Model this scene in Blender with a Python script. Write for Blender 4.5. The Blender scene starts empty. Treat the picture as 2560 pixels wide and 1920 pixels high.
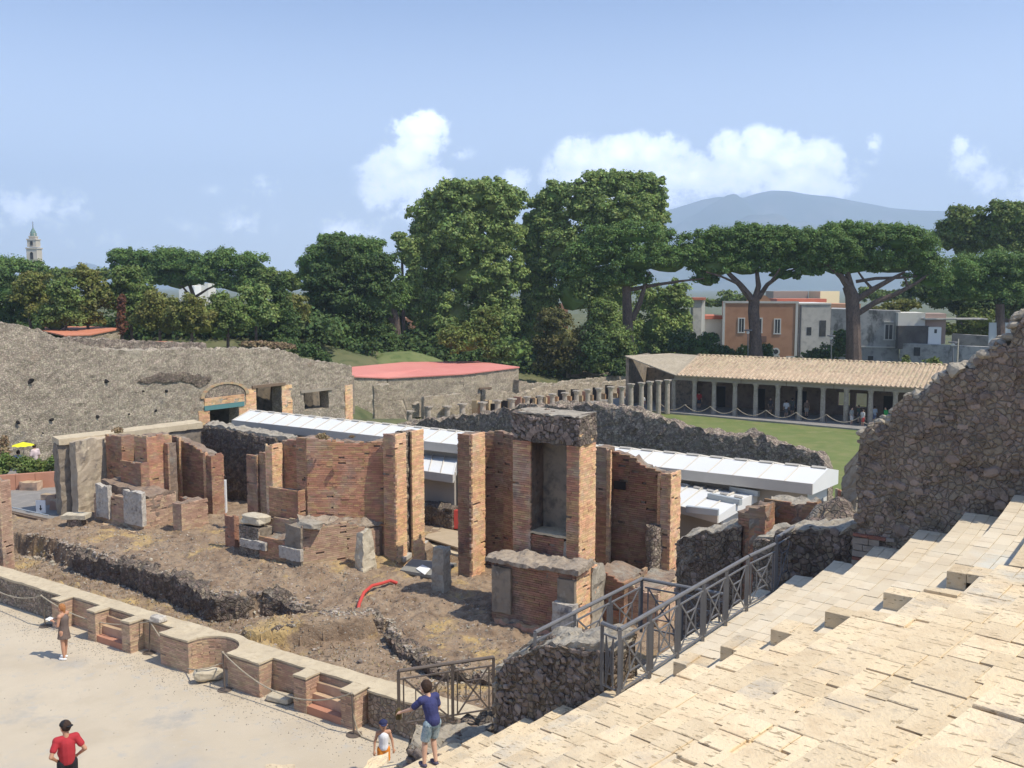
import bpy, math, random
import numpy as np
from mathutils import Vector, Matrix, Euler
random.seed(7); RNG = np.random.default_rng(7)
SC = bpy.context.scene
COL = SC.collection
# ------------------------------------------------------------------ camera
FPX, HORIZ, CAMZ = 2350.0, 715.0, 10.8          # focal length in photo pixels, horizon row, eye height
PITCH = math.atan((960 - HORIZ) / FPX); CP, SP = math.cos(PITCH), math.sin(PITCH)
cam = bpy.data.cameras.new('camera'); camo = bpy.data.objects.new('camera', cam); COL.objects.link(camo)
camo.location = (0, 0, CAMZ); camo.rotation_euler = (math.pi / 2 - PITCH, 0, 0)
cam.sensor_width = 36; cam.lens = 36 * FPX / 2560; cam.clip_start = 0.1; cam.clip_end = 60000
SC.camera = camo
SC.view_settings.view_transform = 'Standard'; SC.view_settings.look = 'None'
SC.view_settings.gamma = 1; SC.view_settings.use_curve_mapping = False; SC.view_settings.exposure = EXPOSURE = 0.18
SC.cycles.use_denoising = True
SC.cycles.max_bounces = 6; SC.cycles.diffuse_bounces = 3; SC.cycles.glossy_bounces = 2
SC.cycles.transparent_max_bounces = 6; SC.cycles.volume_bounces = 2; SC.cycles.caustics_reflective = False
# ------------------------------------------------------------------ sun and sky
SUN_EL = math.radians(57); SUN_DIR = Vector((0.91, -0.41)).normalized()
sd = Vector((SUN_DIR.x * math.cos(SUN_EL), SUN_DIR.y * math.cos(SUN_EL), math.sin(SUN_EL)))
sun = bpy.data.lights.new('sun', 'SUN'); sun.energy = 5.0; sun.angle = math.radians(0.5); sun.color = (1, .925, .79)
suno = bpy.data.objects.new('sun', sun); COL.objects.link(suno); suno.location = (20, -10, 40)
suno.rotation_euler = sd.to_track_quat('Z', 'Y').to_euler()
world = bpy.data.worlds.new('World'); SC.world = world; world.use_nodes = True
wn, wl = world.node_tree.nodes, world.node_tree.links
wn.clear()
w_out = wn.new('ShaderNodeOutputWorld'); w_bg = wn.new('ShaderNodeBackground'); w_bg.inputs[1].default_value = 0.117
sky = wn.new('ShaderNodeTexSky'); sky.sky_type = 'NISHITA'; sky.sun_disc = False
sky.sun_elevation = SUN_EL; sky.sun_rotation = math.atan2(sd.x, sd.y)
sky.air_density = 1.0; sky.dust_density = 1.6; sky.ozone_density = 2.2; sky.altitude = 30
def wmath(op, a, b=None, c=None):
    n = wn.new('ShaderNodeMath'); n.operation = op
    for i, v in enumerate((a, b, c)):
        if v is None: continue
        if isinstance(v, (int, float)): n.inputs[i].default_value = v
        else: wl.new(v, n.inputs[i])
    return n.outputs[0]
tc = wn.new('ShaderNodeTexCoord'); sep = wn.new('ShaderNodeSeparateXYZ'); wl.new(tc.outputs['Generated'], sep.inputs[0])
ys = wmath('MAXIMUM', sep.outputs[1], 0.05)
s_, t_ = wmath('DIVIDE', sep.outputs[0], ys), wmath('DIVIDE', sep.outputs[2], ys)
comb = wn.new('ShaderNodeCombineXYZ'); wl.new(s_, comb.inputs[0]); wl.new(t_, comb.inputs[1])
def wnoise(scale, detail, rough, off):
    m = wn.new('ShaderNodeMapping'); wl.new(comb.outputs[0], m.inputs[0]); m.inputs[1].default_value = off
    n = wn.new('ShaderNodeTexNoise'); wl.new(m.outputs[0], n.inputs[0])
    n.inputs['Scale'].default_value = scale; n.inputs['Detail'].default_value = detail; n.inputs['Roughness'].default_value = rough
    return n.outputs[0]
n_big, n_fine = wnoise(34, 9, .66, (3.1, 7.7, 0)), wnoise(75, 6, .6, (1.2, 4.4, 2))
def st(px, py):                                  # a cumulus is given by the direction it stands in
    v = (960 - py) / FPX
    d = CP + v * SP
    return (px - 1280) / FPX / d, (-SP + v * CP) / d
clouds = [  # x, y, rx, ry, density
 (1050,318,60,34,1),(1052,362,56,34,1),(1020,400,66,45,1),(980,432,72,45,.95),(1030,455,95,50,.85),(960,490,70,45,.6),(1040,520,110,45,.5),(1150,385,34,20,.35),
 (1288,455,38,34,.75),(1448,396,52,46,1),(1440,450,70,60,1),(1520,420,70,55,1),(1560,385,60,40,1),(1625,390,80,52,1),(1660,430,80,50,1),(1560,480,140,45,1),(1735,440,80,48,1),
 (1830,380,48,46,1),(1900,372,70,45,1),(1960,395,80,52,1),(1870,430,110,52,1),(2040,400,58,46,.95),(2000,445,120,50,.95),(2095,425,46,50,.7),(2090,470,60,30,.6),
 (2183,360,24,26,.4),(2178,404,18,14,.3),(2402,368,24,30,.6),(2425,410,50,44,.55),(2470,450,80,50,.42),(2560,480,90,60,.38),
 (60,520,170,55,.42),(180,515,60,36,.4),(660,466,44,30,.42),(530,478,30,20,.2),(610,560,90,46,.32),(860,574,90,40,.42),(480,560,120,40,.22),(700,380,200,30,.05),(200,600,260,40,.2)]
mask = None
for cx, cy, rx, ry, den in clouds:
    a, b = st(cx, cy); ra, rb = 1.18 * rx / FPX, 1.18 * ry / FPX
    dx = wmath('MULTIPLY', wmath('SUBTRACT', s_, a), 1 / ra); dy = wmath('MULTIPLY', wmath('SUBTRACT', t_, b), 1 / rb)
    r2 = wmath('ADD', wmath('MULTIPLY', dx, dx), wmath('MULTIPLY', dy, dy))
    f = wmath('MULTIPLY', wmath('MAXIMUM', wmath('SUBTRACT', 1.35, wmath('SQRT', r2)), 0), den)
    mask = f if mask is None else wmath('MAXIMUM', mask, f)
raw = wmath('ADD', mask, wmath('MULTIPLY', wmath('SUBTRACT', n_big, .5), 1.9))
raw = wmath('ADD', raw, wmath('MULTIPLY', wmath('SUBTRACT', n_fine, .5), 1.1))
gate = wn.new('ShaderNodeMapRange'); gate.interpolation_type = 'SMOOTHSTEP'; wl.new(mask, gate.inputs[0]); gate.inputs[1].default_value = .0; gate.inputs[2].default_value = .5
sm = wn.new('ShaderNodeMapRange'); sm.interpolation_type = 'SMOOTHSTEP'; wl.new(raw, sm.inputs[0]); sm.inputs[1].default_value = .12; sm.inputs[2].default_value = .58
front = wmath('GREATER_THAN', sep.outputs[1], 0.05)
cmask = wmath('MULTIPLY', wmath('MULTIPLY', sm.outputs[0], gate.outputs[0]), front)
shade = wn.new('ShaderNodeMapRange'); wl.new(raw, shade.inputs[0]); shade.inputs[1].default_value = .4; shade.inputs[2].default_value = 1.5
ccol = wn.new('ShaderNodeMix'); ccol.data_type = 'RGBA'; wl.new(shade.outputs[0], ccol.inputs[0])
ccol.inputs[6].default_value = (15.5, 16.6, 19., 1); ccol.inputs[7].default_value = (27, 27, 27.5, 1)
veil = wn.new('ShaderNodeMapRange'); veil.interpolation_type = 'SMOOTHSTEP'; wl.new(sep.outputs[2], veil.inputs[0]); veil.inputs[1].default_value = .36; veil.inputs[2].default_value = -.02
tint = wn.new('ShaderNodeMix'); tint.data_type = 'RGBA'; wl.new(wmath('MULTIPLY', veil.outputs[0], .7), tint.inputs[0]); sky2 = wn.new('ShaderNodeMix'); sky2.data_type = 'RGBA'; sky2.blend_type = 'MULTIPLY'; sky2.inputs[0].default_value = 1; wl.new(sky.outputs[0], sky2.inputs[6]); sky2.inputs[7].default_value = (.67, .85, 1.12, 1); wl.new(sky2.outputs[2], tint.inputs[6]); tint.inputs[7].default_value = (12., 13.1, 15.2, 1)
mixc = wn.new('ShaderNodeMix'); mixc.data_type = 'RGBA'; wl.new(cmask, mixc.inputs[0]); wl.new(tint.outputs[2], mixc.inputs[6]); wl.new(ccol.outputs[2], mixc.inputs[7])
wl.new(mixc.outputs[2], w_bg.inputs[0]); wl.new(w_bg.outputs[0], w_out.inputs[0])
# ------------------------------------------------------------------ where a sight line of the survey meets a surface
US, VS = np.array((.8387, -.5446)), np.array((.5446, .8387))          # stage building: along the stage, away from the seats
UC, VC = np.array((.799, -.602)), np.array((.602, .799)); OC = np.array((1.6, 13.8))   # seating: up the rows, along the rows
def ray(px, py):
    v = (960 - py) / FPX
    return np.array(((px - 1280) / FPX, CP + v * SP, -SP + v * CP))
def P(px, py, z):
    r = ray(px, py); t = (z - CAMZ) / r[2]
    return np.array((r[0] * t, r[1] * t, z))
def at(px, py, Y):
    r = ray(px, py); t = Y / r[1]
    return np.array((r[0] * t, Y, CAMZ + r[2] * t))
def ZT(x, y, py):
    v = (960 - py) / FPX
    return CAMZ + (v * y * CP - y * SP) / (CP + v * SP)
def SP_(u, v, z=0.): p = u * US + v * VS; return np.array((p[0], p[1], z))
def CS(u, v, z=0.): p = OC + u * UC + v * VC; return np.array((p[0], p[1], z))
def PV(px, py, v):                                # sight line meets the vertical plane v = const of the stage frame -> u, z
    r = ray(px, py); t = v / (r[0] * VS[0] + r[1] * VS[1])
    return (r[0] * US[0] + r[1] * US[1]) * t, CAMZ + r[2] * t
def PU(px, py, u):
    r = ray(px, py); t = u / (r[0] * US[0] + r[1] * US[1])
    return (r[0] * VS[0] + r[1] * VS[1]) * t, CAMZ + r[2] * t
def PC(px, py, v):                                # the same for the seating frame
    r = ray(px, py); t = (v + OC @ VC) / (r[:2] @ VC); p = r * t
    return (p[:2] - OC) @ UC, CAMZ + p[2]
# ------------------------------------------------------------------ noise
def _h(i, j, k, s):
    n = (i.astype(np.int64) * 73856093) ^ (j.astype(np.int64) * 19349663) ^ (k.astype(np.int64) * 83492791) ^ (s * 2654435761)
    n = (n ^ (n >> 13)) * 1274126177; n = n & 0x7fffffff; n = (n ^ (n >> 15)) * 668265263; n &= 0x7fffffff
    return (n & 0xffff) / 65535.0
def vn(p, s=0):
    p = np.asarray(p, float); f = np.floor(p); w = p - f; w = w * w * (3 - 2 * w); i, j, k = f[:, 0], f[:, 1], f[:, 2]; o = 0
    for a in (0, 1):
        for b in (0, 1):
            for c in (0, 1):
                o = o + _h(i + a, j + b, k + c, s) * (w[:, 0] if a else 1 - w[:, 0]) * (w[:, 1] if b else 1 - w[:, 1]) * (w[:, 2] if c else 1 - w[:, 2])
    return o * 2 - 1
def fbm(p, oct=3, s=0, g=.5):
    p = np.asarray(p, float); o = 0; a = 1
    for k in range(oct): o = o + a * vn(p * 2 ** k, s + k); a *= g
    return o
# ------------------------------------------------------------------ mesh helpers
class MB:
    def __init__(s): s.v = []; s.q = []; s.t = []; s.n = 0; s.w = []
    def add(s, v, q=None, t=None, w=None):
        v = np.asarray(v, float).reshape(-1, 3)
        if q is not None and len(q): s.q.append(np.asarray(q, np.int64).reshape(-1, 4) + s.n)
        if t is not None and len(t): s.t.append(np.asarray(t, np.int64).reshape(-1, 3) + s.n)
        s.v.append(v); s.w.append(np.zeros(len(v)) if w is None else np.asarray(w, float)); s.n += len(v); return s
    def verts(s): return np.concatenate(s.v) if s.v else np.zeros((0, 3))
    def mesh(s, name, org=(0, 0, 0), smooth=False):
        me = bpy.data.meshes.new(name); v = s.verts() - np.asarray(org, float)
        q = np.concatenate(s.q) if s.q else np.zeros((0, 4), np.int64); t = np.concatenate(s.t) if s.t else np.zeros((0, 3), np.int64)
        me.vertices.add(len(v)); me.vertices.foreach_set('co', v.ravel())
        loops = np.concatenate((q.ravel(), t.ravel())); me.loops.add(len(loops)); me.loops.foreach_set('vertex_index', loops)
        st_ = np.concatenate((np.arange(len(q)) * 4, len(q) * 4 + np.arange(len(t)) * 3)); me.polygons.add(len(st_))
        me.polygons.foreach_set('loop_start', st_)
        me.update(calc_edges=True)
        me.polygons.foreach_set('use_smooth', np.full(len(st_), bool(smooth)))
        return me
    def box(s, c, d, rot=0.):                     # centre, size, turn about z
        c = np.asarray(c, float); dx, dy, dz = np.asarray(d, float) / 2
        k = np.array([(-dx, -dy, -dz), (dx, -dy, -dz), (dx, dy, -dz), (-dx, dy, -dz), (-dx, -dy, dz), (dx, -dy, dz), (dx, dy, dz), (-dx, dy, dz)])
        cr, sr = math.cos(rot), math.sin(rot); k[:, :2] = k[:, :2] @ np.array(((cr, sr), (-sr, cr)))
        return s.add(k + c, BOXQ)
    def hexa(s, q, z0, z1):                       # four ground points, one or four heights below and above
        q = np.asarray(q, float)[:, :2]; z0 = np.broadcast_to(z0, 4); z1 = np.broadcast_to(z1, 4)
        return s.add(np.concatenate((np.column_stack((q, z0)), np.column_stack((q, z1)))), BOXQ)
    def tube(s, pts, r, n=8, caps=True):
        pts = np.asarray(pts, float); r = np.broadcast_to(r, len(pts)).astype(float); m = len(pts); vs = []
        for i in range(m):
            d = pts[min(i + 1, m - 1)] - pts[max(i - 1, 0)]; d = d / (np.linalg.norm(d) + 1e-9)
            a = np.cross(d, (0, 0, 1.)) if abs(d[2]) < .95 else np.cross(d, (1., 0, 0)); a /= np.linalg.norm(a); b = np.cross(a, d)
            th = np.arange(n) * 2 * math.pi / n
            vs.append(pts[i] + r[i] * (np.outer(np.cos(th), a) + np.outer(np.sin(th), b)))
        q = [(i * n + j, i * n + (j + 1) % n, (i + 1) * n + (j + 1) % n, (i + 1) * n + j) for i in range(m - 1) for j in range(n)]; t = []
        if caps:
            vs.append(pts[[0, -1]])
            t = [(m * n, (j + 1) % n, j) for j in range(n)] + [(m * n + 1, (m - 1) * n + j, (m - 1) * n + (j + 1) % n) for j in range(n)]
        return s.add(np.concatenate(vs), q, t)
    def bar(s, a, b, w, h=None):                  # square bar from a to b
        a, b = np.asarray(a, float), np.asarray(b, float); h = h or w; d = b - a; L = np.linalg.norm(d); d /= L
        x = np.cross(d, (0, 0, 1.)) if abs(d[2]) < .95 else np.array((1., 0, 0)) - d * d[0]; x /= np.linalg.norm(x); y = np.cross(x, d)
        k = [p + sx * x * w / 2 + sy * y * h / 2 for p in (a, b) for sx, sy in ((-1, -1), (1, -1), (1, 1), (-1, 1))]
        return s.add(k, BOXQ)
    def ball(s, c, r, n=10, m=7):
        c = np.asarray(c, float); r = np.broadcast_to(r, 3); th = np.linspace(0, math.pi, m + 1)[1:-1]; ph = np.arange(n) * 2 * math.pi / n
        v = [c + r * np.array((math.sin(a) * math.cos(b), math.sin(a) * math.sin(b), math.cos(a))) for a in th for b in ph]
        v += [c + r * np.array((0, 0, 1)), c - r * np.array((0, 0, 1))]; k = len(th)
        q = [(i * n + j, (i + 1) * n + j, (i + 1) * n + (j + 1) % n, i * n + (j + 1) % n) for i in range(k - 1) for j in range(n)]
        t = [(k * n, j, (j + 1) % n) for j in range(n)] + [(k * n + 1, (k - 1) * n + (j + 1) % n, (k - 1) * n + j) for j in range(n)]
        return s.add(v, q, t)
BOXQ = [(0, 3, 2, 1), (4, 5, 6, 7), (0, 1, 5, 4), (1, 2, 6, 5), (2, 3, 7, 6), (3, 0, 4, 7)]
def obj(name, m, mat, parent=None, org=None, smooth=False):
    """one mesh object; its origin stands at org (top level: the foot of the thing; a child: in its parent's place)"""
    if isinstance(m, MB):
        if org is None: org = tuple(WORLD[parent.name]) if parent else foot(m.verts())
        me = m.mesh(name, org, smooth)
    else: me = m
    o = bpy.data.objects.new(name, me); COL.objects.link(o)
    if mat is not None and not me.materials: me.materials.append(mat)
    if parent is not None:
        o.parent = parent
        o.location = Vector(org) - Vector(WORLD[parent.name]) if org is not None else (0, 0, 0)
    else: o.location = org if org is not None else (0, 0, 0)
    WORLD[o.name] = org if org is not None else (0, 0, 0)
    return o
WORLD = {}
def foot(v): return (float(v[:, 0].mean()), float(v[:, 1].mean()), float(v[:, 2].min()))
def empty(name, loc):
    o = bpy.data.objects.new(name, None); COL.objects.link(o); o.location = tuple(map(float, loc)); WORLD[o.name] = tuple(map(float, loc)); return o
def tag(o, label=None, cat=None, group=None, kind=None):
    if label: o['label'] = label
    if cat: o['category'] = cat
    if group: o['group'] = group
    if kind: o['kind'] = kind
    return o
def thing(name, loc, label, cat, group=None): return tag(empty(name, loc), label, cat, group)
def copy_tree(root, loc, label, rotz=0., scale=None):
    r = root.copy(); COL.objects.link(r); r.location = tuple(map(float, loc)); r.rotation_euler = (0, 0, rotz)
    if scale is not None: r.scale = scale
    if label: r['label'] = label
    for ch in list(root.children):
        c = ch.copy(); COL.objects.link(c); c.parent = r
        for g in ch.children:
            d = g.copy(); COL.objects.link(d); d.parent = c
    return r
# ------------------------------------------------------------------ a ruined masonry block: subdivided, weathered
def grid(a, b, c, d, nu, nv):                     # bilinear patch a-b-c-d
    u, v = np.meshgrid(np.linspace(0, 1, nu + 1), np.linspace(0, 1, nv + 1), indexing='ij'); u = u.ravel()[:, None]; v = v.ravel()[:, None]
    p = (1 - u) * (1 - v) * a + u * (1 - v) * b + u * v * c + (1 - u) * v * d
    i, j = np.meshgrid(np.arange(nu), np.arange(nv), indexing='ij'); k = (i * (nv + 1) + j).ravel()
    return p, np.column_stack((k, k + nv + 1, k + nv + 2, k + 1)), v.ravel()
def block(m, q, z0, z1, res=.12, amp=.03, jag=.06, freq=5., seed=0):
    """q: four ground points (a,b,c,d) running counter-clockwise seen from above; rough sides, ragged top"""
    q = np.asarray(q, float)[:, :2]; z0 = np.broadcast_to(z0, 4).astype(float); z1 = np.broadcast_to(z1, 4).astype(float)
    B = np.column_stack((q, z0)); T = np.column_stack((q, z1)); P_, Q_, W_ = [], [], []; n = 0
    for i in range(4):
        j = (i + 1) % 4
        nu = max(1, int(np.linalg.norm(q[j] - q[i]) / res)); nv = max(1, int(max(z1[i] - z0[i], z1[j] - z0[j]) / res))
        p, f, w = grid(B[i], B[j], T[j], T[i], nu, nv); P_.append(p); Q_.append(f + n); W_.append(w); n += len(p)
    nu = max(1, int(np.linalg.norm(q[1] - q[0]) / res)); nv = max(1, int(np.linalg.norm(q[2] - q[1]) / res))
    p, f, w = grid(T[0], T[1], T[2], T[3], nu, nv); P_.append(p); Q_.append(f + n); W_.append(w * 0 + 1)
    p = np.concatenate(P_); w = np.concatenate(W_)
    rough(p, w, amp, jag, freq, seed); m.add(p, np.concatenate(Q_)); return m
def rough(p, w, amp, jag, freq, seed):
    if amp:
        r = p.copy()
        for ax in range(3): p[:, ax] += amp * (fbm(r * freq, 2, seed + 11 * ax) + .6 * vn(r * freq * 3.1, seed + 5 + ax))
    if jag:
        g = np.column_stack((p[:, 0] * 2.1, p[:, 1] * 2.1, p[:, 0] * 0))
        p[:, 2] += jag * np.clip((w - .6) * 2.5, 0, 1) * (fbm(g, 3, seed + 3) + .5 * np.sign(vn(g * 2.3, seed + 9)))
def bricks(m, a, b, z0, za, zb, h=.068, w=.27, gap=.010, out=.008, jag=.08, seed=0, miss=.02):
    """courses of single bricks laid on the face from a to b (outside on the right hand side going a to b)"""
    a, b = np.asarray(a, float)[:2], np.asarray(b, float)[:2]; L = float(np.linalg.norm(b - a))
    if L < .05: return None
    d = (b - a) / L; nrm = np.array((d[1], -d[0])); rs = np.random.default_rng(seed + int(abs(a[0] * 997 + b[1] * 131)) % 100000)
    nz = int((max(za, zb) + jag - z0) / h); S0, S1, Z, D = [], [], [], []
    for k in range(nz):
        z = z0 + k * h; s = -rs.random() * w
        while s < L:
            e = s + w * rs.uniform(.6, 1.25); s0, s1 = max(s, -.015 * rs.random()), min(e - gap * .4, L + .02 * rs.random()); s = e
            if s1 - s0 < .03: continue
            mid = (s0 + s1) / 2; top = za + (zb - za) * mid / L + jag * (math.sin(mid * 5.1 + seed) * .5 + rs.uniform(-.5, .5))
            if z + h * .6 > top or rs.random() < miss: continue
            S0.append(s0); S1.append(s1); Z.append(z); D.append(out * rs.uniform(.3, 1.6) + (.015 if rs.random() < .04 else 0))
    if not S0: return None
    S0, S1, Z, D = map(np.array, (S0, S1, Z, D)); n = len(S0); Z1 = Z + h - gap
    def pt(s, z, o): return np.column_stack((a[0] + d[0] * s + nrm[0] * o, a[1] + d[1] * s + nrm[1] * o, z))
    k = np.stack((pt(S0, Z, D * 0 - .07), pt(S1, Z, D * 0 - .07), pt(S1, Z1, D * 0 - .07), pt(S0, Z1, D * 0 - .07), pt(S0, Z, D), pt(S1, Z, D), pt(S1, Z1, D), pt(S0, Z1, D)), 1).reshape(-1, 3)
    f = np.array([(4, 5, 6, 7), (0, 1, 5, 4), (2, 3, 7, 6), (1, 2, 6, 5), (3, 0, 4, 7)])
    if m is None: return k.reshape(-1, 8, 3)
    m.add(k, (np.arange(n)[:, None, None] * 8 + f[None]).reshape(-1, 4))

BRICKF = np.array([(4, 5, 6, 7), (0, 1, 5, 4), (2, 3, 7, 6), (1, 2, 6, 5), (3, 0, 4, 7)])
brick_unit = {}
def lay_bricks(root, batches, most=300):
    """batches: (bricks (n,8,3), material, part name); the bricks that show largest are parts, the rest one part to each material"""
    K = np.concatenate([b[0] for b in batches]); idx = np.concatenate([np.full(len(b[0]), i) for i, b in enumerate(batches)])
    d = np.linalg.norm(K[:, 4] - (0, 0, CAMZ), axis=1); nr = np.cross(K[:, 5] - K[:, 4], K[:, 7] - K[:, 4]); see = ((np.array((0, 0, CAMZ)) - K[:, 4]) * nr).sum(1) / d
    size = np.where(see > 0, see / d ** 2, 0); pick = np.zeros(len(K), bool); pick[np.argsort(-size)[:most]] = True; pick &= size > 0
    for i, (b, mt, part) in enumerate(batches):
        for k in K[(idx == i) & pick]:
            if mt.name not in brick_unit:
                m = MB(); m.add([(0, 1, 0), (1, 1, 0), (1, 1, 1), (0, 1, 1), (0, 0, 0), (1, 0, 0), (1, 0, 1), (0, 0, 1)], BRICKF); me = m.mesh('brick'); me.materials.append(mt); brick_unit[mt.name] = me
            o = bpy.data.objects.new('brick', brick_unit[mt.name]); COL.objects.link(o); o.parent = root; ex, ey, ez = k[5] - k[4], k[0] - k[4], k[7] - k[4]; p = k[4] - np.asarray(WORLD[root.name])
            o.matrix_local = Matrix(((ex[0], ey[0], ez[0], p[0]), (ex[1], ey[1], ez[1], p[1]), (ex[2], ey[2], ez[2], p[2]), (0, 0, 0, 1)))
    for mt, part in sorted({(b[1].name, b[2]) for b in batches}):
        m = MB()
        for i, b in enumerate(batches):
            if (b[1].name, b[2]) == (mt, part):
                r = K[(idx == i) & ~pick]
                if len(r): m.add(r.reshape(-1, 3), (np.arange(len(r))[:, None, None] * 8 + BRICKF[None]).reshape(-1, 4))
        if m.n: tag(obj(part, m, bpy.data.materials[mt], root), kind='stuff')
# ------------------------------------------------------------------ materials
MATS = {}
def mat(name, c, c2=None, ns=1., c3=None, rough=.9, bump=0., bscale=25., island=0., hue=0., vor=None, patch=(), spots=None, metal=0., sub=0., stretch=None, spec=.3, objrand=0.):
    if name in MATS: return MATS[name]
    m = bpy.data.materials.new(name); m.use_nodes = True; N, L = m.node_tree.nodes, m.node_tree.links
    bs = N['Principled BSDF']; bs.inputs['Roughness'].default_value = rough; bs.inputs['Metallic'].default_value = metal
    bs.inputs['Specular IOR Level'].default_value = spec
    geo = N.new('ShaderNodeNewGeometry'); pos = geo.outputs['Position']
    def vec(st_):
        if st_ is None: return pos
        k = N.new('ShaderNodeMapping'); L.new(pos, k.inputs[0])
        if len(st_) == 4:
            k.vector_type = 'TEXTURE'; k.inputs[2].default_value = (0, 0, -st_[3]); k.inputs[3].default_value = tuple(1 / a for a in st_[:3]); return k.outputs[0]
        k.inputs[3].default_value = st_[:3]; return k.outputs[0]
    def noise(scale, det=3., ro=.55, st_=None, off=0.):
        n = N.new('ShaderNodeTexNoise'); v = vec(st_)
        if off:
            k = N.new('ShaderNodeVectorMath'); k.operation = 'ADD'; L.new(v, k.inputs[0]); k.inputs[1].default_value = (off, off * 1.7, off * .6); v = k.outputs[0]
        L.new(v, n.inputs[0])
        n.inputs['Scale'].default_value = scale; n.inputs['Detail'].default_value = det; n.inputs['Roughness'].default_value = ro; return n.outputs[0]
    def rng(v, a, b, lo=0., hi=1.):
        r = N.new('ShaderNodeMapRange'); r.interpolation_type = 'SMOOTHSTEP'; L.new(v, r.inputs[0])
        for i, x in enumerate((a, b, lo, hi)): r.inputs[i + 1].default_value = x
        return r.outputs[0]
    def mix(f, a, b, mode='MIX'):
        x = N.new('ShaderNodeMix'); x.data_type = 'RGBA'; x.blend_type = mode
        if isinstance(f, float): x.inputs[0].default_value = f
        else: L.new(f, x.inputs[0])
        for i, y in ((6, a), (7, b)):
            if isinstance(y, tuple): x.inputs[i].default_value = (*y[:3], 1)
            else: L.new(y, x.inputs[i])
        return x.outputs[2]
    col = c
    if c2 is not None: col = mix(rng(noise(ns, 5, .62, stretch), .34, .66), c, c2)
    if c3 is not None: col = mix(rng(noise(ns * 3.3, 4, .6, stretch, 7.), .45, .72), col, c3)
    hgt = None
    if vor:
        sc, dark, amt = vor[:3]
        a = N.new('ShaderNodeTexVoronoi'); a.inputs['Scale'].default_value = sc; L.new(vec(vor[3] if len(vor) > 3 else None), a.inputs[0])
        e = N.new('ShaderNodeTexVoronoi'); e.feature = 'DISTANCE_TO_EDGE'; e.inputs['Scale'].default_value = sc; L.new(vec(vor[3] if len(vor) > 3 else None), e.inputs[0])
        bw = N.new('ShaderNodeSeparateColor'); L.new(a.outputs['Color'], bw.inputs[0])
        v = N.new('ShaderNodeHueSaturation')
        if isinstance(col, tuple): v.inputs['Color'].default_value = (*col, 1)
        else: L.new(col, v.inputs['Color'])
        L.new(rng(bw.outputs[0], 0, 1, 1 - amt, 1 + amt), v.inputs['Value']); L.new(rng(bw.outputs[1], 0, 1, .485, .515), v.inputs['Hue'])
        hgt = rng(e.outputs['Distance'], 0, .16)
        col = mix(rng(e.outputs['Distance'], .0, .07, 1, 0), v.outputs[0], dark)
    for pc, psc, lo, hi, *r in patch:
        col = mix(rng(noise(psc, 6, .68, r[0] if r else None, 3.3 + psc), lo, hi), col, pc)
    if island or hue:
        v = N.new('ShaderNodeHueSaturation')
        if isinstance(col, tuple): v.inputs['Color'].default_value = (*col, 1)
        else: L.new(col, v.inputs['Color'])
        r = geo.outputs['Random Per Island']; L.new(rng(r, 0, 1, 1 - island, 1 + island), v.inputs['Value'])
        q = N.new('ShaderNodeMath'); q.operation = 'FRACT'; w = N.new('ShaderNodeMath'); w.operation = 'MULTIPLY'; L.new(r, w.inputs[0]); w.inputs[1].default_value = 17.3; L.new(w.outputs[0], q.inputs[0])
        L.new(rng(q.outputs[0], 0, 1, .5 - hue, .5 + hue), v.inputs['Hue']); col = v.outputs[0]
    if objrand:
        oi = N.new('ShaderNodeObjectInfo'); v = N.new('ShaderNodeHueSaturation'); L.new(rng(oi.outputs['Random'], 0, 1, 1 - objrand, 1 + objrand), v.inputs['Value'])
        if isinstance(col, tuple): v.inputs['Color'].default_value = (*col, 1)
        else: L.new(col, v.inputs['Color'])
        col = v.outputs[0]
    if spots:
        sc, lo, hi, scol, *r = spots
        sp = rng(noise(sc, 2, .5, r[0] if r else None, 1.9), lo, hi); col = mix(sp, col, scol)
    if isinstance(col, tuple): bs.inputs['Base Color'].default_value = (*col, 1)
    else: L.new(col, bs.inputs['Base Color'])
    if bump:
        b = N.new('ShaderNodeBump'); b.inputs['Strength'].default_value = min(1., bump); b.inputs['Distance'].default_value = .03 * max(1, bump)
        h = noise(bscale, 4, .65)
        if hgt is not None:
            k = N.new('ShaderNodeMath'); k.operation = 'MULTIPLY_ADD'; L.new(hgt, k.inputs[0]); k.inputs[1].default_value = .55; L.new(h, k.inputs[2]); h = k.outputs[0]
        if spots:
            k = N.new('ShaderNodeMath'); k.operation = 'MULTIPLY_ADD'; L.new(sp, k.inputs[0]); k.inputs[1].default_value = -1.; L.new(h, k.inputs[2]); h = k.outputs[0]
        L.new(h, b.inputs['Height']); L.new(b.outputs[0], bs.inputs['Normal'])
    if sub:
        tr = N.new('ShaderNodeBsdfTranslucent'); ad = N.new('ShaderNodeMixShader'); ad.inputs[0].default_value = sub
        if isinstance(col, tuple): tr.inputs[0].default_value = (*col, 1)
        else: L.new(col, tr.inputs[0])
        L.new(bs.outputs[0], ad.inputs[1]); L.new(tr.outputs[0], ad.inputs[2]); L.new(ad.outputs[0], N['Material Output'].inputs[0])
    MATS[name] = m; return m
th_s = math.atan2(US[1], US[0])
M_brick = mat('roman_brick', (0.532, 0.285, 0.153), (0.601, 0.360, 0.203), .6, (0.453, 0.240, 0.139), island=.17, objrand=.12, hue=.016, bump=.5, bscale=40,
              patch=(((.48, .375, .27), .5, .44, .68), ((.29, .205, .155), 1.1, .56, .78)))
M_brick_red_shade = mat('red_shaded_brick', (0.369, 0.190, 0.111), (0.431, 0.259, 0.152), .6, (0.287, 0.161, 0.101), island=.16, objrand=.12, hue=.014, bump=.5, bscale=40,
              patch=(((.36, .27, .195), .45, .46, .72), ((.175, .115, .09), .9, .52, .74)))  # darker copy of the brick, shade of front faces put into its colour
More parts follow.
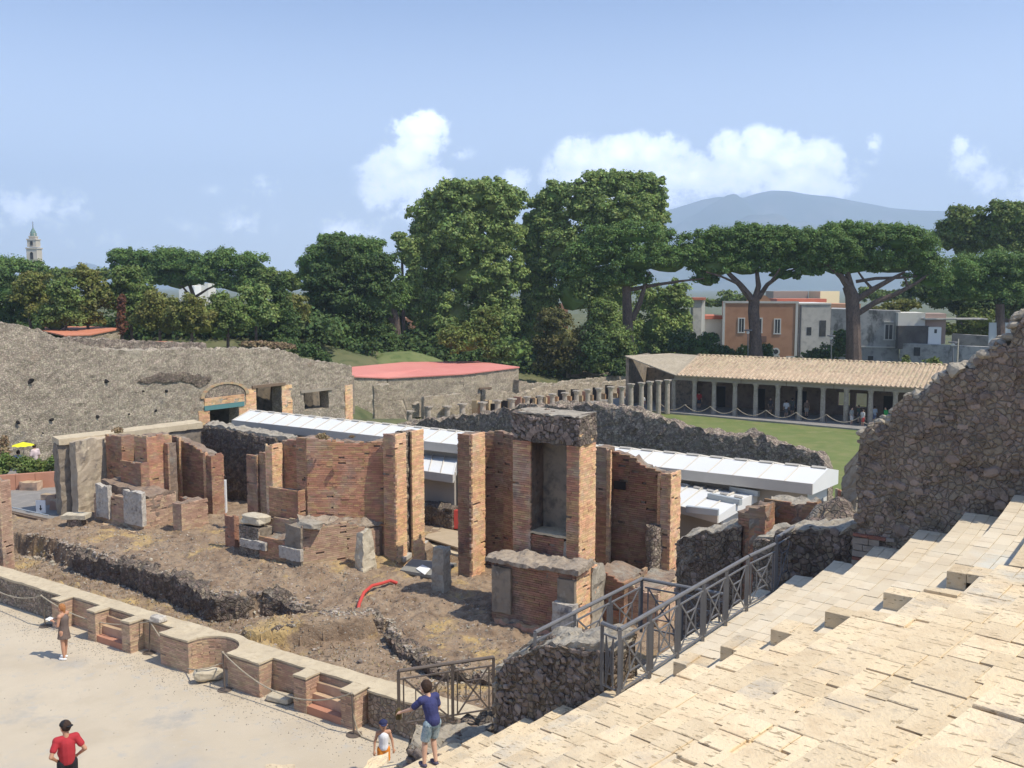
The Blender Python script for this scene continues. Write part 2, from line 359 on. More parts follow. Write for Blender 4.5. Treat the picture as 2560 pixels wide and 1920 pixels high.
M_brick_pale_sun = mat('pale_sunlit_brick', (0.750, 0.455, 0.245), (0.771, 0.515, 0.297), .8, (0.664, 0.374, 0.206), island=.15, objrand=.12, hue=.014, bump=.5, bscale=40,
              patch=(((.64, .50, .36), .7, .5, .72), ((.40, .27, .19), 1.6, .6, .78),))  # paler copy of the brick, sunlight on side faces put into its colour
M_low_brick = mat('restored_brick', (0.459, 0.306, 0.202), (0.512, 0.380, 0.254), .7, (0.405, 0.264, 0.174), island=.14, objrand=.12, hue=.014, bump=.4, bscale=40,
              patch=(((.33, .27, .2), .7, .55, .7),))
M_core = mat('mortar_core', (.24, .17, .12), (.30, .22, .16), 1.6, (.16, .12, .10), bump=1., bscale=18, patch=(((.30, .27, .22), .8, .52, .66),))
M_plaster = mat('old_plaster', (0.468, 0.385, 0.282), (0.354, 0.289, 0.218), .9, (0.567, 0.482, 0.345), bump=.6, bscale=14, patch=(((.15, .13, .115), .7, .58, .7),), stretch=(1, 1, .35))
M_grey_plaster = mat('grey_plaster', (0.233, 0.198, 0.158), (0.315, 0.253, 0.183), .8, (0.140, 0.121, 0.099), bump=.6, bscale=16, patch=(((.34, .30, .24), 1.3, .6, .7),))
M_rubble = mat('rubble_masonry', (0.311, 0.247, 0.189), (0.406, 0.332, 0.251), 1.4, (0.216, 0.176, 0.141), bump=1.6, bscale=16, vor=(8.5, (.13, .108, .085), .3), patch=(((.30, .26, .2), .6, .58, .7),))
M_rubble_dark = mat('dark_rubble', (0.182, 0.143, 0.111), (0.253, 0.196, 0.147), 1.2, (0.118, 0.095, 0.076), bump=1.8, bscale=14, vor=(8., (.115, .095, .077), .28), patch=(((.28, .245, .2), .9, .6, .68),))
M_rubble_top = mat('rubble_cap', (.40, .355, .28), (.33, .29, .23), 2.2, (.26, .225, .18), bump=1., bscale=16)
M_ledge = mat('ledge_rubble', (.38, .315, .24), (.31, .25, .19), 2., (.25, .20, .155), bump=1., bscale=16)
M_retic = mat('reticulate_masonry', (0.381, 0.319, 0.241), (0.445, 0.375, 0.282), .35, (0.312, 0.259, 0.195), bump=1.2, bscale=9, vor=(9.5, (.22, .19, .152), .24), patch=(((.42, .37, .28), .25, .56, .7), ((.30, .22, .16), .3, .62, .7), ((.19, .17, .145), .22, .6, .68)))
M_cells = mat('cell_masonry', (0.419, 0.347, 0.252), (0.513, 0.431, 0.309), .5, (0.326, 0.269, 0.196), bump=1.2, bscale=9, vor=(9., (.26, .22, .17), .2), patch=(((.46, .38, .26), .3, .54, .66),))
M_cell_brick = mat('cell_brick', (0.445, 0.261, 0.151), (0.508, 0.404, 0.238), .8, bump=.8, bscale=12)
M_cap = mat('mortar_capping', (0.528, 0.433, 0.293), (0.587, 0.489, 0.333), 1.8, (0.460, 0.372, 0.252), bump=.4, bscale=20)
M_earth = mat('rubble_earth', (.25, .175, .115), (.33, .245, .165), .8, (.17, .115, .075), bump=1.6, bscale=9, patch=(((.44, .31, .14), .5, .54, .66), ((.10, .075, .055), 1.1, .62, .74), ((.33, .28, .21), 2.4, .6, .7)), spots=(16., .62, .70, (.47, .42, .35)))
M_arena = mat('beaten_gravel', (0.518, 0.437, 0.320), (0.564, 0.479, 0.354), .22, (0.489, 0.409, 0.297), bump=.35, bscale=45, patch=(((.42, .39, .34), .14, .50, .68), ((.40, .365, .31), .5, .58, .76), ((.46, .42, .355), 2.5, .55, .7)), spots=(22., .71, .76, (.62, .58, .5)))
M_tufa = mat('tufa_block', (0.694, 0.550, 0.354), (0.746, 0.606, 0.407), .9, (0.626, 0.482, 0.307), bump=.55, bscale=30, objrand=.09, island=.07, patch=(((.50, .43, .33), .7, .53, .70), ((.50, .47, .39), .4, .56, .72), ((.40, .335, .25), 2.3, .62, .74)), spots=(24., .62, .67, (.43, .33, .205), (.42, 1.15, 1., .646)))
M_tufa_new = mat('new_tufa_block', (0.647, 0.540, 0.386), (0.675, 0.585, 0.438), .9, (0.618, 0.513, 0.369), bump=.3, bscale=30, objrand=.07, island=.06, patch=(((.60, .585, .51), .35, .6, .75),), spots=(12., .73, .76, (.5, .40, .27), (.42, 1.15, 1., .646)))
M_joint = mat('joint_earth', (.36, .27, .17), (.28, .21, .135), 4.)
M_marble = mat('weathered_marble', (0.459, 0.415, 0.355), (0.546, 0.493, 0.415), 2.2, (0.295, 0.263, 0.227), bump=.9, bscale=14, patch=(((.19, .175, .165), 1.8, .56, .7),))
M_travertine = mat('pale_limestone', (0.510, 0.445, 0.329), (0.570, 0.503, 0.383), 2., (0.425, 0.371, 0.275), bump=.5, bscale=14)
M_metal = mat('grey_painted_steel', (.145, .145, .15), (.175, .17, .17), 3., rough=.45, spec=.5)
M_metal_brown = mat('brown_painted_steel', (.115, .092, .075), (.14, .11, .09), 3., rough=.5, spec=.5)
M_rope = mat('sisal_rope', (.42, .36, .27), (.35, .30, .22), 12., bump=.5, bscale=90)
M_roof_white = mat('white_sheet_roof', (0.688, 0.684, 0.654), (0.722, 0.714, 0.679), .5, rough=.55)
M_fascia = mat('grey_shaded_fascia', (.56, .51, .43), (.52, .475, .40), 1., rough=.6)  # front fascia's shade is put into this grey; the right end stays white
M_prefab = mat('prefab_wall', (.40, .36, .30), (.37, .33, .28), .7, rough=.7)
M_prefab_sunlit = mat('prefab_sunlit_end', (.60, .58, .52), (.56, .54, .49), .7, rough=.7)  # sunlit end wall, painted paler than the shaded front wall
M_dark = mat('void_shade', (.03, .026, .024))  # near-black colour paints the shade inside the pit, holes and openings
M_galv = mat('galvanised_gutter', (.42, .45, .45), rough=.5, metal=.3)
M_tile = mat('roof_tile', (0.490, 0.381, 0.248), (0.555, 0.456, 0.303), 1.2, (0.398, 0.297, 0.192), objrand=.16, island=.2, hue=.012, bump=.3, bscale=20)
M_tile_red = mat('red_roof_tile', (.55, .20, .13), (.50, .17, .11), .4, bump=.5, bscale=8)
M_red_sheet = mat('red_sheet_roof', (.62, .225, .185), (.66, .27, .215), .15, rough=.7)
M_orange_sheet = mat('orange_sheet_roof', (.60, .24, .14), (.56, .21, .12), .2, rough=.7)
M_colstone = mat('column_stone', (.37, .32, .26), (.30, .26, .21), 1.6, (.44, .385, .31), bump=.7, bscale=12)
M_beam = mat('architrave', (.33, .285, .225), (.29, .25, .20), 1., bump=.3)
M_wood = mat('old_wood', (.16, .11, .075), (.21, .15, .10), 5., stretch=(1, 1, 6))
M_ply = mat('plywood', (.47, .37, .25), (.42, .33, .22), 2.)
M_teal = mat('teal_paint', (.10, .22, .22))
M_terracotta = mat('terracotta_band', (.50, .25, .165), (.45, .22, .14), 2.)
M_slate_or_shade = mat('dark_or_shaded_paving', (.27, .25, .225), (.235, .22, .20), .6, (.31, .285, .25), bump=.4)
M_lawn = mat('short_lawn', (.125, .165, .045), (.165, .19, .06), .5, (.20, .20, .075), bump=.6, bscale=10, stretch=(.5, .5, 1), patch=(((.27, .25, .12), .12, .56, .74),))
M_dry = mat('dry_grass_ground', (0.136, 0.168, 0.058), (0.184, 0.202, 0.083), .3, (0.088, 0.126, 0.038), bump=.8, bscale=6)
M_far = mat('far_country', (.06, .085, .03), (.09, .11, .045), .02, (.14, .14, .07))
M_mountain = mat('wooded_mountain', (.045, .07, .035), (.075, .095, .05), .0012, (.12, .12, .09), patch=(((.16, .15, .12), .003, .6, .7),))
M_bark = mat('pine_bark', (.12, .085, .068), (.165, .12, .095), 2.5, (.07, .052, .045), bump=1.5, bscale=8, stretch=(1, 1, .4))
M_red_hose = mat('red_plastic_pipe', (.55, .075, .06), rough=.45)
M_black = mat('black_cloth', (.02, .02, .024))
M_white = mat('white_paint', (.80, .80, .78), rough=.6)
def leafmat(name, c, c2, c3=None): return mat(name, c, c2, .3, c3, rough=.65, island=.32, hue=.02, sub=.30, spec=.2)
L_plane = leafmat('plane_leaves', (0.200, 0.284, 0.080), (0.284, 0.366, 0.106), (0.238, 0.290, 0.116))
L_pine = leafmat('pine_needles', (0.122, 0.201, 0.057), (0.164, 0.258, 0.066), (0.135, 0.204, 0.067))
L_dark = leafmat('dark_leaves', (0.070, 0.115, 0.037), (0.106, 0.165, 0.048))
L_mid = leafmat('mid_leaves', (0.135, 0.195, 0.051), (0.185, 0.249, 0.065), (0.159, 0.192, 0.067))
L_yellow = leafmat('yellow_green_leaves', (0.223, 0.225, 0.055), (0.171, 0.200, 0.053), (.21, .20, .07))
L_lime = leafmat('light_green_leaves', (0.197, 0.237, 0.058), (0.144, 0.200, 0.048), (.19, .21, .07))
L_olive = leafmat('olive_leaves', (0.125, 0.131, 0.043), (0.171, 0.156, 0.055), (.16, .15, .06))
L_red = leafmat('dead_red_leaves', (.20, .085, .045), (.15, .07, .04))
L_dry = leafmat('dry_stalks', (.38, .28, .16), (.30, .22, .13))
# ------------------------------------------------------------------ large ground
def heightfield(name, xs, ys, zf, mt, frame=None, noise=None):
    X, Y = np.meshgrid(xs, ys, indexing='ij'); x, y = X.ravel(), Y.ravel()
    if frame is not None: wx, wy = x * frame[0][0] + y * frame[1][0], x * frame[0][1] + y * frame[1][1]
    else: wx, wy = x, y
    z = zf(x, y, wx, wy); m = MB(); ny = len(ys)
    i, j = np.meshgrid(np.arange(len(xs) - 1), np.arange(ny - 1), indexing='ij'); k = (i * ny + j).ravel()
    m.add(np.column_stack((wx, wy, z)), np.column_stack((k, k + ny, k + ny + 1, k + 1)))
    o = obj(name, m, mt, org=(0, 0, 0), smooth=True); return tag(o, kind='structure')
def sstep(x, a, b): t = np.clip((x - a) / (b - a), 0, 1); return t * t * (3 - 2 * t)
heightfield('arena_floor', np.linspace(-75, 12, 60), np.linspace(-22, 17.1, 40), lambda u, v, x, y: 0 * u, M_arena, (US, VS))
def country(x, y, wx, wy):
    u = x * US[0] + y * US[1]; v = x * VS[0] + y * VS[1]
    z = -.25 - 1.9 * np.maximum(sstep(v, 38, 44) * sstep(u, -50, -47), sstep(y, 78, 80) * sstep(x, -16, -13))                        # the sunken quadriporticus
    z = z + 2.9 * sstep(y, 118, 132) * sstep(x, -30, 10) + (5.6 + .25) * sstep(y, 96, 116) * (1 - sstep(x, -34, -6)) + 1.6 * sstep(y, 106, 128) * sstep(x, -34, -6) * (1 - sstep(x, -2, 8))
    z = z - 1.5 * (v < 33) * (u > -48)
    return z - 8 * sstep(y, 260, 700)
gx = np.concatenate((-np.geomspace(12000, 90, 30), np.linspace(-85, 85, 86), np.geomspace(90, 12000, 30)))
gy = np.concatenate((np.linspace(-60, 200, 131), np.geomspace(205, 16000, 40)))
heightfield('ground', gx, gy, country, mat('country_ground', (.10, .115, .05), (.15, .145, .07), .15, (.06, .08, .03), bump=.6, bscale=4))
# the mountain across the plain, and the low hills left
def ridge(name, pts, Y, depth, seed):
    n = 220; xs = np.linspace(pts[0][0], pts[-1][0], n); ysil = np.interp(xs, [p[0] for p in pts], [p[1] for p in pts])
    m = MB(); rows = 34; V = []
    top = np.array([at(a, b, Y) for a, b in zip(xs, ysil)])
    for r in range(rows):
        f = r / (rows - 1); yy = Y - depth * (1 - f)
        z = top[:, 2] * (f ** 1.25) - 30 * (1 - f); p = np.column_stack((top[:, 0] * (1 - .12 * (1 - f)), np.full(n, yy), z))
        z = z + depth * .055 * math.sin(f * math.pi) * fbm(p / (depth * .16), 5, seed)
        p[:, 2] = z; V.append(p)
    back = V[-1].copy(); back[:, 1] += depth; back[:, 2] = -60; V.append(back)
    k = (np.arange(rows)[:, None] * n + np.arange(n - 1)[None]).ravel()
    m.add(np.concatenate(V), np.column_stack((k, k + 1, k + n + 1, k + n)))
    return tag(obj(name, m, M_mountain, org=(0, 0, 0), smooth=True), kind='structure')
ridge('mountain', [(1180, 700), (1450, 610), (1600, 545), (1690, 520), (1760, 498), (1800, 492), (1850, 497), (1890, 484), (1930, 476), (1975, 478), (2020, 486), (2080, 492), (2150, 505), (2230, 520), (2300, 526), (2380, 528), (2480, 545), (2620, 570), (2900, 640), (3300, 690)], 7000, 3000, 4)
ridge('hills', [(-500, 690), (60, 685), (150, 676), (215, 656), (260, 668), (400, 684), (560, 690), (900, 700)], 7600, 1500, 9)
# ------------------------------------------------------------------ haze
hz = bpy.data.materials.new('summer_haze'); hz.use_nodes = True; hn = hz.node_tree.nodes; hl = hz.node_tree.links; hn.remove(hn['Principled BSDF'])
pv = hn.new('ShaderNodeVolumePrincipled'); pv.inputs['Color'].default_value = (.63, .78, 1., 1); pv.inputs['Density'].default_value = HAZE_DENSITY = .00023
pv.inputs['Anisotropy'].default_value = .1; hl.new(pv.outputs[0], hn['Material Output'].inputs['Volume'])
hm = MB(); hm.box((0, 3900, 485), (17000, 8600, 1030)); tag(obj('haze', hm, hz, org=(0, 4700, -30)), kind='stuff')
# ------------------------------------------------------------------ seating: curved rows of single blocks
RUN, RISE, U0, Z0 = .774, .436, .55, 4.97                                       # row 0 begins at the rail landing
def shift(v): return -np.where(v < 2.5, (v - 2.5) ** 2 / 110, (v - 2.5) ** 2 / 120)
def rowpt(u, v, z): return CS(u + float(shift(np.array(v))), v, z)
def row_end(i):                                                                  # where the row stops at the landing or the wall
    return 6.32 if i >= 0 else (6.3 if i == -1 else .1)
unit_blocks = []
for k in range(5):
    r = np.random.default_rng(40 + k); m = MB(); b = .012                         # chamfered, chipped block, unit sized
    z = [-.5, .5 - b * 1.2, .5]; ins = [0, 0, b]; vs = []
    for a, s_i in zip(z, ins):
        ring = []
        for (cx, cy) in ((-1, -1), (1, -1), (1, 1), (-1, 1)):
            for t in (0, .5):
                j = r.uniform(-.007, .007, 3) if a > 0 else (0, 0, 0)
                nx, ny = [(-1, -1), (1, -1), (1, 1), (-1, 1)][([(-1, -1), (1, -1), (1, 1), (-1, 1)].index((cx, cy)) + 1) % 4]
                x, y = cx + (nx - cx) * t, cy + (ny - cy) * t
                vs.append((x * (.5 - s_i) + j[0], y * (.5 - s_i) + j[1], a + j[2] * .3))
    q = [(i * 8 + j, i * 8 + (j + 1) % 8, i * 8 + 8 + (j + 1) % 8, i * 8 + 8 + j) for i in range(2) for j in range(8)]
    q += [(16, 17, 18, 19), (16, 19, 20, 23), (20, 21, 22, 23)]
    m.add(vs, q); unit_blocks.append(m)
blk = []
STAIR_V = (-.02, .82)                                                            # the stair running up through the rows
rb = random.Random(5)
for i in range(-11, 14):
    ztop = Z0 + RISE * i; ve = row_end(i); new = ve > 3
    v = -13.0 if i < 3 else -9.
    segs = []
    while v < ve - .05:
        zone_new = v > .9
        L = rb.uniform(.26, .42) if zone_new else rb.choice((rb.uniform(.26, .4), rb.uniform(.4, .62)))
        if v < STAIR_V[0] < v + L and i >= 0: L = STAIR_V[0] - v
        if abs(v - STAIR_V[0]) < .02 and i >= 0:
            segs.append((v, STAIR_V[1], 'stair')); v = STAIR_V[1]; continue
        L = min(L, ve - v)
        if L < .12: L = ve - v
        segs.append((v, v + L, 'new' if zone_new else 'old')); v += L
    for a, b, kind in segs:
        off = U0 + RUN * i
        if kind == 'stair':
            continue
        cuts = (0, .27, .53, 1.) if kind == 'new' else ((0, .5, 1.) if rb.random() < .5 else (0, rb.uniform(.25, .42), rb.uniform(.58, .75), 1.))
        for c0, c1 in zip(cuts[:-1], cuts[1:]):
            g = .006 if kind == 'new' else rb.uniform(.003, .009)
            dz = rb.uniform(-.005, .005) if kind == 'new' else (rb.uniform(-.008, .008) if rb.random() < .88 else rb.uniform(-.03, .02))
            blk.append((off + RUN * (c0 + c1) / 2, (a + b) / 2, ztop + dz, RUN * (c1 - c0) - g, b - a - g, .46 if c0 == 0 else .12, kind))
seat_root = thing('theatre_seating', CS(0, -3, 2.), 'broad tiers of pale tufa seat blocks filling the lower right corner', 'seating')
def screen(p):
    d = p[1] * CP - (p[2] - CAMZ) * SP; return 1280 + FPX * p[0] / d, 960 - FPX * (p[1] * SP + (p[2] - CAMZ) * CP) / d, d
rank = []
for n, (u, v, z, su, sv, sz, kind) in enumerate(blk):
    p = rowpt(u, v, z); x, y, d = screen(p)
    inside = d > 1 and -60 < x < 2620 and 600 < y < 1980
    vis = math.hypot(1, 0) * su * sv / d ** 2 if inside else 0
    rank.append((-vis, n))
rank.sort(); chosen = {n for _, n in rank[:300] if _ < 0}
ub = []
for k in range(5): 
    me = unit_blocks[k].mesh('seat_block', (0, 0, 0)); ub.append(me)
ubn = [u.copy() for u in ub]
for a in ub: a.materials.append(M_tufa)
for a in ubn: a.materials.append(M_tufa_new)
rest = {'old': MB(), 'new': MB()}; base_ang = math.atan2(UC[1], UC[0])
for n, (u, v, z, su, sv, sz, kind) in enumerate(blk):
    p = rowpt(u, v, z); ang = base_ang - (v - 2.5) / 55 * (1 if v < 2.5 else -1) * -1 if False else base_ang + (v - 2.5) / 57 * (1 if v < 2.5 else 1)
    k = n % 5
    if n in chosen:
        o = bpy.data.objects.new('seat_block', (ub if kind == 'old' else ubn)[k]); COL.objects.link(o); o.parent = seat_root
        o.location = Vector((p[0], p[1], z - sz / 2)) - Vector(WORLD[seat_root.name]); o.scale = (su, sv, sz); o.rotation_euler = (0, 0, ang)
    else:
        vv = unit_blocks[k].verts() * (su, sv, sz); cr, sr = math.cos(ang), math.sin(ang)
        vv = np.column_stack((vv[:, 0] * cr - vv[:, 1] * sr + p[0], vv[:, 0] * sr + vv[:, 1] * cr + p[1], vv[:, 2] + z - sz / 2))
        rest[kind].add(vv, np.concatenate(unit_blocks[k].q))
tag(obj('worn_blocks', rest['old'], M_tufa, seat_root), kind='stuff'); tag(obj('new_blocks', rest['new'], M_tufa_new, seat_root), kind='stuff')
bed = MB()                                                                       # the bedding the blocks lie in
for i in range(-11, 14):
    z = Z0 + RISE * i - .05; ve = row_end(i); vs = np.linspace(-13, ve, 30)
    for a, b in zip(vs[:-1], vs[1:]):
        q = [rowpt(U0 + RUN * i + .012, a, 0), rowpt(U0 + RUN * (i + 1) + .05, a, 0), rowpt(U0 + RUN * (i + 1) + .05, b, 0), rowpt(U0 + RUN * i + .012, b, 0)]
        if i >= 0 and a < STAIR_V[1] and b > STAIR_V[0]:
            bed.hexa(q, z - 1.2, z - .42); continue
        bed.hexa(q, z - 1.2 if i > -11 else z - 3, z)
obj('bedding', bed, M_joint, seat_root)
# stair cut through the rows: two treads to a row
stn = MB(); chk = MB()
for i in range(0, 14):
    off = U0 + RUN * i; z = Z0 + RISE * i
    for h, (a, b, zz) in enumerate(((0, .5, z - RISE / 2 - .01), (.5, 1., z - .006))):
        q = [rowpt(off + RUN * a, STAIR_V[0], 0), rowpt(off + RUN * b - .006, STAIR_V[0], 0), rowpt(off + RUN * b - .006, STAIR_V[1], 0), rowpt(off + RUN * a, STAIR_V[1], 0)]
        o = MB(); o.hexa(q, zz - .25, zz); obj('stair_tread', o, M_tufa_new, seat_root)
# landing on the vault of the side passage: behind the rail
land = MB(); zl = Z0 - RISE
q = [CS(-.3, .12), CS(.58, .12), CS(.58, 6.3), CS(-.3, 6.3)]
land.hexa(q, zl - .5, zl - .02); obj('landing_slab', land, M_tufa_new, seat_root)
# ------------------------------------------------------------------ rubble: single stones in a wall face
stone_meshes = {}
def stones(parent, a, b, z0, ztop, mt, n, size=(.07, .17), seed=1, cap=300, flat=.5, name='stone', keep=.0, out=(.0, .05)):
    """n stones bedded in the face from a to b (outside to the right of a->b); the larger ones single parts, the rest joined"""
    r = np.random.default_rng(seed); a, b = np.asarray(a, float)[:2], np.asarray(b, float)[:2]; L = np.linalg.norm(b - a); d = (b - a) / L; nr = np.array((d[1], -d[0]))
    if mt.name not in stone_meshes:
        lst = []
        for k in range(6):
            m = MB(); m.ball((0, 0, 0), 1, 7, 5); v = m.v[0]; v[:] = np.sign(v) * np.abs(v) ** .62; v *= 1 + .34 * fbm(v * 1.1 + k * 9, 2, k)[:, None]
            me = m.mesh(name); me.materials.append(mt); lst.append((m, me))
        stone_meshes[mt.name] = lst
    items = []; used = []
    for _ in range(n * 4):
        if len(items) >= n: break
        s, t = r.random() * L, r.random(); top = ztop(s / L) if callable(ztop) else ztop; bot = z0(s / L) if callable(z0) else z0; z = bot + (top - bot) * t
        R = r.uniform(*size) * (1 if r.random() < .85 else 1.5)
        if z + R * .3 > top or any(abs(s - x) < (R + q) * .72 and abs(z - y) < (R + q) * .55 for x, y, q in used[-400:]): continue
        used.append((s, z, R)); items.append((R, s, z))
    items.sort(reverse=True); m = MB(); k0 = stone_meshes[mt.name]
    for c, (R, s, z) in enumerate(items):
        o_ = r.uniform(*out); p = a + d * s + nr * (o_ - R * flat * .5); sc = (R, R * flat, R * r.uniform(.55, .9)); ang = math.atan2(d[1], d[0]) + r.uniform(-.15, .15); k = int(r.integers(6)); ti = r.uniform(-.5, .5)
        if c < cap:
            o = bpy.data.objects.new(name, k0[k][1]); COL.objects.link(o); o.parent = parent; o.location = Vector((p[0], p[1], z)) - Vector(WORLD[parent.name]); o.scale = sc; o.rotation_euler = (0, ti, ang)
        else:
            v = k0[k][0].v[0] * sc; cr, sr = math.cos(ti), math.sin(ti); v = np.column_stack((v[:, 0] * cr + v[:, 2] * sr, v[:, 1], -v[:, 0] * sr + v[:, 2] * cr))
            cr, sr = math.cos(ang), math.sin(ang); v = np.column_stack((v[:, 0] * cr - v[:, 1] * sr + p[0], v[:, 0] * sr + v[:, 1] * cr + p[1], v[:, 2] + z))
            m.add(v, k0[k][0].q[0], k0[k][0].t[0])
    if m.n: tag(obj('small_stones', m, mt, parent), kind='stuff')
M_st_dark = mat('lava_stone', (.195, .162, .13), (.245, .205, .165), 2.5, (.29, .25, .20), bump=.9, bscale=22, objrand=.22, island=.22, hue=.02)
M_st_brown = mat('brown_stone', (.245, .195, .15), (.30, .245, .19), 1.2, (.19, .15, .118), bump=.9, bscale=20, objrand=.2, island=.2, hue=.015)
# ------------------------------------------------------------------ wing wall at the right, closing the seating
def wing_wall():
    pts = [(2146, 1096), (2178, 1072), (2205, 1062), (2227, 1049), (2246, 1019), (2262, 1008), (2281, 1003), (2311, 988), (2328, 965), (2345, 950), (2364, 937), (2395, 925), (2416, 918), (2440, 900), (2467, 880), (2486, 861), (2505, 857), (2522, 855), (2532, 825), (2537, 800), (2575, 770), (2640, 720), (2760, 640), (2950, 560)]
    prof = [PC(x, y, 6.3) for x, y in pts]; us = [p[0] for p in prof]; zs = [p[1] for p in prof]
    root = thing('wing_wall', CS(us[0], 6.3, 4.2), 'tall dark rubble wall stepping up to the right beyond the tufa seats', 'ruin wall')
    m = MB(); g = np.linspace(us[0], us[-1], 30)
    for a, b in zip(g[:-1], g[1:]):
        za, zb = np.interp((a, b), us, zs); q = [CS(a, 6.32), CS(b, 6.32), CS(b, 7.5), CS(a, 7.5)]
        zb0 = Z0 + (a - U0) / RUN * RISE - 1.4
        block(m, q, min(zb0, za - .5), (za, zb, zb - .15, za - .15), .085, .045, .16, 3.2, 21)
    obj('rubble_core', m, mat('wing_wall_rubble', (.245, .195, .15), (.30, .245, .19), .9, (.165, .13, .10), bump=1.8, bscale=12, vor=(9., (.185, .148, .115), .14), patch=(((.34, .28, .21), .9, .58, .7), ((.11, .088, .072), .5, .6, .72))), root)
    ztop = lambda f: float(np.interp(us[0] + f * (10.5 - us[0]), us, zs)); zbot = lambda f: Z0 + (us[0] + f * (10.5 - us[0]) - U0) / RUN * RISE - .5
    stones(root, CS(us[0], 6.30), CS(10.5, 6.30), zbot, ztop, M_st_brown, 1000, (.035, .10), 3, out=(-.05, -.005))
    # rough crest stones
    r = random.Random(8); crest = MB()
    for k in range(150):
        u = r.uniform(us[0], us[-1] - 2); z = float(np.interp(u, us, zs)) + r.uniform(-.06, .07); p = CS(u, 6.35 + r.random() * 1.0, z); s = r.uniform(.06, .17)
        b = MB(); b.ball(p, (s, s, s * .7), 7, 5); v = b.v[0]; v += .35 * s * np.column_stack([fbm(v * 6, 2, k + q) for q in range(3)]); crest.add(v, b.q[0], b.t[0])
    tag(obj('crest_stones', crest, M_rubble_top, root), kind='stuff')
    # quoins: bands of brick and stone at the free end
    M_q = [mat('quoin_stone', (.27, .23, .19), (.33, .28, .23), 3., bump=.6), mat('quoin_brick', (.27, .115, .078), (.22, .105, .078), 4., bump=.6, bscale=40), M_st_brown]
    z = 3.4; c = 0
    while z < 6.0:
        h = r.choice((.07, .07, .10, .13)); w = r.choice((.45, .62, .8)); x = us[0] - .02
        while x < us[0] + w:
            L = r.uniform(.16, .38); bm = MB(); bm.hexa([CS(x, 6.24), CS(x + L - .012, 6.24), CS(x + L - .012, 6.36), CS(x, 6.36)], z, z + h - .012); v = bm.v[0]; v += np.array([[r.uniform(-.008, .008) for _ in range(3)] for _ in range(8)])
            obj('quoin', bm, M_q[0 if h > .09 else (1 if r.random() < .75 else 0)], root); x += L
        z += h; c += 1
wing_wall()
# ------------------------------------------------------------------ rubble wall between the seats and the gate
def passage_wall():
    uL, uR = -2.42, -.28
    prof = [PC(x, y, .15) for x, y in ((1236, 1668), (1262, 1640), (1300, 1625), (1350, 1607), (1420, 1603), (1480, 1606), (1528, 1618))]
    us = [p[0] for p in prof]; zs = [p[1] for p in prof]
    root = thing('passage_wall', CS(-1.4, .2, 2.5), 'thick rubble wall with pale rounded top below the near railing', 'ruin wall')
    m = MB(); g = np.linspace(us[0], us[-1], 9)
    for a, b in zip(g[:-1], g[1:]):
        za, zb = np.interp((a, b), us, zs)
        block(m, [CS(a, .17), CS(b, .17), CS(b, .95), CS(a, .95)], 1.5, (za - .1, zb - .1, zb - .02, za - .02), .06, .035, .05, 5, 3)
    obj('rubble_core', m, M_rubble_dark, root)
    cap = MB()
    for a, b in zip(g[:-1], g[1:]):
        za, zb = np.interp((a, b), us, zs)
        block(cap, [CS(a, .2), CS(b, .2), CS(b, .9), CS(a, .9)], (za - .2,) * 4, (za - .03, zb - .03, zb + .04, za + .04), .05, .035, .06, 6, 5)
    obj('pale_cap', cap, M_rubble_top, root)  # highlight of the crest put into a paler colour than the wall below
    ztop = lambda f: float(np.interp(us[0] + f * (us[-1] - us[0]), us, zs)) - .08
    stones(root, CS(us[0], .15), CS(us[-1], .15), 1.9, ztop, M_st_dark, 420, (.035, .075), 5, out=(-.03, .005))
    stones(root, CS(us[0], .95), CS(us[0], .17), 1.9, zs[0] - .1, M_rubble_top, 60, (.05, .09), 6, cap=0)
passage_wall()
# ------------------------------------------------------------------ railings
def railing(name, pts, label, skip=(), h=1.08, mt=None, low=.10):
    """posts at pts (ground points, may differ in height); between them frame, crossed braces and inner square"""
    mt = mt or M_metal; root = thing(name, pts[0], label, 'railing', 'steel railings round the passage')
    for i_, p in enumerate(pts):
        if i_ in skip: continue
        m = MB(); p = np.asarray(p, float); m.bar(p, p + (0, 0, h), .055); obj('post', m, mt, root)
    hr = MB(); hr.tube([np.asarray(p, float) + (0, 0, h) for p in pts], .036, 8); obj('handrail', hr, mt, root)
    for a, b in zip(pts[:-1], pts[1:]):
        a, b = np.asarray(a, float), np.asarray(b, float); L = np.linalg.norm((b - a)[:2])
        def q(s, t): return a + (b - a) * s + np.array((0, 0, t))
        e = .09 / L; lo, hi = low, h - .16; fr = MB()
        for s0, t0, s1, t1 in ((e * .3, lo, 1 - e * .3, lo), (e * .3, hi, 1 - e * .3, hi), (e, lo, e, hi), (1 - e, lo, 1 - e, hi)): fr.bar(q(s0, t0), q(s1, t1), .026)
        obj('panel_frame', fr, mt, root)
        for s0, t0, s1, t1 in ((e, lo, 1 - e, hi), (e, hi, 1 - e, lo)):
            br = MB(); br.bar(q(s0, t0), q(s1, t1), .012, .032); obj('brace', br, mt, root)
        m = .27; i0, i1 = e + (1 - 2 * e) * m, 1 - e - (1 - 2 * e) * m; j0, j1 = lo + (hi - lo) * m, hi - (hi - lo) * m; sq = MB()
        for s0, t0, s1, t1 in ((i0, j0, i1, j0), (i0, j1, i1, j1), (i0, j0, i0, j1), (i1, j0, i1, j1)): sq.bar(q(s0, t0), q(s1, t1), .02)
        obj('inner_square', sq, mt, root)
    return root
zr = zl
railing('steel_railing', [CS(.03, v, zr) for v in (.02, .98, 1.95, 2.92, 3.88, 4.85)], 'long grey steel railing along the top edge beside the tufa seats')
railing('steel_railing', [CS(-.01, .02, zr), CS(-.33, .1, zr)], 'short return of grey railing at the near corner above the rubble wall', (0,))
rA, rB, rC = CS(.03, 4.9, zr), P(1937, 1488, zr), P(1980, 1456, zr)
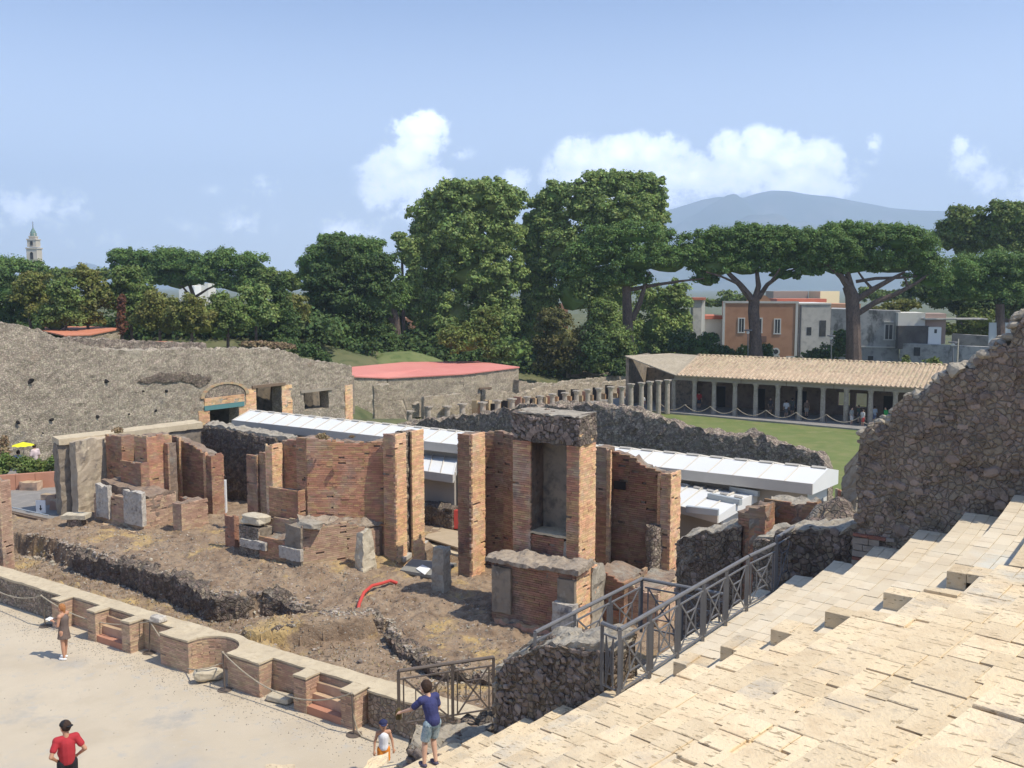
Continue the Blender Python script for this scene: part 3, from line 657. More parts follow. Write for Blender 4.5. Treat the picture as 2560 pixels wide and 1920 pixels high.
railing('steel_railing', [rA, rB - (rB - rA) * .04], 'thin grey rail closing the far end of the passage opening', (0, 1))
railing('steel_railing', [rB, rC], 'tall grey railing panel standing alone before the rubble wall', h=1.2)
railing('steel_railing', [CS(-1.75, v, 4.0) for v in (.3, 1.5, 2.7, 3.9)], 'grey steel railing behind the rubble wall, left of the passage')
railing('steel_railing', [CS(-1.70, 3.9, 4.0), CS(-.9, 3.95, 4.0), CS(-.06, 4.0, 4.0)], 'grey railing crossing the passage behind the long railing', (0,))
gA, gB = at(998, 1826, 16.27), at(1234, 1800, 16.9); gA[2] = gB[2] = 2.82
gM = gA + (gB - gA) * .56
railing('steel_gate_railing', [gA, gM, gB], 'brown steel railing with crossed braces behind the boy in blue', h=1.1, mt=M_metal_brown)
# ------------------------------------------------------------------ rubble around the gate and lower passage
def rubble_thing(name, label, q, z0, z1, mt=None, res=.09, amp=.05, jag=.08, n=0, seed=1, cat='ruin wall', stone_mat=None, cap=None, size=(.05, .11)):
    root = thing(name, (np.mean([p[0] for p in q]), np.mean([p[1] for p in q]), z0), label, cat)
    m = MB(); block(m, q, z0, z1, res, amp, jag, 4.5, seed); obj('rubble_core', m, mt or M_rubble_dark, root)
    z1 = np.broadcast_to(z1, 4)
    if cap is not None:
        c = MB(); qq = np.asarray(q, float)[:, :2]; ce = qq.mean(0); block(c, ce + (qq - ce) * .94, z1 - .1, z1 + .03, res, amp, jag, 4.5, seed); obj('top_surface', c, cap, root)
    if n:
        stones(root, q[0], q[1], z0, lambda f: z1[0] + (z1[1] - z1[0]) * f, stone_mat or M_st_dark, n, size, seed, cap=min(n, 120))
    return root
w = [P(1020, 1858, 2.78), P(1062, 1925, 2.3), P(1250, 1852, 2.78), P(1250, 1798, 2.78), P(1120, 1815, 2.78)]
rubble_thing('gate_base', 'low dark rubble base with pale top under the brown railing', [P(1016, 1868, 2.78), P(1150, 1905, 2.78), P(1240, 1808, 2.78), P(1040, 1825, 2.78)], .0, 2.76, n=160, seed=31, cap=M_rubble_top)
rubble_thing('passage_floor_rubble', 'dark sloping rubble in shade behind the boy in blue', [P(1120, 1885, 2.5), P(1240, 1875, 2.5), P(1262, 1800, 2.5), P(1130, 1815, 2.5)], .0, (2.45, 2.7, 2.9, 2.5), n=90, seed=33)
pw = MB(); pw.hexa([P(1030, 1800, 0.02), P(1350, 1800, .02), P(1330, 1700, .02), P(1010, 1735, .02)], -.1, .02)
tag(obj('passage_floor', pw, M_cap), kind='structure')
# the boy with the orange shorts stands beside a pale block in the bottom edge
lw = MB(); block(lw, [P(880, 1960, 1.0), P(968, 1930, 1.0), P(972, 1878, 1.0), P(925, 1895, 1.0)], -.2, 1.0, .12, .02, .02, 4, 2)
tag(obj('stone_block', lw, M_tufa), 'pale stone block cut by the bottom edge beside the orange shorts', 'stone')
lw2 = MB(); block(lw2, [P(650, 1975, .35), P(735, 1975, .35), P(735, 1915, .35), P(665, 1915, .35)], -.1, .4, .12, .02, .02, 4, 2)
tag(obj('stone_block', lw2, M_tufa), 'pale stone block showing only its top at the bottom edge of the arena', 'stone')
# ------------------------------------------------------------------ low stage front wall with niches and stairs
WZ = .95
def stage_front():
    root = thing('stage_front_wall', SP_(-24, 16.8, 0), 'low brick wall with niches and two small stairs along the arena floor', 'wall')
    VF, VR, VB = 16.33, 16.81, 17.32
    core, cap, low = MB(), MB(), MB(); bk = []
    def bkl(*a_):
        r = bricks(None, *a_)
        if r is not None: bk.append((r, M_low_brick, 'brick_facing'))
    def bl(u0, u1, v0, v1, z, mtop=.05, brick=True, front=True, side=True, left=False):
        q = [SP_(u0, v0), SP_(u1, v0), SP_(u1, v1), SP_(u0, v1)]
        core.hexa(q, -.05, z - mtop + .004)
        c = [SP_(u0 - .02, v0 - .02), SP_(u1 + .02, v0 - .02), SP_(u1 + .02, v1 + .0), SP_(u0 - .02, v1 + .0)]
        block(cap, c, z - mtop, z, .25, .008, .012, 3, 4)
        if brick:
            if front: bkl(q[0], q[1], 0, z - mtop, z - mtop, .05, .24, .008, .005, 0, 3)
            if side: bkl(q[1], q[2], 0, z - mtop, z - mtop, .05, .24, .008, .005, 0, 4)
            if left: bkl(q[3], q[0], 0, z - mtop, z - mtop, .05, .24, .008, .005, 0, 5)
    # back wall runs the whole length except behind the curved niche
    for a, b in ((-28.05, -26.12), (-24.03, -22.62), (-18.53, -17.25), (-15.2, -15.05)): bl(a, b, VR, VB, WZ, side=False)
    bl(-26.12, -24.03, VR + .02, VB, WZ, side=False); bl(-17.25, -15.2, VR + .02, VB, WZ, side=False)
    for a, b in ((-28.02, -27.62), (-26.12, -25.73), (-24.42, -24.03), (-17.25, -16.82), (-15.62, -15.18)): bl(a, b, VF, VR, WZ)
    # steps in the two stair niches
    for a, b in ((-25.73, -24.42), (-16.82, -15.62)):
        for k, (z, v0, v1) in enumerate(((.2, VF + .02, VF + .22), (.46, VF + .22, VF + .38), (.70, VF + .38, VR + .02))):
            m = MB(); block(m, [SP_(a, v0), SP_(b, v0), SP_(b, VR + .02), SP_(a, VR + .02)], -.05, z, .2, .008, 0, 3, k)
            obj('step', m, M_low_brick if k else M_terracotta, root)
    # the large block with the concave niche
    un0, un1 = -21.39, -19.75
    bl(-22.62, un0, VF, VB, WZ); bl(un1, -18.53, VF, VB, WZ, left=True)
    m = MB(); nn = 14; R = (un1 - un0) / 2; cu = (un0 + un1) / 2; arc = []
    for k in range(nn + 1):
        a = math.pi * (1 - k / nn); arc.append((cu + R * math.cos(a), VF + .12 + R * .86 * math.sin(a)))
    for (a0, b0), (a1, b1) in zip(arc[:-1], arc[1:]):
        q = [SP_(a0, b0), SP_(a1, b1), SP_(a1, max(VB, b1 + .28)), SP_(a0, max(VB, b0 + .28))]
        core.hexa(q, -.05, WZ - .05); cap.hexa(q, WZ - .05, WZ + .001); bkl(q[0], q[1], 0, WZ - .05, WZ - .05, .05, .2, .008, .005, 0, 7)
    for a0, b0, nx in ((un0, VF, -1), (un1, VF, 1)): pass
    # plain rubble stretches to left and right
    for a, b, se in ((-48, -28.05, 3), (-15.05, -11.0, 5)):
        g = np.arange(a, b, 1.2); g = np.append(g, b)
        for x0, x1 in zip(g[:-1], g[1:]):
            if x1 - x0 < .1: continue
            block(low, [SP_(x0, VR - .12), SP_(x1, VR - .12), SP_(x1, VB), SP_(x0, VB)], -.05, WZ - .06, .12, .012, 0, 6, se)
            block(cap, [SP_(x0, VR - .15), SP_(x1, VR - .15), SP_(x1, VB + .02), SP_(x0, VB + .02)], WZ - .06, WZ, .3, .01, .012, 3, 6)
    obj('core', core, M_core, root); obj('mortar_capping', cap, M_cap, root)
    lay_bricks(root, bk); obj('rubble_stretch', low, M_rubble, root)
    # broken crest stones behind the capping
    for nm, uu in (('slab', -17.9),): pass
stage_front()
def irregular(name, c, size, mt, label, cat, seed, rot=0., org=None, n=12, mm=9, amp=.16, box=.5):
    m = MB(); m.ball((0, 0, 0), 1, n, mm); v = m.v[0]
    v[:] = np.sign(v) * np.abs(v) ** box; v *= 1 + amp * fbm(v * 1.4 + seed * 3.3, 3, seed)[:, None]; v *= np.asarray(size, float) / 2
    cr, sr = math.cos(rot), math.sin(rot); v[:] = np.column_stack((v[:, 0] * cr - v[:, 1] * sr, v[:, 0] * sr + v[:, 1] * cr, v[:, 2])) + np.asarray(c, float)
    return tag(obj(name, m, mt), label, cat)
c = P(521, 1686, .2); irregular('carved_stone', (c[0], c[1], .2), (.8, .32, .34), M_travertine, 'pale carved stone lying in the curved niche of the stage wall', 'stone', 3, .5, box=.6)
c = P(702, 1742, .12); irregular('stone_slab', (c[0], c[1], .1), (.75, .38, .16), M_travertine, 'low pale stone slab at the foot of the stage wall', 'stone', 5, -.45, box=.35, amp=.08)
c = P(395, 1546, 1.05); irregular('stone', (c[0], c[1], 1.04), (.5, .3, .2), M_marble, 'grey stone lying on top of the stage wall', 'stone', 9, -.4)
# ------------------------------------------------------------------ earth between stage wall and stage building
bank_t = np.array([(-60, 20.2), (-36, 20.0), (-33.6, 20.1), (-32.2, 19.82), (-29.7, 19.92), (-27.5, 19.75), (-25.3, 19.53), (-23.6, 19.2), (-22.9, 19.6), (-22.3, 20.6), (-20.9, 20.3), (-19.8, 20.1), (-18.95, 19.85), (-18.4, 20.6), (-17.9, 20.9), (-17.5, 20.33), (-16.3, 19.65), (-14.6, 19.05), (-13.1, 19.5), (-10, 19.4), (5, 19.4)])
def stage_z(u, v, x, y):
    vb = np.interp(u, bank_t[:, 0], bank_t[:, 1]); p = np.column_stack((u, v, u * 0))
    vb = vb + .13 * fbm(p * 1.7, 3, 5) + .06 * fbm(p * 6, 2, 6)
    lo = .08 + .3 * sstep(u, -24, -20) + .12 * sstep(v, 17.3, 19)
    hi = 1.0 - .18 * sstep(u, -22.6, -21.5) - .05 * sstep(u, -18.5, -17.5) + .10 * sstep(v, 20, 23)
    hi = hi - .0 * u
    k = sstep(v, vb - .07, vb + .07)
    z = lo + (hi - lo) * k + .05 * fbm(p * 1.1, 3, 1) + (.035 + .03 * k) * fbm(p * 4.2, 3, 2) + .035 * np.abs(fbm(p * 9, 2, 3))
    for (u0, v0, u1, v1, wd, ht) in ((-18.6, 20.3, -20.1, 18.6, .42, .62), (-20.1, 18.6, -20.55, 18.25, .5, .55)):    # the ridge of rubble crossing the trench
        d = np.array((u1 - u0, v1 - v0)); L2 = d @ d; t = np.clip(((u - u0) * d[0] + (v - v0) * d[1]) / L2, 0, 1)
        r = np.hypot(u - u0 - t * d[0], v - v0 - t * d[1]); z = np.maximum(z, (lo + ht + .05 * fbm(p * 5, 2, 8)) * (1 - sstep(r, wd, wd + .22)))
    r = np.abs(v - 17.75 - .15 * np.sin(u * .8)) + .05 * fbm(p * 5, 2, 12)                         # rough lip of masonry behind the front wall
    z = np.maximum(z, (.62 + .12 * fbm(p * 3.1, 3, 14)) * (1 - sstep(r, .2, .34)) * (sstep(u, -33, -32) * (1 - sstep(u, -18.0, -17.4)) + sstep(u, -16.9, -16.5)))
    z = np.where(v < 17.34, -.2, z)
    # court beyond the left end is lower paving
    z = np.where((u < -37.3) & (v > 21.5), np.minimum(z, .95), z)
    z = np.where((u > -21.4) & (u < -18.6) & (v > 25.2), .1, z)                     # the pit in the doorway
    return z
sg = heightfield('stage_earth', np.arange(-50, 2, .085), np.concatenate((np.arange(17.2, 26, .085), np.arange(26, 31, .25))), stage_z, M_earth, (US, VS))
for p_ in sg.data.polygons: pass
me = sg.data; me.polygons.foreach_set('use_smooth', np.zeros(len(me.polygons), bool))
def SZ(u, v): return float(stage_z(np.array([float(u)]), np.array([float(v)]), None, None)[0])
def trench_wall(label, ua, ub, drop, lo, mt, seed):
    g = np.arange(ua, ub, .55); g = np.append(g, ub); root = thing('trench_wall', SP_((ua + ub) / 2, 19.8, lo), label, 'ruin wall'); m = MB()
    for a, b in zip(g[:-1], g[1:]):
        if b - a < .05: continue
        va, vb = np.interp((a, b), bank_t[:, 0], bank_t[:, 1]) + .05 * fbm(np.array([(a * 2, 1, 1), (b * 2, 1, 1)]), 2, seed); za, zb = SZ(a, va + .4) - drop, SZ(b, vb + .4) - drop
        block(m, [SP_(a, va - .22), SP_(b, vb - .22), SP_(b, vb + .4), SP_(a, va + .4)], lo - .15, (za, zb, zb + .03, za + .03), .075, .055, .10, 4.2, seed)
    obj('rubble_masonry', m, mt, root); va, vb = np.interp((ua, ub), bank_t[:, 0], bank_t[:, 1])  # darker rubble also carries the shade of the bank side in its colour
trench_wall('long dark rubble retaining wall of the trench on the left', -32.3, -22.75, -.0, .0, M_rubble_dark, 3)
trench_wall('lower rubble retaining wall left of the red pipe', -22.5, -18.9, .02, .2, M_rubble_dark, 5)
trench_wall('rough rubble retaining wall below the tower podium', -17.6, -12.0, .05, .3, M_rubble_dark, 7)
rt = thing('rubble_ridge', SP_(-19.3, 19.5, .3), 'low brown rubble wall crossing the trench below the red pipe', 'ruin wall'); m = MB()
for (ua, va, ub, vb, z0_, z1_) in ((-18.3, 20.9, -19.3, 19.7, .95, 1.0), (-19.3, 19.7, -20.1, 18.6, 1.0, .98), (-20.1, 18.6, -20.55, 18.05, .98, .85)):
    d_ = np.array((ub - ua, vb - va)); d_ = d_ / np.linalg.norm(d_); n_ = np.array((-d_[1], d_[0])) * .42
    block(m, [SP_(ua + n_[0], va + n_[1]), SP_(ub + n_[0], vb + n_[1]), SP_(ub - n_[0], vb - n_[1]), SP_(ua - n_[0], va - n_[1])][::1], .1, (z0_, z1_, z1_, z0_), .08, .06, .09, 4, 6)
obj('rubble_masonry', m, mat('brown_rubble', (.25, .20, .155), (.31, .255, .20), 1.4, (.16, .13, .10), bump=1.6, bscale=14, vor=(9., (.14, .11, .085), .28)), rt)
# loose stones and dry tufts on it
def scatter_stones():
    r = np.random.default_rng(3); m = MB(); n = 5200
    u = r.uniform(-36, -11.5, n); v = 17.4 + 6. * r.random(n); edge = np.interp(u, bank_t[:, 0], bank_t[:, 1]); near = r.random(n) < .45
    v = np.where(near, edge + r.normal(0, .16, n) - .05, v); z = stage_z(u, v, None, None); s = r.uniform(.016, .05, n) * np.where(near, 1.4, 1) * np.where(r.random(n) < .04, 1.8, 1)
    b = MB(); b.ball((0, 0, 0), 1, 5, 3); bv = b.v[0]; bq, bt = b.q[0], b.t[0]; k = len(bv)
    pos = np.outer(u, US) + np.outer(v, VS); jit = 1 + r.uniform(-.35, .35, (n, k, 1)); sc = np.stack((s, s * r.uniform(.6, 1, n), s * r.uniform(.4, .8, n)), 1)
    V = bv[None] * jit * sc[:, None, :]; a = r.uniform(0, 6.3, n); ca, sa = np.cos(a)[:, None], np.sin(a)[:, None]
    V = np.stack((V[..., 0] * ca - V[..., 1] * sa + pos[:, :1], V[..., 0] * sa + V[..., 1] * ca + pos[:, 1:2], V[..., 2] + z[:, None]), -1)
    m.add(V.reshape(-1, 3), (np.arange(n)[:, None, None] * k + bq[None]).reshape(-1, 4), (np.arange(n)[:, None, None] * k + bt[None]).reshape(-1, 3))
    tag(obj('loose_rubble', m, mat('loose_stone', (.29, .245, .195), (.36, .31, .25), 1.5, (.20, .165, .135), island=.45, hue=.02)), 'loose stones scattered over the brown earth behind the stage wall', 'rubble', kind='stuff')
    m = MB(); n = 2600; u = r.uniform(-36, -11.5, n); v = np.where(r.random(n) < .55, 17.9 + r.random(n) * 1.6, 17.6 + 6 * r.random(n)); z = stage_z(u, v, None, None); a = r.uniform(0, 6.3, n); h = r.uniform(.03, .13, n); w = r.uniform(.012, .03, n)
    pos = np.outer(u, US) + np.outer(v, VS); dx, dy = np.cos(a) * w, np.sin(a) * w; l = r.normal(0, .05, (n, 2))
    T = np.stack((np.column_stack((pos[:, 0] - dx, pos[:, 1] - dy, z)), np.column_stack((pos[:, 0] + dx, pos[:, 1] + dy, z)), np.column_stack((pos[:, 0] + l[:, 0], pos[:, 1] + l[:, 1], z + h))), 1)
    m.add(T.reshape(-1, 3), None, np.arange(n * 3).reshape(-1, 3)); tag(obj('dry_grass', m, L_dry), 'dry yellow grass tufts on the stage earth', 'grass', kind='stuff')
scatter_stones()
# ------------------------------------------------------------------ ruined stage building
RUINS = []
class Ruin:
    """one standing ruin: brick faces course by course over a mortar core"""
    def __init__(s, name, label, at_, cat='ruin wall', group=None): s.root = thing(name, at_, label, cat, group); s.core = MB(); s.sd = 1; s.batch = []; RUINS.append(s)
    def prism(s, u0, u1, v0, v1, z0, zt, mt=None, faces='fr', jag=.07, res=.16, part='brick_facing', core=None, amp=.02, h=.068, w=.27, miss=.02, out=.007):
        """block from u0..u1 (along) and v0..v1 (away); zt = height or (front-left, front-right, back-right, back-left)"""
        zt = np.broadcast_to(zt, 4).astype(float); q = [SP_(u0, v0), SP_(u1, v0), SP_(u1, v1), SP_(u0, v1)]; s.poly(q, z0, zt, mt, faces, jag, res, part, core, amp, h, w, miss, out)
    def poly(s, q, z0, zt, mt=None, faces='fr', jag=.07, res=.16, part='brick_facing', core=None, amp=.02, h=.068, w=.27, miss=.02, out=.007):
        zt = np.broadcast_to(zt, 4).astype(float); s.sd += 1
        m = MB(); qc = np.asarray(q, float)[:, :2]
        if mt: ce = qc.mean(0); L_ = np.linalg.norm(qc - ce, axis=1, keepdims=True); qc = ce + (qc - ce) * np.maximum(.55, 1 - .065 / L_)
        block(m, qc, z0 - .3, zt - (.05 if mt else 0), res, amp, jag, 4.5, s.sd); obj('masonry' if core else 'mortar_core', m, core or M_core, s.root)
        if mt:
            idx = {'f': (0, 1), 'r': (1, 2), 'b': (2, 3), 'l': (3, 0)}
            for k in faces:
                i, j = idx[k]; r = bricks(None, q[i], q[j], z0, zt[i], zt[j], h, w, .009, out, jag, s.sd, miss)
                if r is not None: s.batch.append((r, mt, part))
    def slab(s, name, u0, u1, v0, v1, z0, z1, mt, amp=.02, jag=0., res=.1):
        m = MB(); s.sd += 1; block(m, [SP_(u0, v0), SP_(u1, v0), SP_(u1, v1), SP_(u0, v1)], z0, z1, res, amp, jag, 6, s.sd); obj(name, m, mt, s.root)
def px(xl, xr, yt, v, ym=None):                  # front face between two sight lines at depth v -> u0, u1, z
    ym = ym or yt + 60; return PV(xl, ym, v)[0], PV(xr, ym, v)[0], PV((xl + xr) / 2, yt, v)[1]
def depth(xs, ys, u): return PU(xs, ys, u)[0]
G0 = .95
# ---- left wing: plastered pier, brick piers, podium with marble
A = Ruin('scaena_ruin', 'left brick ruin of the stage building with marble slabs on its podium', SP_(-34, 24.5, G0), 'ruin')
u0, u1, z = px(177, 193, 1103, 22.8, 1200); v2 = depth(275, 1150, u1)
A.prism(u0, u1, 22.8, v2, G0, (z, z, ZT(*SP_(u1, v2)[:2], 1093), z), core=M_plaster, amp=.03, jag=.06)
u0, u1, z = px(270, 305, 1088, 24.1); v2 = depth(338, 1120, u1); zf = z
A.prism(u0 - .1, u1, 24.1, v2, 2.2, z, M_brick_red_shade, 'fr', part='brick_facing')
A.prism(u1 - .5, u1 + 2.2, v2, v2 + .5, 1.5, z - .2, M_brick_red_shade, 'f')
u0, u1, z = px(338, 368, 1090, 23.95); v2 = depth(430, 1130, u1); pl = (u1, v2)
A.prism(u0, u1, 23.95, v2, 2.0, (z, z, ZT(*SP_(u1, v2)[:2], 1083), z), M_brick, 'fr')
u0b, _, z2 = px(302, 352, 1155, 23.6, 1180); A.prism(u0b, px(302, 352, 1155, 23.6, 1180)[1], 23.6, 24.0, 2.0, z2, M_brick_red_shade, 'fr', jag=.03)
# long red wall to the right, with thin pilasters and the end pier
V5 = 25.95
u0, _, zA = px(432, 450, 1090, V5, 1150); _, u1, zB = px(505, 520, 1133, V5, 1200)
A.prism(u0, u1, V5, V5 + .6, G0, (zA, zB, zB, zA), M_brick_red_shade, 'f', jag=.05)
for xa, xb, yt in ((445, 450, 1092), (509, 514, 1128)):
    a, b, zz = px(xa, xb, yt, V5 - .12, 1180); A.prism(a, b, V5 - .12, V5, G0, zz, M_brick_pale_sun, 'fr', jag=.02)
a, b, zz = px(518, 531, 1138, V5 - .1, 1250); v2 = depth(561, 1230, b); A.prism(a, b, V5 - .1, v2, G0, zz, M_brick_red_shade, 'fr', jag=.04)
# podium
VP = 22.75; a, b, zp = px(237, 355, 1222, VP, 1290); zl_ = ZT(*SP_(a, VP)[:2], 1212); v2 = depth(441, 1290, b); zr_ = ZT(*SP_(b, VP)[:2], 1248)
A.prism(a, b, VP, v2, G0, (zl_ - .35, zr_ - .05, zr_ + .0, zl_), M_low_brick, 'fr', jag=.03, out=.01)
A.prism(a, b, VP + .35, 24.2, G0, (zl_ + .12, zr_ + .1, zr_ + .1, zl_ + .12), core=M_core, jag=.04, amp=.03)
for xa, xb, yt, yb in ((240, 270, 1214, 1294), (309, 354, 1228, 1312)):
    c0, c1, zt_ = px(xa, xb, yt, VP - .14, (yt + yb) / 2); zb_ = PV((xa + xb) / 2, yb, VP - .14)[1]; A.slab('marble_slab', c0, c1, VP - .14, VP + .06, zb_, zt_, M_marble, .02, .05)
c0, c1, _ = px(240, 350, 1300, VP - .3, 1300); A.slab('plinth_course', c0, c1, VP - .3, VP, G0 - .1, G0 + .14, M_low_brick, .03, .03)
a, b, zz = px(433, 454, 1257, 23.4, 1300); v2 = depth(520, 1290, b); A.prism(a, b, 23.4, v2, G0, (zz, zz, ZT(*SP_(b, v2)[:2], 1246), zz), M_low_brick, 'fr', jag=.05)
A.prism(a - .9, a, v2 - .25, v2, G0, zz - .1, M_brick_red_shade, 'f', jag=.06)
c = P(191, 1306, 1.2); st_ = MB(); block(st_, [c + (-.5, -.3, 0), c + (.5, -.3, 0), c + (.5, .3, 0), c + (-.5, .3, 0)], 1.38, 1.56, .12, .02, .0, 5, 3)
tag(obj('stone_slab', st_, M_travertine), 'pale flat stone slab resting on a stub beside the plastered pier', 'stone')
st_ = MB(); block(st_, [c + (-.3, -.2, 0), c + (.3, -.2, 0), c + (.3, .2, 0), c + (-.3, .2, 0)], .7, 1.37, .12, .03, 0, 5, 4)
tag(obj('stone_stub', st_, M_rubble), 'short masonry stub carrying the pale flat slab', 'stone')
# ---- middle: stepped piers, the lit oblique wall, the tall split pier
B = Ruin('scaena_ruin', 'middle brick ruin with a wide sunlit wall between the two tall piers', SP_(-23.5, 25, G0), 'ruin')
for xa, xb, yt, v, dx in ((618, 643, 1136, 25.0, 650), (650, 665, 1130, 25.1, None), (665, 681, 1111, 24.6, 707)):
    a, b, zz = px(xa, xb, yt, v, yt + 70); B.prism(a, b, v, depth(dx, yt + 70, b) if dx else v + 1., G0 + .6, zz, M_brick_red_shade if dx != 707 else M_brick_pale_sun, 'fr', jag=.05)
a, b, zz = px(707, 745, 1099, 25.2, 1160); B.prism(a, b, 25.2, 25.7, G0, zz, M_brick_red_shade, 'f', jag=.05)
VM = 23.95; a, b, zz = px(743, 768, 1095, VM, 1200); pA = np.array((b, VM)); zA = zz
B.prism(a, b, VM, VM + .9, G0, zz, M_brick_red_shade, 'fr', jag=.03)
# oblique wall
uB = -22.15; vB = PU(958, 1180, uB)[0]; pB = np.array((uB, vB)); d = (pB - pA) / np.linalg.norm(pB - pA); nb = np.array((-d[1], d[0])) * .7
qq = [SP_(*pA), SP_(*pB), SP_(*(pB + nb)), SP_(*(pA + nb))]; zB = ZT(*SP_(*pB)[:2], 1103)
def sub_poly(f0, f1, drop0, drop1, mt):
    a_, b_ = pA + (pB - pA) * f0, pA + (pB - pA) * f1; za, zb = zA + (zB - zA) * f0 - drop0, zA + (zB - zA) * f1 - drop1
    B.poly([SP_(*a_), SP_(*b_), SP_(*(b_ + nb)), SP_(*(a_ + nb))], G0, (za, zb, zb, za), mt, 'f', jag=.05, miss=.02)
sub_poly(0, .34, -.03, .02, M_brick); sub_poly(.34, .75, .04, .08, M_brick); sub_poly(.75, 1., .05, -.03, M_brick)
# tall split pier
VCP = 25.35; a, b, zz = px(960, 989, 1084, VCP, 1240); v1_ = depth(1016, 1240, b); v2_ = depth(1031, 1240, b); v3_ = depth(1060, 1240, b)
B.prism(a, b, VCP, v1_, .6, zz, M_brick, 'f', jag=.02); B.prism(a + .02, b, VCP, v1_, .6, zz, M_brick_pale_sun, 'r', jag=.02)
B.prism(a, b - .16, v1_, v2_, .6, zz - .02, core=M_rubble, jag=.02, amp=.05); B.prism(a, b, v2_, v3_, .6, zz, M_brick_pale_sun, 'r', jag=.02)
# low wall, podium, capitals
a, b, zz = px(673, 745, 1223, 23.55, 1260); B.prism(a, b, 23.55, 23.9, 2., zz, M_brick_red_shade, 'fr', jag=.03)
VP = 22.65; a, b, _ = px(600, 752, 1296, VP, 1380); zL = ZT(*SP_(a, VP)[:2], 1292); zR = ZT(*SP_(b, VP)[:2], 1318); v2 = depth(905, 1350, b)
um = a + (b - a) * .32
B.prism(a, um, VP, VP + .8, G0, zL - .3, M_rubble, 'f', core=M_grey_plaster, jag=.04); B.prism(um, b - .75, VP + .02, VP + .8, G0, zR - .62, M_brick_red_shade, 'f', jag=.07)
B.prism(b - .75, b, VP, VP + .8, G0, zR - .03, core=M_grey_plaster, jag=.05, amp=.03)
B.prism(a + .3, b - .4, VP + .75, 24.6, G0, (zL - .1, zR + .02, zR + .02, zL - .1), M_low_brick, 'f', jag=.03, amp=.03)
pQ = (PV(948, 1360, 25.35)[0], 25.35); zQ = ZT(*SP_(*pQ)[:2], 1312)
B.poly([SP_(b, VP + .1), SP_(b + (pQ[0] - b) * .55, VP + .1 + (pQ[1] - VP) * .55), SP_(*(pA + (pB - pA) * .6)), SP_(b - .9, VP + .75)], G0 - .1, (zR, zR - .08, zR - .02, zR + .05), M_low_brick, 'f', jag=.05, miss=.05)
B.poly([SP_(b + (pQ[0] - b) * .55, VP + .1 + (pQ[1] - VP) * .55), SP_(*pQ), SP_(*pB), SP_(*(pA + (pB - pA) * .6))], G0 - .1, (zR - .08, zQ - .25, zQ, zR), M_low_brick, 'f', jag=.09, miss=.12)
m = MB(); block(m, [SP_(b - .2, VP + .2), SP_(*(np.array(pQ) * .9 + np.array((b, VP)) * .1)), SP_(*pB), SP_(*(pA + (0, -.5)))], zR - .3, (zR + .04, zQ - .02, zQ + .1, zR + .14), .1, .05, .08, 4, 21); obj('rubble_ledge', m, M_ledge, B.root)
for xa, xb, yt, yb in ((600, 662, 1352, 1372), (697, 751, 1370, 1400)):
    c0, c1, zt_ = px(xa, xb, yt, VP - .12, yb); zb_ = PV((xa + xb) / 2, yb, VP - .12)[1]; B.slab('marble_block', c0, c1, VP - .12, VP + .03, zb_, zt_, M_marble, .02, .01)
c0, c1, _ = px(598, 750, 1400, VP - .28, 1410); B.slab('plinth_course', c0, c1, VP - .28, VP, G0 - .1, G0 + .12, M_low_brick, .04, .05)
c = SP_(a + .5, VP + .35); irregular('capital_block', (c[0], c[1], zL - .08), (.95, .7, .36), M_travertine, 'pale weathered capital block on the left end of the middle podium', 'stone', 15, -.55, box=.4)
u_, v_ = -23.35, VP + .4; c = SP_(u_, v_); irregular('capital_block', (c[0], c[1], zR + .02), (.9, .6, .26), M_rubble_top, 'rough pale block on the right end of the middle podium', 'stone', 17, -.55, box=.4)
# small square pier left of the podium
Q = Ruin('brick_pier', 'short square brick pier left of the middle podium', SP_(-27.6, 23.2, G0), 'pier')
a, b, zz = px(563, 586, 1288, 22.95, 1330); Q.prism(a, b, 22.95, depth(597, 1330, b), G0, zz, M_brick_red_shade, 'fr', jag=.04)
# standing stones
def standing(name, x0, x1, xs, yt, yb, label, seed, mt, lean=.1):
    base = P(x1, yb, G0 - .02); zt_ = ZT(base[0], base[1], yt); w = P(x1, yb, G0)[0] - P(x0, yb, G0)[0]
    m = MB(); u, v = base[:2] @ US, base[:2] @ VS; u1_ = u; u0_ = u - (x1 - x0) / FPX * base[1] * 1.15; v2 = depth(xs, yb - 30, u)
    block(m, [SP_(u0_, v), SP_(u1_, v), SP_(u1_, v2), SP_(u0_, v2)], G0 - .3, zt_, .07, .045, .06, 3.2, seed); vv = m.v[0]; f = np.clip((vv[:, 2] - G0) / (zt_ - G0), 0, 1)
    ce = vv[:, :2].mean(0); vv[:, :2] = ce + (vv[:, :2] - ce) * (1 - lean * f)[:, None]; return tag(obj(name, m, mt), label, 'stone')
standing('standing_stone', 880, 908, 941, 1334, 1432, 'pointed pale standing block on the earth before the tall split pier', 3, M_travertine, .35)
standing('column_stub', 1077, 1108, 1128, 1374, 1484, 'broken rubble column stub with flat top beside the shaded earth', 5, M_rubble_top, .05)
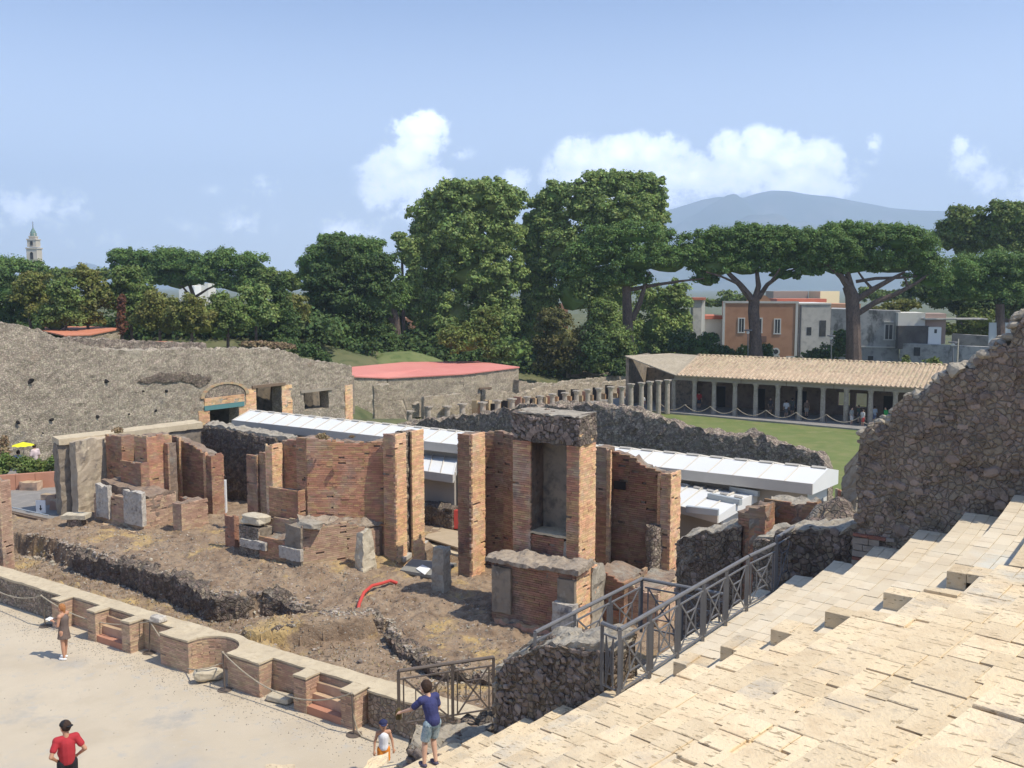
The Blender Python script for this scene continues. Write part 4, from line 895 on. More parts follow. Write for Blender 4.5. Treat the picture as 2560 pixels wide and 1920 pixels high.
# ---- right: pier, curved wall, tower with tall niche, long wall, podium
T = Ruin('scaena_ruin', 'right tall brick tower ruin with a deep niche above its podium', SP_(-14.5, 25, G0), 'ruin')
VA = 25.4; a, b, zz = px(1145, 1178, 1083, VA, 1240); v2 = depth(1212, 1180, b)
T.prism(a, b, VA, v2, .6, zz, M_brick_red_shade, 'f', jag=.03); T.prism(a + .02, b, VA, v2, .6, zz, M_brick_pale_sun, 'r', jag=.03)
VK = 26.7; nseg = 5; xs_ = np.linspace(1196, 1300, nseg + 1); pts = [(PV(x, 1250, VK + .35 * math.sin(math.pi * k / nseg))[0], VK + .35 * math.sin(math.pi * k / nseg)) for k, x in enumerate(xs_)]
for k, ((ua, va), (ub_, vb_)) in enumerate(zip(pts[:-1], pts[1:])):
    yt = np.interp((xs_[k] + xs_[k + 1]) / 2, (1196, 1240, 1290), (1082, 1077, 1090)); zz = PV((xs_[k] + xs_[k + 1]) / 2, yt, VK + .2)[1]
    T.poly([SP_(ua, va), SP_(ub_, vb_), SP_(ub_, vb_ + .6), SP_(ua, va + .6)], .8, zz, M_brick_red_shade, 'f', jag=.05, out=.008)
# tower
VT = 23.75; a, b, zt_ = px(1283, 1447, 1036, VT, 1240); v2 = depth(1488, 1260, b)
ul, ur, _ = px(1326, 1417, 1096, VT, 1240); zo = PV(1370, 1106, VT)[1]; zs = PV(1370, 1340, VT)[1]; zk = PV(1370, 1100, VT)[1]
ztl, ztr = ZT(*SP_(a, VT)[:2], 1030), ZT(*SP_(b, VT)[:2], 1046)
T.prism(a, ul, VT, v2, 1.6, (zo, zo, zo, zo), M_brick, 'f', jag=0); T.prism(ur, b, VT, v2, 1.6, zo, M_brick, 'f', jag=0)
T.prism(b - .3, b, VT + .01, v2, 1.6, zo + .35, M_brick_pale_sun, 'r', jag=.06)
T.prism(ul, ur, VT + .75, v2, 1.6, zo, core=M_grey_plaster, jag=0, amp=.012)
T.prism(ul, ur - .12, VT + .05, VT + .76, 1.6, zs, M_brick_red_shade, 'f', jag=0); T.slab('niche_sill', ul, ur, VT, VT + .75, zs, zs + .07, M_cap, .012, .0)
T.prism(ur - .12, ur, VT + .03, VT + .76, 1.6, zs - .05, core=M_rubble_top, jag=.03, amp=.02)
m = MB(); block(m, [SP_(a - .03, VT - .03), SP_(b + .03, VT - .03), SP_(b + .03, v2), SP_(a - .03, v2)], zo - .02, (ztl, ztr, ztr + .02, ztl + .02), .1, .05, .03, 4, 33); obj('rubble_head', m, M_rubble_dark, T.root)
stones(T.root, SP_(a, VT - .03), SP_(b, VT - .03), zo + .1, ztl - .08, M_st_dark, 260, (.05, .1), 12, cap=60, out=(-.01, .03))
m = MB(); block(m, [SP_(a, VT), SP_(b, VT), SP_(b, v2), SP_(a, v2)], zo + .8, (ztl + .03, ztr + .03, ztr + .05, ztl + .05), .15, .03, .02, 4, 34); obj('top_surface', m, M_rubble_top, T.root)
ac = (ul + ur) / 2 + .05; ar = (ur - ul) * .56                                    # remains of a relieving arch over the niche
for k in range(17):
    th = math.pi * (1 - (k + .5) / 17)
    if k in (7, 11, 12): continue
    cx, cz = ac + ar * math.cos(th), zo + .02 + ar * .62 * math.sin(th); w_ = .10; mm_ = MB(); mm_.box((0, 0, 0), (w_, .12, .2)); v = mm_.v[0]
    ca, sa = math.cos(th - math.pi / 2), math.sin(th - math.pi / 2); v2_ = np.column_stack((v[:, 0] * ca - v[:, 2] * sa, v[:, 1], v[:, 0] * sa + v[:, 2] * ca))
    pos = np.array([SP_(cx + q[0], VT - .04 + q[1], cz + q[2]) for q in v2_]); mb = MB(); mb.add(pos, BOXQ); obj('voussoir', mb, M_st_brown, T.root)
# thin wall and the long red wall to the right
vt2 = depth(1488, 1260, b); VL = 26.9
a1, b1, z1_ = px(1486, 1518, 1113, VL - .15, 1240); T.prism(a1, b1, VL - .15, VL + .5, .8, (z1_, ZT(*SP_(b1, VL)[:2], 1120), z1_, z1_), M_brick, 'f', jag=.04)
a2, b2, z2_ = px(1516, 1524, 1124, VL - .2, 1300); T.prism(a2, b2, VL - .2, VL - .1, .8, z2_, M_brick_pale_sun, 'fr', jag=.02)
prof = [(1523, 1120), (1572, 1141), (1615, 1173), (1650, 1178)]
for (xa, ya), (xb, yb) in zip(prof[:-1], prof[1:]):
    ua, za = PV(xa, ya, VL); ub_, zb = PV(xb, yb, VL); ua, ub_ = PV(xa, 1300, VL)[0], PV(xb, 1300, VL)[0]
    T.prism(ua, ub_, VL, VL + .6, .6, (za, zb, zb, za), M_brick_red_shade, 'f', jag=.06, out=.008)
a3, b3, z3_ = px(1643, 1649, 1182, VL - .1, 1300); T.prism(a3, b3, VL - .1, VL, .6, z3_, M_brick_pale_sun, 'fr', jag=.02)
VR_ = 26.65; a4, b4, z4_ = px(1650, 1674, 1182, VR_, 1350); v4 = depth(1699, 1340, b4)
T.prism(a4, b4, VR_, v4, .4, z4_, M_brick, 'f', jag=.03); T.prism(a4 + .02, b4, VR_, v4, .4, z4_, M_brick_pale_sun, 'r', jag=.03)
a5, b5, z5_ = px(1607, 1650, 1316, VL - .45, 1390); m = MB(); k = 10; ar_ = [SP_((a5 + b5) / 2 + (b5 - a5) / 2 * math.cos(t), VL - .05 - .5 * math.sin(t)) for t in np.linspace(math.pi, 0, k)]
for p0, p1 in zip(ar_[:-1], ar_[1:]): block(m, [p0, p1, SP_(b5, VL + .05), SP_(a5, VL + .05)], .6, z5_, .12, .04, .05, 5, 3)
obj('half_column', m, M_rubble, T.root)
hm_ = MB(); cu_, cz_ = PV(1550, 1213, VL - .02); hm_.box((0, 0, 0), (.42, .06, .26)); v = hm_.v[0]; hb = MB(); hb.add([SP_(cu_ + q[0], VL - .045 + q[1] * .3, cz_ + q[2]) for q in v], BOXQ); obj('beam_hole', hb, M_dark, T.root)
# podium of the tower
VP = 22.55; a, b, _ = px(1230, 1437, 1400, VP, 1480); zL, zR = ZT(*SP_(a, VP)[:2], 1398), ZT(*SP_(b, VP)[:2], 1430); v2 = depth(1500, 1470, b)
T.prism(a, b, VP, VT + .1, .5, (zL, zR, zR + .05, zL + .05), M_brick_red_shade, 'f', jag=.03, amp=.03); T.prism(b - .5, b, VP, v2, .5, (zR, zR, zR - .1, zR), M_brick_pale_sun, 'r', jag=.03, miss=.1)
T.prism(b - .4, b + .05, v2 - .6, v2 + .2, .5, zR - .15, core=M_rubble_top, jag=.05, amp=.05)
for xa, xb, yt, yb in ((1230, 1276, 1418, 1532), (1393, 1436, 1450, 1510)):
    c0, c1, zt2 = px(xa, xb, yt, VP - .1, (yt + yb) / 2); zb_ = PV((xa + xb) / 2, yb, VP - .1)[1]; T.slab('plaster_panel', c0, c1, VP - .1, VP + .02, zb_, zt2, M_grey_plaster, .015, .0)
c0, c1, zt2 = px(1380, 1432, 1512, VP - .3, 1540); T.slab('marble_block', c0, c1, VP - .3, VP, G0 - .1, zt2, M_marble, .03, .02)
m = MB(); block(m, [SP_(a - .15, VP - .15), SP_(b + .2, VP - .15), SP_(b + .15, VP + .8), SP_(a - .15, VP + .8)], (zL - .05, zR - .05, zR, zL), (zL + .07, zR + .07, zR + .12, zL + .12), .09, .03, .05, 7, 9); obj('cornice_ledge', m, M_ledge, T.root)
c0, c1, _ = px(1236, 1430, 1545, VP - .25, 1550); T.slab('plinth_course', c0, c1, VP - .25, VP, G0 - .3, G0 + .05, M_brick_red_shade, .04, .05)
# broken walls right of the tower foot
a6, b6, z6 = px(1482, 1560, 1440, 24.3, 1480); T.prism(a6, b6, 24.3, 25.9, .3, (z6 + .15, z6 - .1, z6 - .1, z6 + .1), M_brick_red_shade, 'fr', jag=.08)
a6, b6, z6 = px(1560, 1645, 1468, 24.6, 1500); T.prism(a6, b6, 24.6, 26.8, .3, (z6, z6 - .1, z6, z6 + .1), M_low_brick, 'fr', jag=.06)
# ------------------------------------------------------------------ paving, pit and planks behind the stage
pv_ = MB(); pv_.hexa([SP_(-50, 21.9), SP_(-37.3, 21.9), SP_(-37.3, 28.6), SP_(-50, 28.6)], .7, 1.0); tag(obj('paving', pv_, M_slate_or_shade), kind='structure')
kb = MB(); kb.hexa([SP_(-46, 21.5), SP_(-37.2, 21.7), SP_(-37.2, 21.95), SP_(-46, 21.75)], .7, 1.04)
tag(obj('rail_beam', kb, M_wood), 'brown timber beam along the near edge of the dark paving', 'beam')
kb = MB(); kb.tube([SP_(-46, 21.7, 1.22), SP_(-37.4, 21.85, 1.22)], .03, 6); tag(obj('pipe_rail', kb, M_galv), 'thin grey pipe rail lying above the timber beam', 'rail')
sgn = thing('notice_board', P(103, 1283, 1.0), 'white notice board with a small dark arrow on the dark paving', 'sign')
c = P(103, 1283, 1.0); zt_ = ZT(c[0], c[1], 1251); hw = 12 / FPX * c[1]
m = MB(); m.hexa([c + (-hw, -.02, 0), c + (hw, -.02, 0), c + (hw, .02, 0), c + (-hw, .02, 0)], 1.02, zt_); obj('board', m, M_white, sgn)
m = MB(); v = [c + (-.07, -.03, .22), c + (.07, -.03, .22), c + (0, -.03, .12), c + (-.025, -.03, .2), c + (.025, -.03, .2), c + (.025, -.03, .36), c + (-.025, -.03, .36)]
m.add(v, [(3, 4, 5, 6)], [(0, 1, 2)]); obj('arrow', m, M_black, sgn)
for (x, y, w_, h_) in ((300, 1226, .9, .4), (505 * .2411, 1262, .7, .45), (150, 1275, .9, .42)):
    c = P(x if x < 200 else 72, y, 1.0); m = MB(); block(m, [c + (-w_ / 2, 0, 0), c + (w_ / 2, -.1, 0), c + (w_ / 2, .45, 0), c + (-w_ / 2, .5, 0)], .9, 1. + h_, .12, .02, .03, 5, 7)
    tag(obj('brick_stub', m, M_low_brick), ('low brick stub at the back of the dark paving', 'small brick stub beside the notice board', 'low brick stub near the shadow of the plastered pier')[int(y == 1262) + 2 * int(y == 1275)], 'stub')
# drape over something at the back of the paving
m = MB(); c = P(170, 1243, 1.0); zt_ = ZT(c[0], c[1], 1196); block(m, [c + (-.35, 0, 0), c + (.45, -.1, 0), c + (.55, .8, 0), c + (-.2, .9, 0)], 1., (zt_, zt_ - .05, zt_ - .1, zt_), .08, .07, .0, 2.2, 3); v = m.v[0]
tag(obj('cloth_cover', m, mat('white_tarpaulin', (.55, .55, .57), (.62, .61, .6), 2.)), 'crumpled white tarpaulin draped beside the plastered pier', 'tarpaulin')
# terracotta parapet and hand rail of the garden
p0, p1 = P(-60, 1232, 1.0), P(186, 1214, 1.0); root = thing('garden_parapet', p0, 'low terracotta parapet in front of the green shrubs', 'parapet')
for k in range(5):
    a, b = p0 + (p1 - p0) * (k / 5), p0 + (p1 - p0) * ((k + 1) / 5 - .006); n_ = np.array((0, .25, 0)); za = 1.0 + .75
    m = MB(); m.hexa([a, b, b + n_, a + n_], .9, za); obj('panel', m, M_terracotta, root)
pr0, pr1 = at(-40, 1210, p0[1] + .3), at(182, 1180, p1[1] + .3); m = MB(); m.tube([pr0, pr1], .035, 6); root = thing('garden_rail', pr0, 'thin pale metal handrail before the green shrubs', 'rail'); obj('handrail', m, M_galv, root)
for k in range(7):
    a = pr0 + (pr1 - pr0) * (k / 6); m = MB(); m.bar((a[0], a[1], 1.0), a, .04); obj('post', m, M_galv, root)
# side wall and rear wall of the stage building
RW = thing('rear_wall', SP_(-30, 28, 0), 'long rubble wall with sunlit top closing the stage building behind', 'wall')
uL, zL_ = PV(152, 1100, 22.4); m = MB(); cap = MB()
vc, zc = PU(505, 1058, -36.2)
u9, z9 = PV(505, 1058, 28.4); u10, z10 = PV(700, 1098, 28.4)
zc2 = ZT(*SP_(-36.6, 22.4)[:2], 1100)
pL, pC_, pR = (-37.5, 22.5), (u9, 28.4), (u10 + .4, 28.4)
dv_ = np.array(pC_) - np.array(pL); dv_ /= np.linalg.norm(dv_); nw = np.array((-dv_[1], dv_[0]))
g = np.linspace(0, 1, 9); zz = lambda f: ZT(*SP_(*(np.array(pL) + f * (np.array(pC_) - np.array(pL))))[:2], 1098 - 43 * f)
for a, b in zip(g[:-1], g[1:]):
    A_, B_ = np.array(pL) + a * (np.array(pC_) - np.array(pL)), np.array(pL) + b * (np.array(pC_) - np.array(pL)); q = [SP_(*A_), SP_(*B_), SP_(*(B_ + nw * .9)), SP_(*(A_ + nw * .9))]
    block(m, q, -.5, (zz(a) - .25, zz(b) - .25, zz(b) - .25, zz(a) - .25), .2, .04, 0, 4, 3); qq = [SP_(*(A_ - nw * .1)), SP_(*(B_ - nw * .1)), SP_(*(B_ + nw * 1.05)), SP_(*(A_ + nw * 1.05))]
    block(cap, qq, zz(a) - .25, (zz(a), zz(b), zz(b), zz(a)), .25, .012, .0, 4, 4)
obj('plastered_side', m, M_grey_plaster, RW); m = MB()
g = np.linspace(0, 1, 9)
for a, b in zip(g[:-1], g[1:]):
    ua, ub_ = u9 + (pR[0] - u9) * a, u9 + (pR[0] - u9) * b; za, zb = ZT(*SP_(ua, 28.4)[:2], 1059 + 38 * a), ZT(*SP_(ub_, 28.4)[:2], 1059 + 38 * b + (60 if b > .97 else 0))
    block(m, [SP_(ua, 28.4), SP_(ub_, 28.4), SP_(ub_, 29.1), SP_(ua, 29.1)], -.5, (za - .1, zb - .1, zb, za), .13, .05, .05, 5, 5)
obj('rubble_masonry', m, M_rubble_dark, RW); obj('sunlit_coping', cap, M_cap, RW)
m = MB(); g = np.linspace(0, 1, 14)
for a, b in zip(g[:-1], g[1:]):
    ua, ub_ = u9 + (pR[0] - u9) * a, u9 + (pR[0] - u9) * b; za, zb = ZT(*SP_(ua, 28.4)[:2], 1059 + 38 * a), ZT(*SP_(ub_, 28.4)[:2], 1059 + 38 * b)
    block(m, [SP_(ua, 28.5), SP_(ub_, 28.5), SP_(ub_, 29.05), SP_(ua, 29.05)], za - .2, (za + .02, zb + .02, zb + .06, za + .06), .12, .04, .05, 5, 6)
obj('rubble_coping', m, M_rubble_top, RW)
m = MB(); a = P(563, 1290, G0); m.bar(a, (a[0], a[1], ZT(a[0], a[1], 1200)), .16); tag(obj('white_post', m, M_white), 'white post standing right of the left ruin', 'post')
# ------------------------------------------------------------------ doorway pit with planks
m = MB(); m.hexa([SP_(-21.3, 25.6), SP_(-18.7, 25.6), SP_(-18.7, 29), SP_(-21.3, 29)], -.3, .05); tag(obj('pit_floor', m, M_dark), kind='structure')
c0, c1, c2, c3 = P(1062, 1345, 1.1), P(1150, 1372, 1.1), P(1150, 1330, 1.1), P(1085, 1318, 1.1)
m = MB(); m.hexa([c0, c1, c2, c3], 1.08, 1.13); tag(obj('plywood_board', m, M_ply), 'brown plywood board laid over the pit between two tall piers', 'board')
m = MB(); m.hexa([P(1040, 1352, .95), P(1150, 1390, .95), P(1150, 1376, .95), P(1058, 1340, .95)], .88, .96); tag(obj('timber_plank', m, M_cap), 'pale plank edging the dark pit in front of the plywood', 'plank')
m = MB(); m.hexa([P(985, 1385, 1.), P(1010, 1400, 1.), P(1075, 1352, 1.), P(1060, 1342, 1.)], .9, 1.05); tag(obj('concrete_kerb', m, M_fascia), 'grey kerb at the left edge of the dark pit', 'kerb')
m = MB(); m.hexa([P(1000, 1425, 1.0), P(1085, 1440, 1.0), P(1142, 1408, 1.0), P(1030, 1398, 1.0)], .9, 1.01); tag(obj('grey_mat', m, mat('grey_matting', (.22, .21, .185), (.26, .25, .22), 1.5)), 'grey matting on the earth before the dark pit', 'mat')
m = MB(); m.hexa([P(1040, 1422, 1.04), P(1062, 1437, 1.04), P(1076, 1422, 1.04), P(1056, 1412, 1.04)], 1.03, 1.05); tag(obj('white_sheet', m, M_white), 'small white sheet lying beside the column stub', 'sheet')
m = MB(); a = P(1142, 1322, 1.1); m.box((a[0], a[1], 1.5), (.22, .2, .75)); tag(obj('red_marker', m, M_red_hose), 'small red object behind the plywood board', 'marker')
pts = [P(x, y, 1.0) for x, y in ((893, 1526), (898, 1508), (910, 1492), (930, 1476), (955, 1464), (975, 1458), (992, 1455))]
pts = [p + (0, 0, SZ(p[:2] @ US, p[:2] @ VS) - 1.0 + .08 + .12 * math.sin(i / 6 * math.pi)) for i, p in enumerate(pts)]
m = MB(); m.tube(pts, .055, 8); tag(obj('red_pipe', m, M_red_hose), 'curved red plastic pipe lying on the brown earth', 'pipe')
# ------------------------------------------------------------------ white roofed prefabricated buildings
ZR = 4.2
def prefab(name, label, eL, eR, bR, bL, zr, fas, zb, over=.25, ridge=.32, rib=.9, end=True):
    """eL,eR front eave corners, bR,bL back corners (ground points)"""
    eL, eR, bR, bL = [np.asarray(p, float)[:2] for p in (eL, eR, bR, bL)]; root = thing(name, (*((eL + eR) / 2), zb), label, 'building')
    n = int(np.linalg.norm(eR - eL) / rib)
    rL, rR = eL + (bL - eL) * .58, eR + (bR - eR) * .58
    for k in range(n):                                # single roof sheets with a raised rib between
        a, b = k / n, (k + 1) / n; g_ = .0
        f0, f1 = eL + (eR - eL) * a, eL + (eR - eL) * b; r0, r1 = rL + (rR - rL) * a, rL + (rR - rL) * b; k0, k1 = bL + (bR - bL) * a, bL + (bR - bL) * b
        m = MB(); t = .02
        for (p0, p1, q1, q0, za, zb_) in ((f0, f1, r1, r0, zr, zr + ridge), (r0, r1, k1, k0, zr + ridge, zr + ridge * .35)):
            m.hexa([p0, p1, q1, q0], (za - t, za - t, zb_ - t, zb_ - t), (za, za, zb_, zb_))
        obj('roof_sheet', m, M_roof_white, root); m = MB(); m.tube([(*f0, zr + .02), (*r0, zr + ridge + .03)], .025, 4); m.tube([(*r0, zr + ridge + .03), (*k0, zr + ridge * .35 + .02)], .045, 4); m.tube([(*(r0 * .55 + r1 * .45), zr + ridge + .035), (*r1, zr + ridge + .035)], .05, 4); obj('seam', m, M_fascia, root)
    m = MB(); d = (eR - eL) / np.linalg.norm(eR - eL); nn = np.array((d[1], -d[0]))
    m.hexa([eL - d * .02 + nn * .06, eR + d * .06 + nn * .06, eR + d * .06, eL - d * .02], zr - fas, zr + .03); obj('fascia', m, M_fascia, root)
    if end:
        m = MB(); q = [eR + d * .06, rR + d * .06, rR, eR]; m.hexa(q, zr - fas, (zr + .03, zr + ridge + .03, zr + ridge + .03, zr + .03)); q = [rR + d * .06, bR + d * .06, bR, rR]; m.hexa(q, zr - fas, (zr + ridge + .03, zr + ridge * .35 + .03, zr + ridge * .35 + .03, zr + ridge + .03)); obj('end_fascia', m, M_roof_white, root)
        m = MB(); q = [eL, rL, rL - d * .05, eL - d * .05]; m.hexa(q[::-1], zr - fas, zr + .03)
        obj('end_fascia', m, M_fascia, root)
    w0, w1, w2, w3 = eL + d * .5 - nn * .45, eR - d * .25 - nn * .45, bR - d * .25 + nn * .3, bL + d * .5 + nn * .3
    m = MB(); m.hexa([w0, w1, w1 - nn * .12, w0 - nn * .12], zb, zr - .03); obj('front_wall', m, M_prefab, root)
    m = MB(); m.hexa([w1 - nn * .1, w2, w2 - d * .12, w1 - nn * .1 - d * .12], zb, zr); obj('end_wall', m, M_prefab_sunlit, root)
    m = MB(); m.hexa([w3 - nn * 0, w2, w2 - nn * .1, w3 - nn * .1], zb, zr + .05); obj('back_wall', m, M_prefab, root)
    return root, d, nn
r1, dR, nR = prefab('prefab_building', 'long low building with white sheet roof behind the brick ruins', P(582, 1051, ZR), P(2028, 1211, ZR), P(2092, 1178, ZR + .1), P(655, 1032, ZR + .1), ZR, .34, -.5)
e0, e1 = P(2028, 1211, ZR), P(582, 1051, ZR)
for xx in (1940, 2010):                               # window band and pilaster near the end
    pass
wq = P(1940, 1262, 2.6); m = MB(); m.box((wq[0], wq[1] - .0, 2.55), (1.3, .08, .45), math.atan2(dR[1], dR[0]))
obj('window', m, mat('blue_grey_window', (.25, .31, .36), rough=.2), r1)
r2, _, _ = prefab('prefab_annex', 'lower white roofed annex showing between the two tall piers', P(930, 1160, 3.3), P(1131, 1188, 3.3), P(1150, 1140, 3.3), P(950, 1114, 3.3), 3.3, .3, -.4, ridge=.25, rib=.55)
m = MB(); c = P(1084, 1220, 2.2); 
u_, z_ = PV(1083, 1218, 30.5); 
cc = (P(1131, 1188, 3.3) + P(930, 1160, 3.3)) / 2
m.box((P(1083, 1218, 2.35)[0], P(1083, 1218, 2.35)[1], 2.35), (.42, .1, .42), math.atan2(dR[1], dR[0])); obj('small_window', m, M_dark, r2)
prefab('prefab_annex', 'small white roofed annex stepping out right of the tower ruin', P(1640, 1250, 3.5), P(1793, 1290, 3.5), P(1898, 1234, 3.5), P(1720, 1196, 3.5), 3.5, .22, -.8, ridge=.12, rib=.5)
m = MB()
for a, b in (((1716, 1272), (1796, 1281)), ((1772, 1240), (1852, 1256)), ((1826, 1222), (1897, 1234))):
    pa, pb = P(*a, 3.66), P(*b, 3.66); g_ = MB(); g_.bar(pa, pb, .16, .2); tag(obj('gutter', g_, M_galv), {1716: 'lowest grey metal gutter of the stepped white roof', 1772: 'middle grey metal gutter across the stepped white roof', 1826: 'upper grey metal gutter at the edge of the stepped white roof'}[a[0]], 'gutter')
prefab('prefab_shed', 'white roof patch showing left above the middle ruin', P(690, 1090, 3.6), P(790, 1108, 3.6), P(820, 1085, 3.6), P(720, 1066, 3.6), 3.6, .2, .0, ridge=.1, end=False)
# low rubble wall in the doorway
u_a = PV(1062, 1262, 29.5); u_b = PV(1128, 1262, 29.5); m = MB(); block(m, [SP_(u_a[0] - .4, 29.5), SP_(u_b[0], 29.5), SP_(u_b[0], 30.1), SP_(u_a[0] - .4, 30.1)], -.3, u_a[1], .12, .05, .05, 5, 8)
tag(obj('doorway_wall', m, M_rubble_dark), 'low rubble wall seen in the doorway between the two tall piers', 'wall')
# ------------------------------------------------------------------ long wavy rubble wall behind the white roof
def long_wall():
    prof = [(985, 1060), (1050, 1052), (1120, 1046), (1180, 1038), (1240, 1028), (1300, 1016), (1380, 1012), (1450, 1011), (1520, 1014), (1580, 1024), (1640, 1046), (1700, 1064), (1750, 1076), (1800, 1084), (1850, 1087), (1885, 1084), (1920, 1096), (1960, 1112), (2000, 1124), (2040, 1136), (2062, 1148), (2072, 1175)]
    VW = 42.5; root = thing('long_wall', SP_(-10, VW, -2), 'long wavy dark rubble wall between the white roof and the green lawn', 'wall'); m = MB()
    pts = [PV(x, y, VW) for x, y in prof]; P2 = []
    for (ua, za), (ub_, zb) in zip(pts[:-1], pts[1:]):
        k = max(1, int((ub_ - ua) / 1.2))
        for j in range(k): P2.append((ua + (ub_ - ua) * j / k, za + (zb - za) * j / k))
    P2.append(pts[-1])
    for (ua, za), (ub_, zb) in zip(P2[:-1], P2[1:]): block(m, [SP_(ua, VW), SP_(ub_, VW), SP_(ub_, VW + .8), SP_(ua, VW + .8)], -2.2, (za, zb, zb, za), .14, .07, .12, 3.2, 6)
    obj('rubble_masonry', m, M_rubble, root)
long_wall()
# ------------------------------------------------------------------ big reticulate wall at the left with openings
WD = np.array((.595, .804)); WN = np.array((.804, -.595)); W0 = np.array((-29.9, 54.0))     # along, outward, near foot
def WP(s, o=0., z=0.): p = W0 + WD * s + WN * o; return np.array((p[0], p[1], z))
def PW(x, y):                                     # sight line on the wall face -> s, z
    r = ray(x, y); t = (W0 @ WN) / (r[:2] @ WN); return (r[:2] * t - W0) @ WD, CAMZ + r[2] * t
def big_wall():
    root = thing('palaestra_wall', WP(14, 0, 0), 'huge grey reticulate wall with holes and three openings at the left', 'wall')
    prof = [(-90, 800), (0, 806), (40, 812), (85, 819), (110, 830), (140, 842), (170, 850), (200, 862), (250, 873), (330, 876), (420, 875), (500, 872), (560, 872), (640, 873), (712, 874), (735, 882), (752, 892), (765, 900), (800, 903), (850, 910), (879, 915)]
    pr = [PW(*p) for p in prof]; S = [p[0] for p in pr]; Z = [p[1] for p in pr]; top = lambda s: float(np.interp(s, S, Z))
    ops = []                                      # openings: s0, s1, z0, z1
    for (xa, xb, ya, yb) in ((524, 597, 1020, 1075), (640, 704, 966, 1040), (760, 822, 978, 1024)):
        s0, s1 = PW(xa, (ya + yb) / 2)[0], PW(xb, (ya + yb) / 2)[0]; z1 = PW((xa + xb) / 2, ya)[1]; z0 = PW((xa + xb) / 2, yb)[1]
        ops.append((s0, s1, z0 if xa > 700 else -.3, z1))
    cuts = sorted(set([S[0]] + [S[-1]] + [o[0] for o in ops] + [o[1] for o in ops])); m = MB(); TH = 1.1
    def seg(a, b, z0, z1=None, flat=None, mt=None):
        n = max(1, int((b - a) / 1.1)); g = np.linspace(a, b, n + 1)
        for x, y in zip(g[:-1], g[1:]):
            q = [WP(x, 0), WP(y, 0), WP(y, -TH), WP(x, -TH)]
            if z1 is None: block(m, q, z0, (top(x), top(y), top(y), top(x)), .22, .05, .10, 2.5, 4)
            else: block(m, q, z0, z1, .25, .05, 0, 2.5, 4)
    for a, b in zip(cuts[:-1], cuts[1:]):
        o = [o for o in ops if o[0] - .01 <= a and b <= o[1] + .01]
        if not o: seg(a, b, -.3)
        else:
            seg(a, b, o[0][3])
            if o[0][2] > 0: seg(a, b, -.3, o[0][2])
    obj('reticulate_masonry', m, M_retic, root)
    for k, o in enumerate(ops):                   # dark room behind, lintel
        m = MB(); m.hexa([WP(o[0] - 2, -TH - 2.2), WP(o[1] + 6, -TH - 2.2), WP(o[1] + 6, -TH - 2.5), WP(o[0] - 2, -TH - 2.5)], -.3, o[3] + .5); obj('back_wall', m, M_grey_plaster, root)
        m = MB(); m.hexa([WP(o[0] - .5, -TH), WP(o[1] + .5, -TH), WP(o[1] + .5, -TH - 2.5), WP(o[0] - .5, -TH - 2.5)], o[3] + .1, o[3] + .4); obj('room_ceiling', m, M_wood, root)
        e = .35 if k else .45
        m = MB(); m.hexa([WP(o[0] - e, .10), WP(o[1] + e, .10), WP(o[1] + e, -.2), WP(o[0] - e, -.2)], o[3] - .02, o[3] + (.3 if k == 0 else .18)); obj('lintel', m, M_teal if k == 0 else (M_wood if k == 1 else M_beam), root)
        if k < 2:
            bk = MB()
            for a, b in ((o[0] - .9, o[0] - .02), (o[1] + .02, o[1] + 1.)): bricks(bk, WP(a, .02), WP(b, .02), -.2, o[3], o[3], .09, .4, .014, .02, .03, 5)
            if k == 0: bricks(bk, WP(o[0] - .4, .03), WP(o[1] + .5, .03), o[3] + .32, o[3] + .85, o[3] + .85, .09, .35, .014, .02, .02, 6)
            tag(obj('brick_jamb', bk, M_brick_pale_sun, root), kind='stuff')
    # relieving arch with dark fill
    o = ops[0]; sc = (o[0] + o[1]) / 2 + .1; R = (PW(608, 1000)[0] - PW(516, 1000)[0]) / 2 + .2; zc = o[3] + .85; R2 = PW(560, 960)[1] - zc
    for k in range(21):
        th = math.pi * (1 - (k + .5) / 21); m = MB(); v = []
        for rr in (1., 1.16):
            for t2 in (th + .072, th - .072): v.append(WP(sc + R * rr * math.cos(t2), .0, zc + R2 * rr * math.sin(t2)))
        v = np.array(v)[[0, 1, 3, 2]]; f = v.copy(); f[:, :2] += WN * .10; m.add(np.concatenate((v, f)), [(4, 5, 6, 7), (0, 1, 5, 4), (1, 2, 6, 5), (2, 3, 7, 6), (3, 0, 4, 7)]); obj('voussoir', m, M_cell_brick if k % 3 == 0 else mat('tufa_voussoir', (.42, .33, .2), (.38, .3, .2), 3.), root)
    m = MB(); v = [WP(sc, .035, zc)] + [WP(sc + R * .98 * math.cos(t), .035, zc + R2 * .98 * math.sin(t)) for t in np.linspace(math.pi, 0, 15)]; m.add(v, None, [(0, k + 1, k) if True else 0 for k in range(1, 15)]); obj('arch_infill', m, M_rubble, root)
    # put-log holes
    for x, y, w_ in ((42, 1056, 11), (129, 1049, 12), (243, 1043, 10), (320, 1036, 7), (388, 1028, 9), (75, 950, 17), (267, 953, 14), (357, 977, 8), (415, 977, 9), (105, 1082, 6)):
        s, z = PW(x, y); m = MB(); h = w_ / FPX * 60; m.ball(WP(s, .06, z), (h * .5, h * .2, h * .4), 8, 5); v = m.v[0]; v += .3 * h * np.column_stack([fbm(v * 3, 2, q) for q in range(3)]); obj('beam_hole', m, M_dark, root)
    m = MB(); k = 0
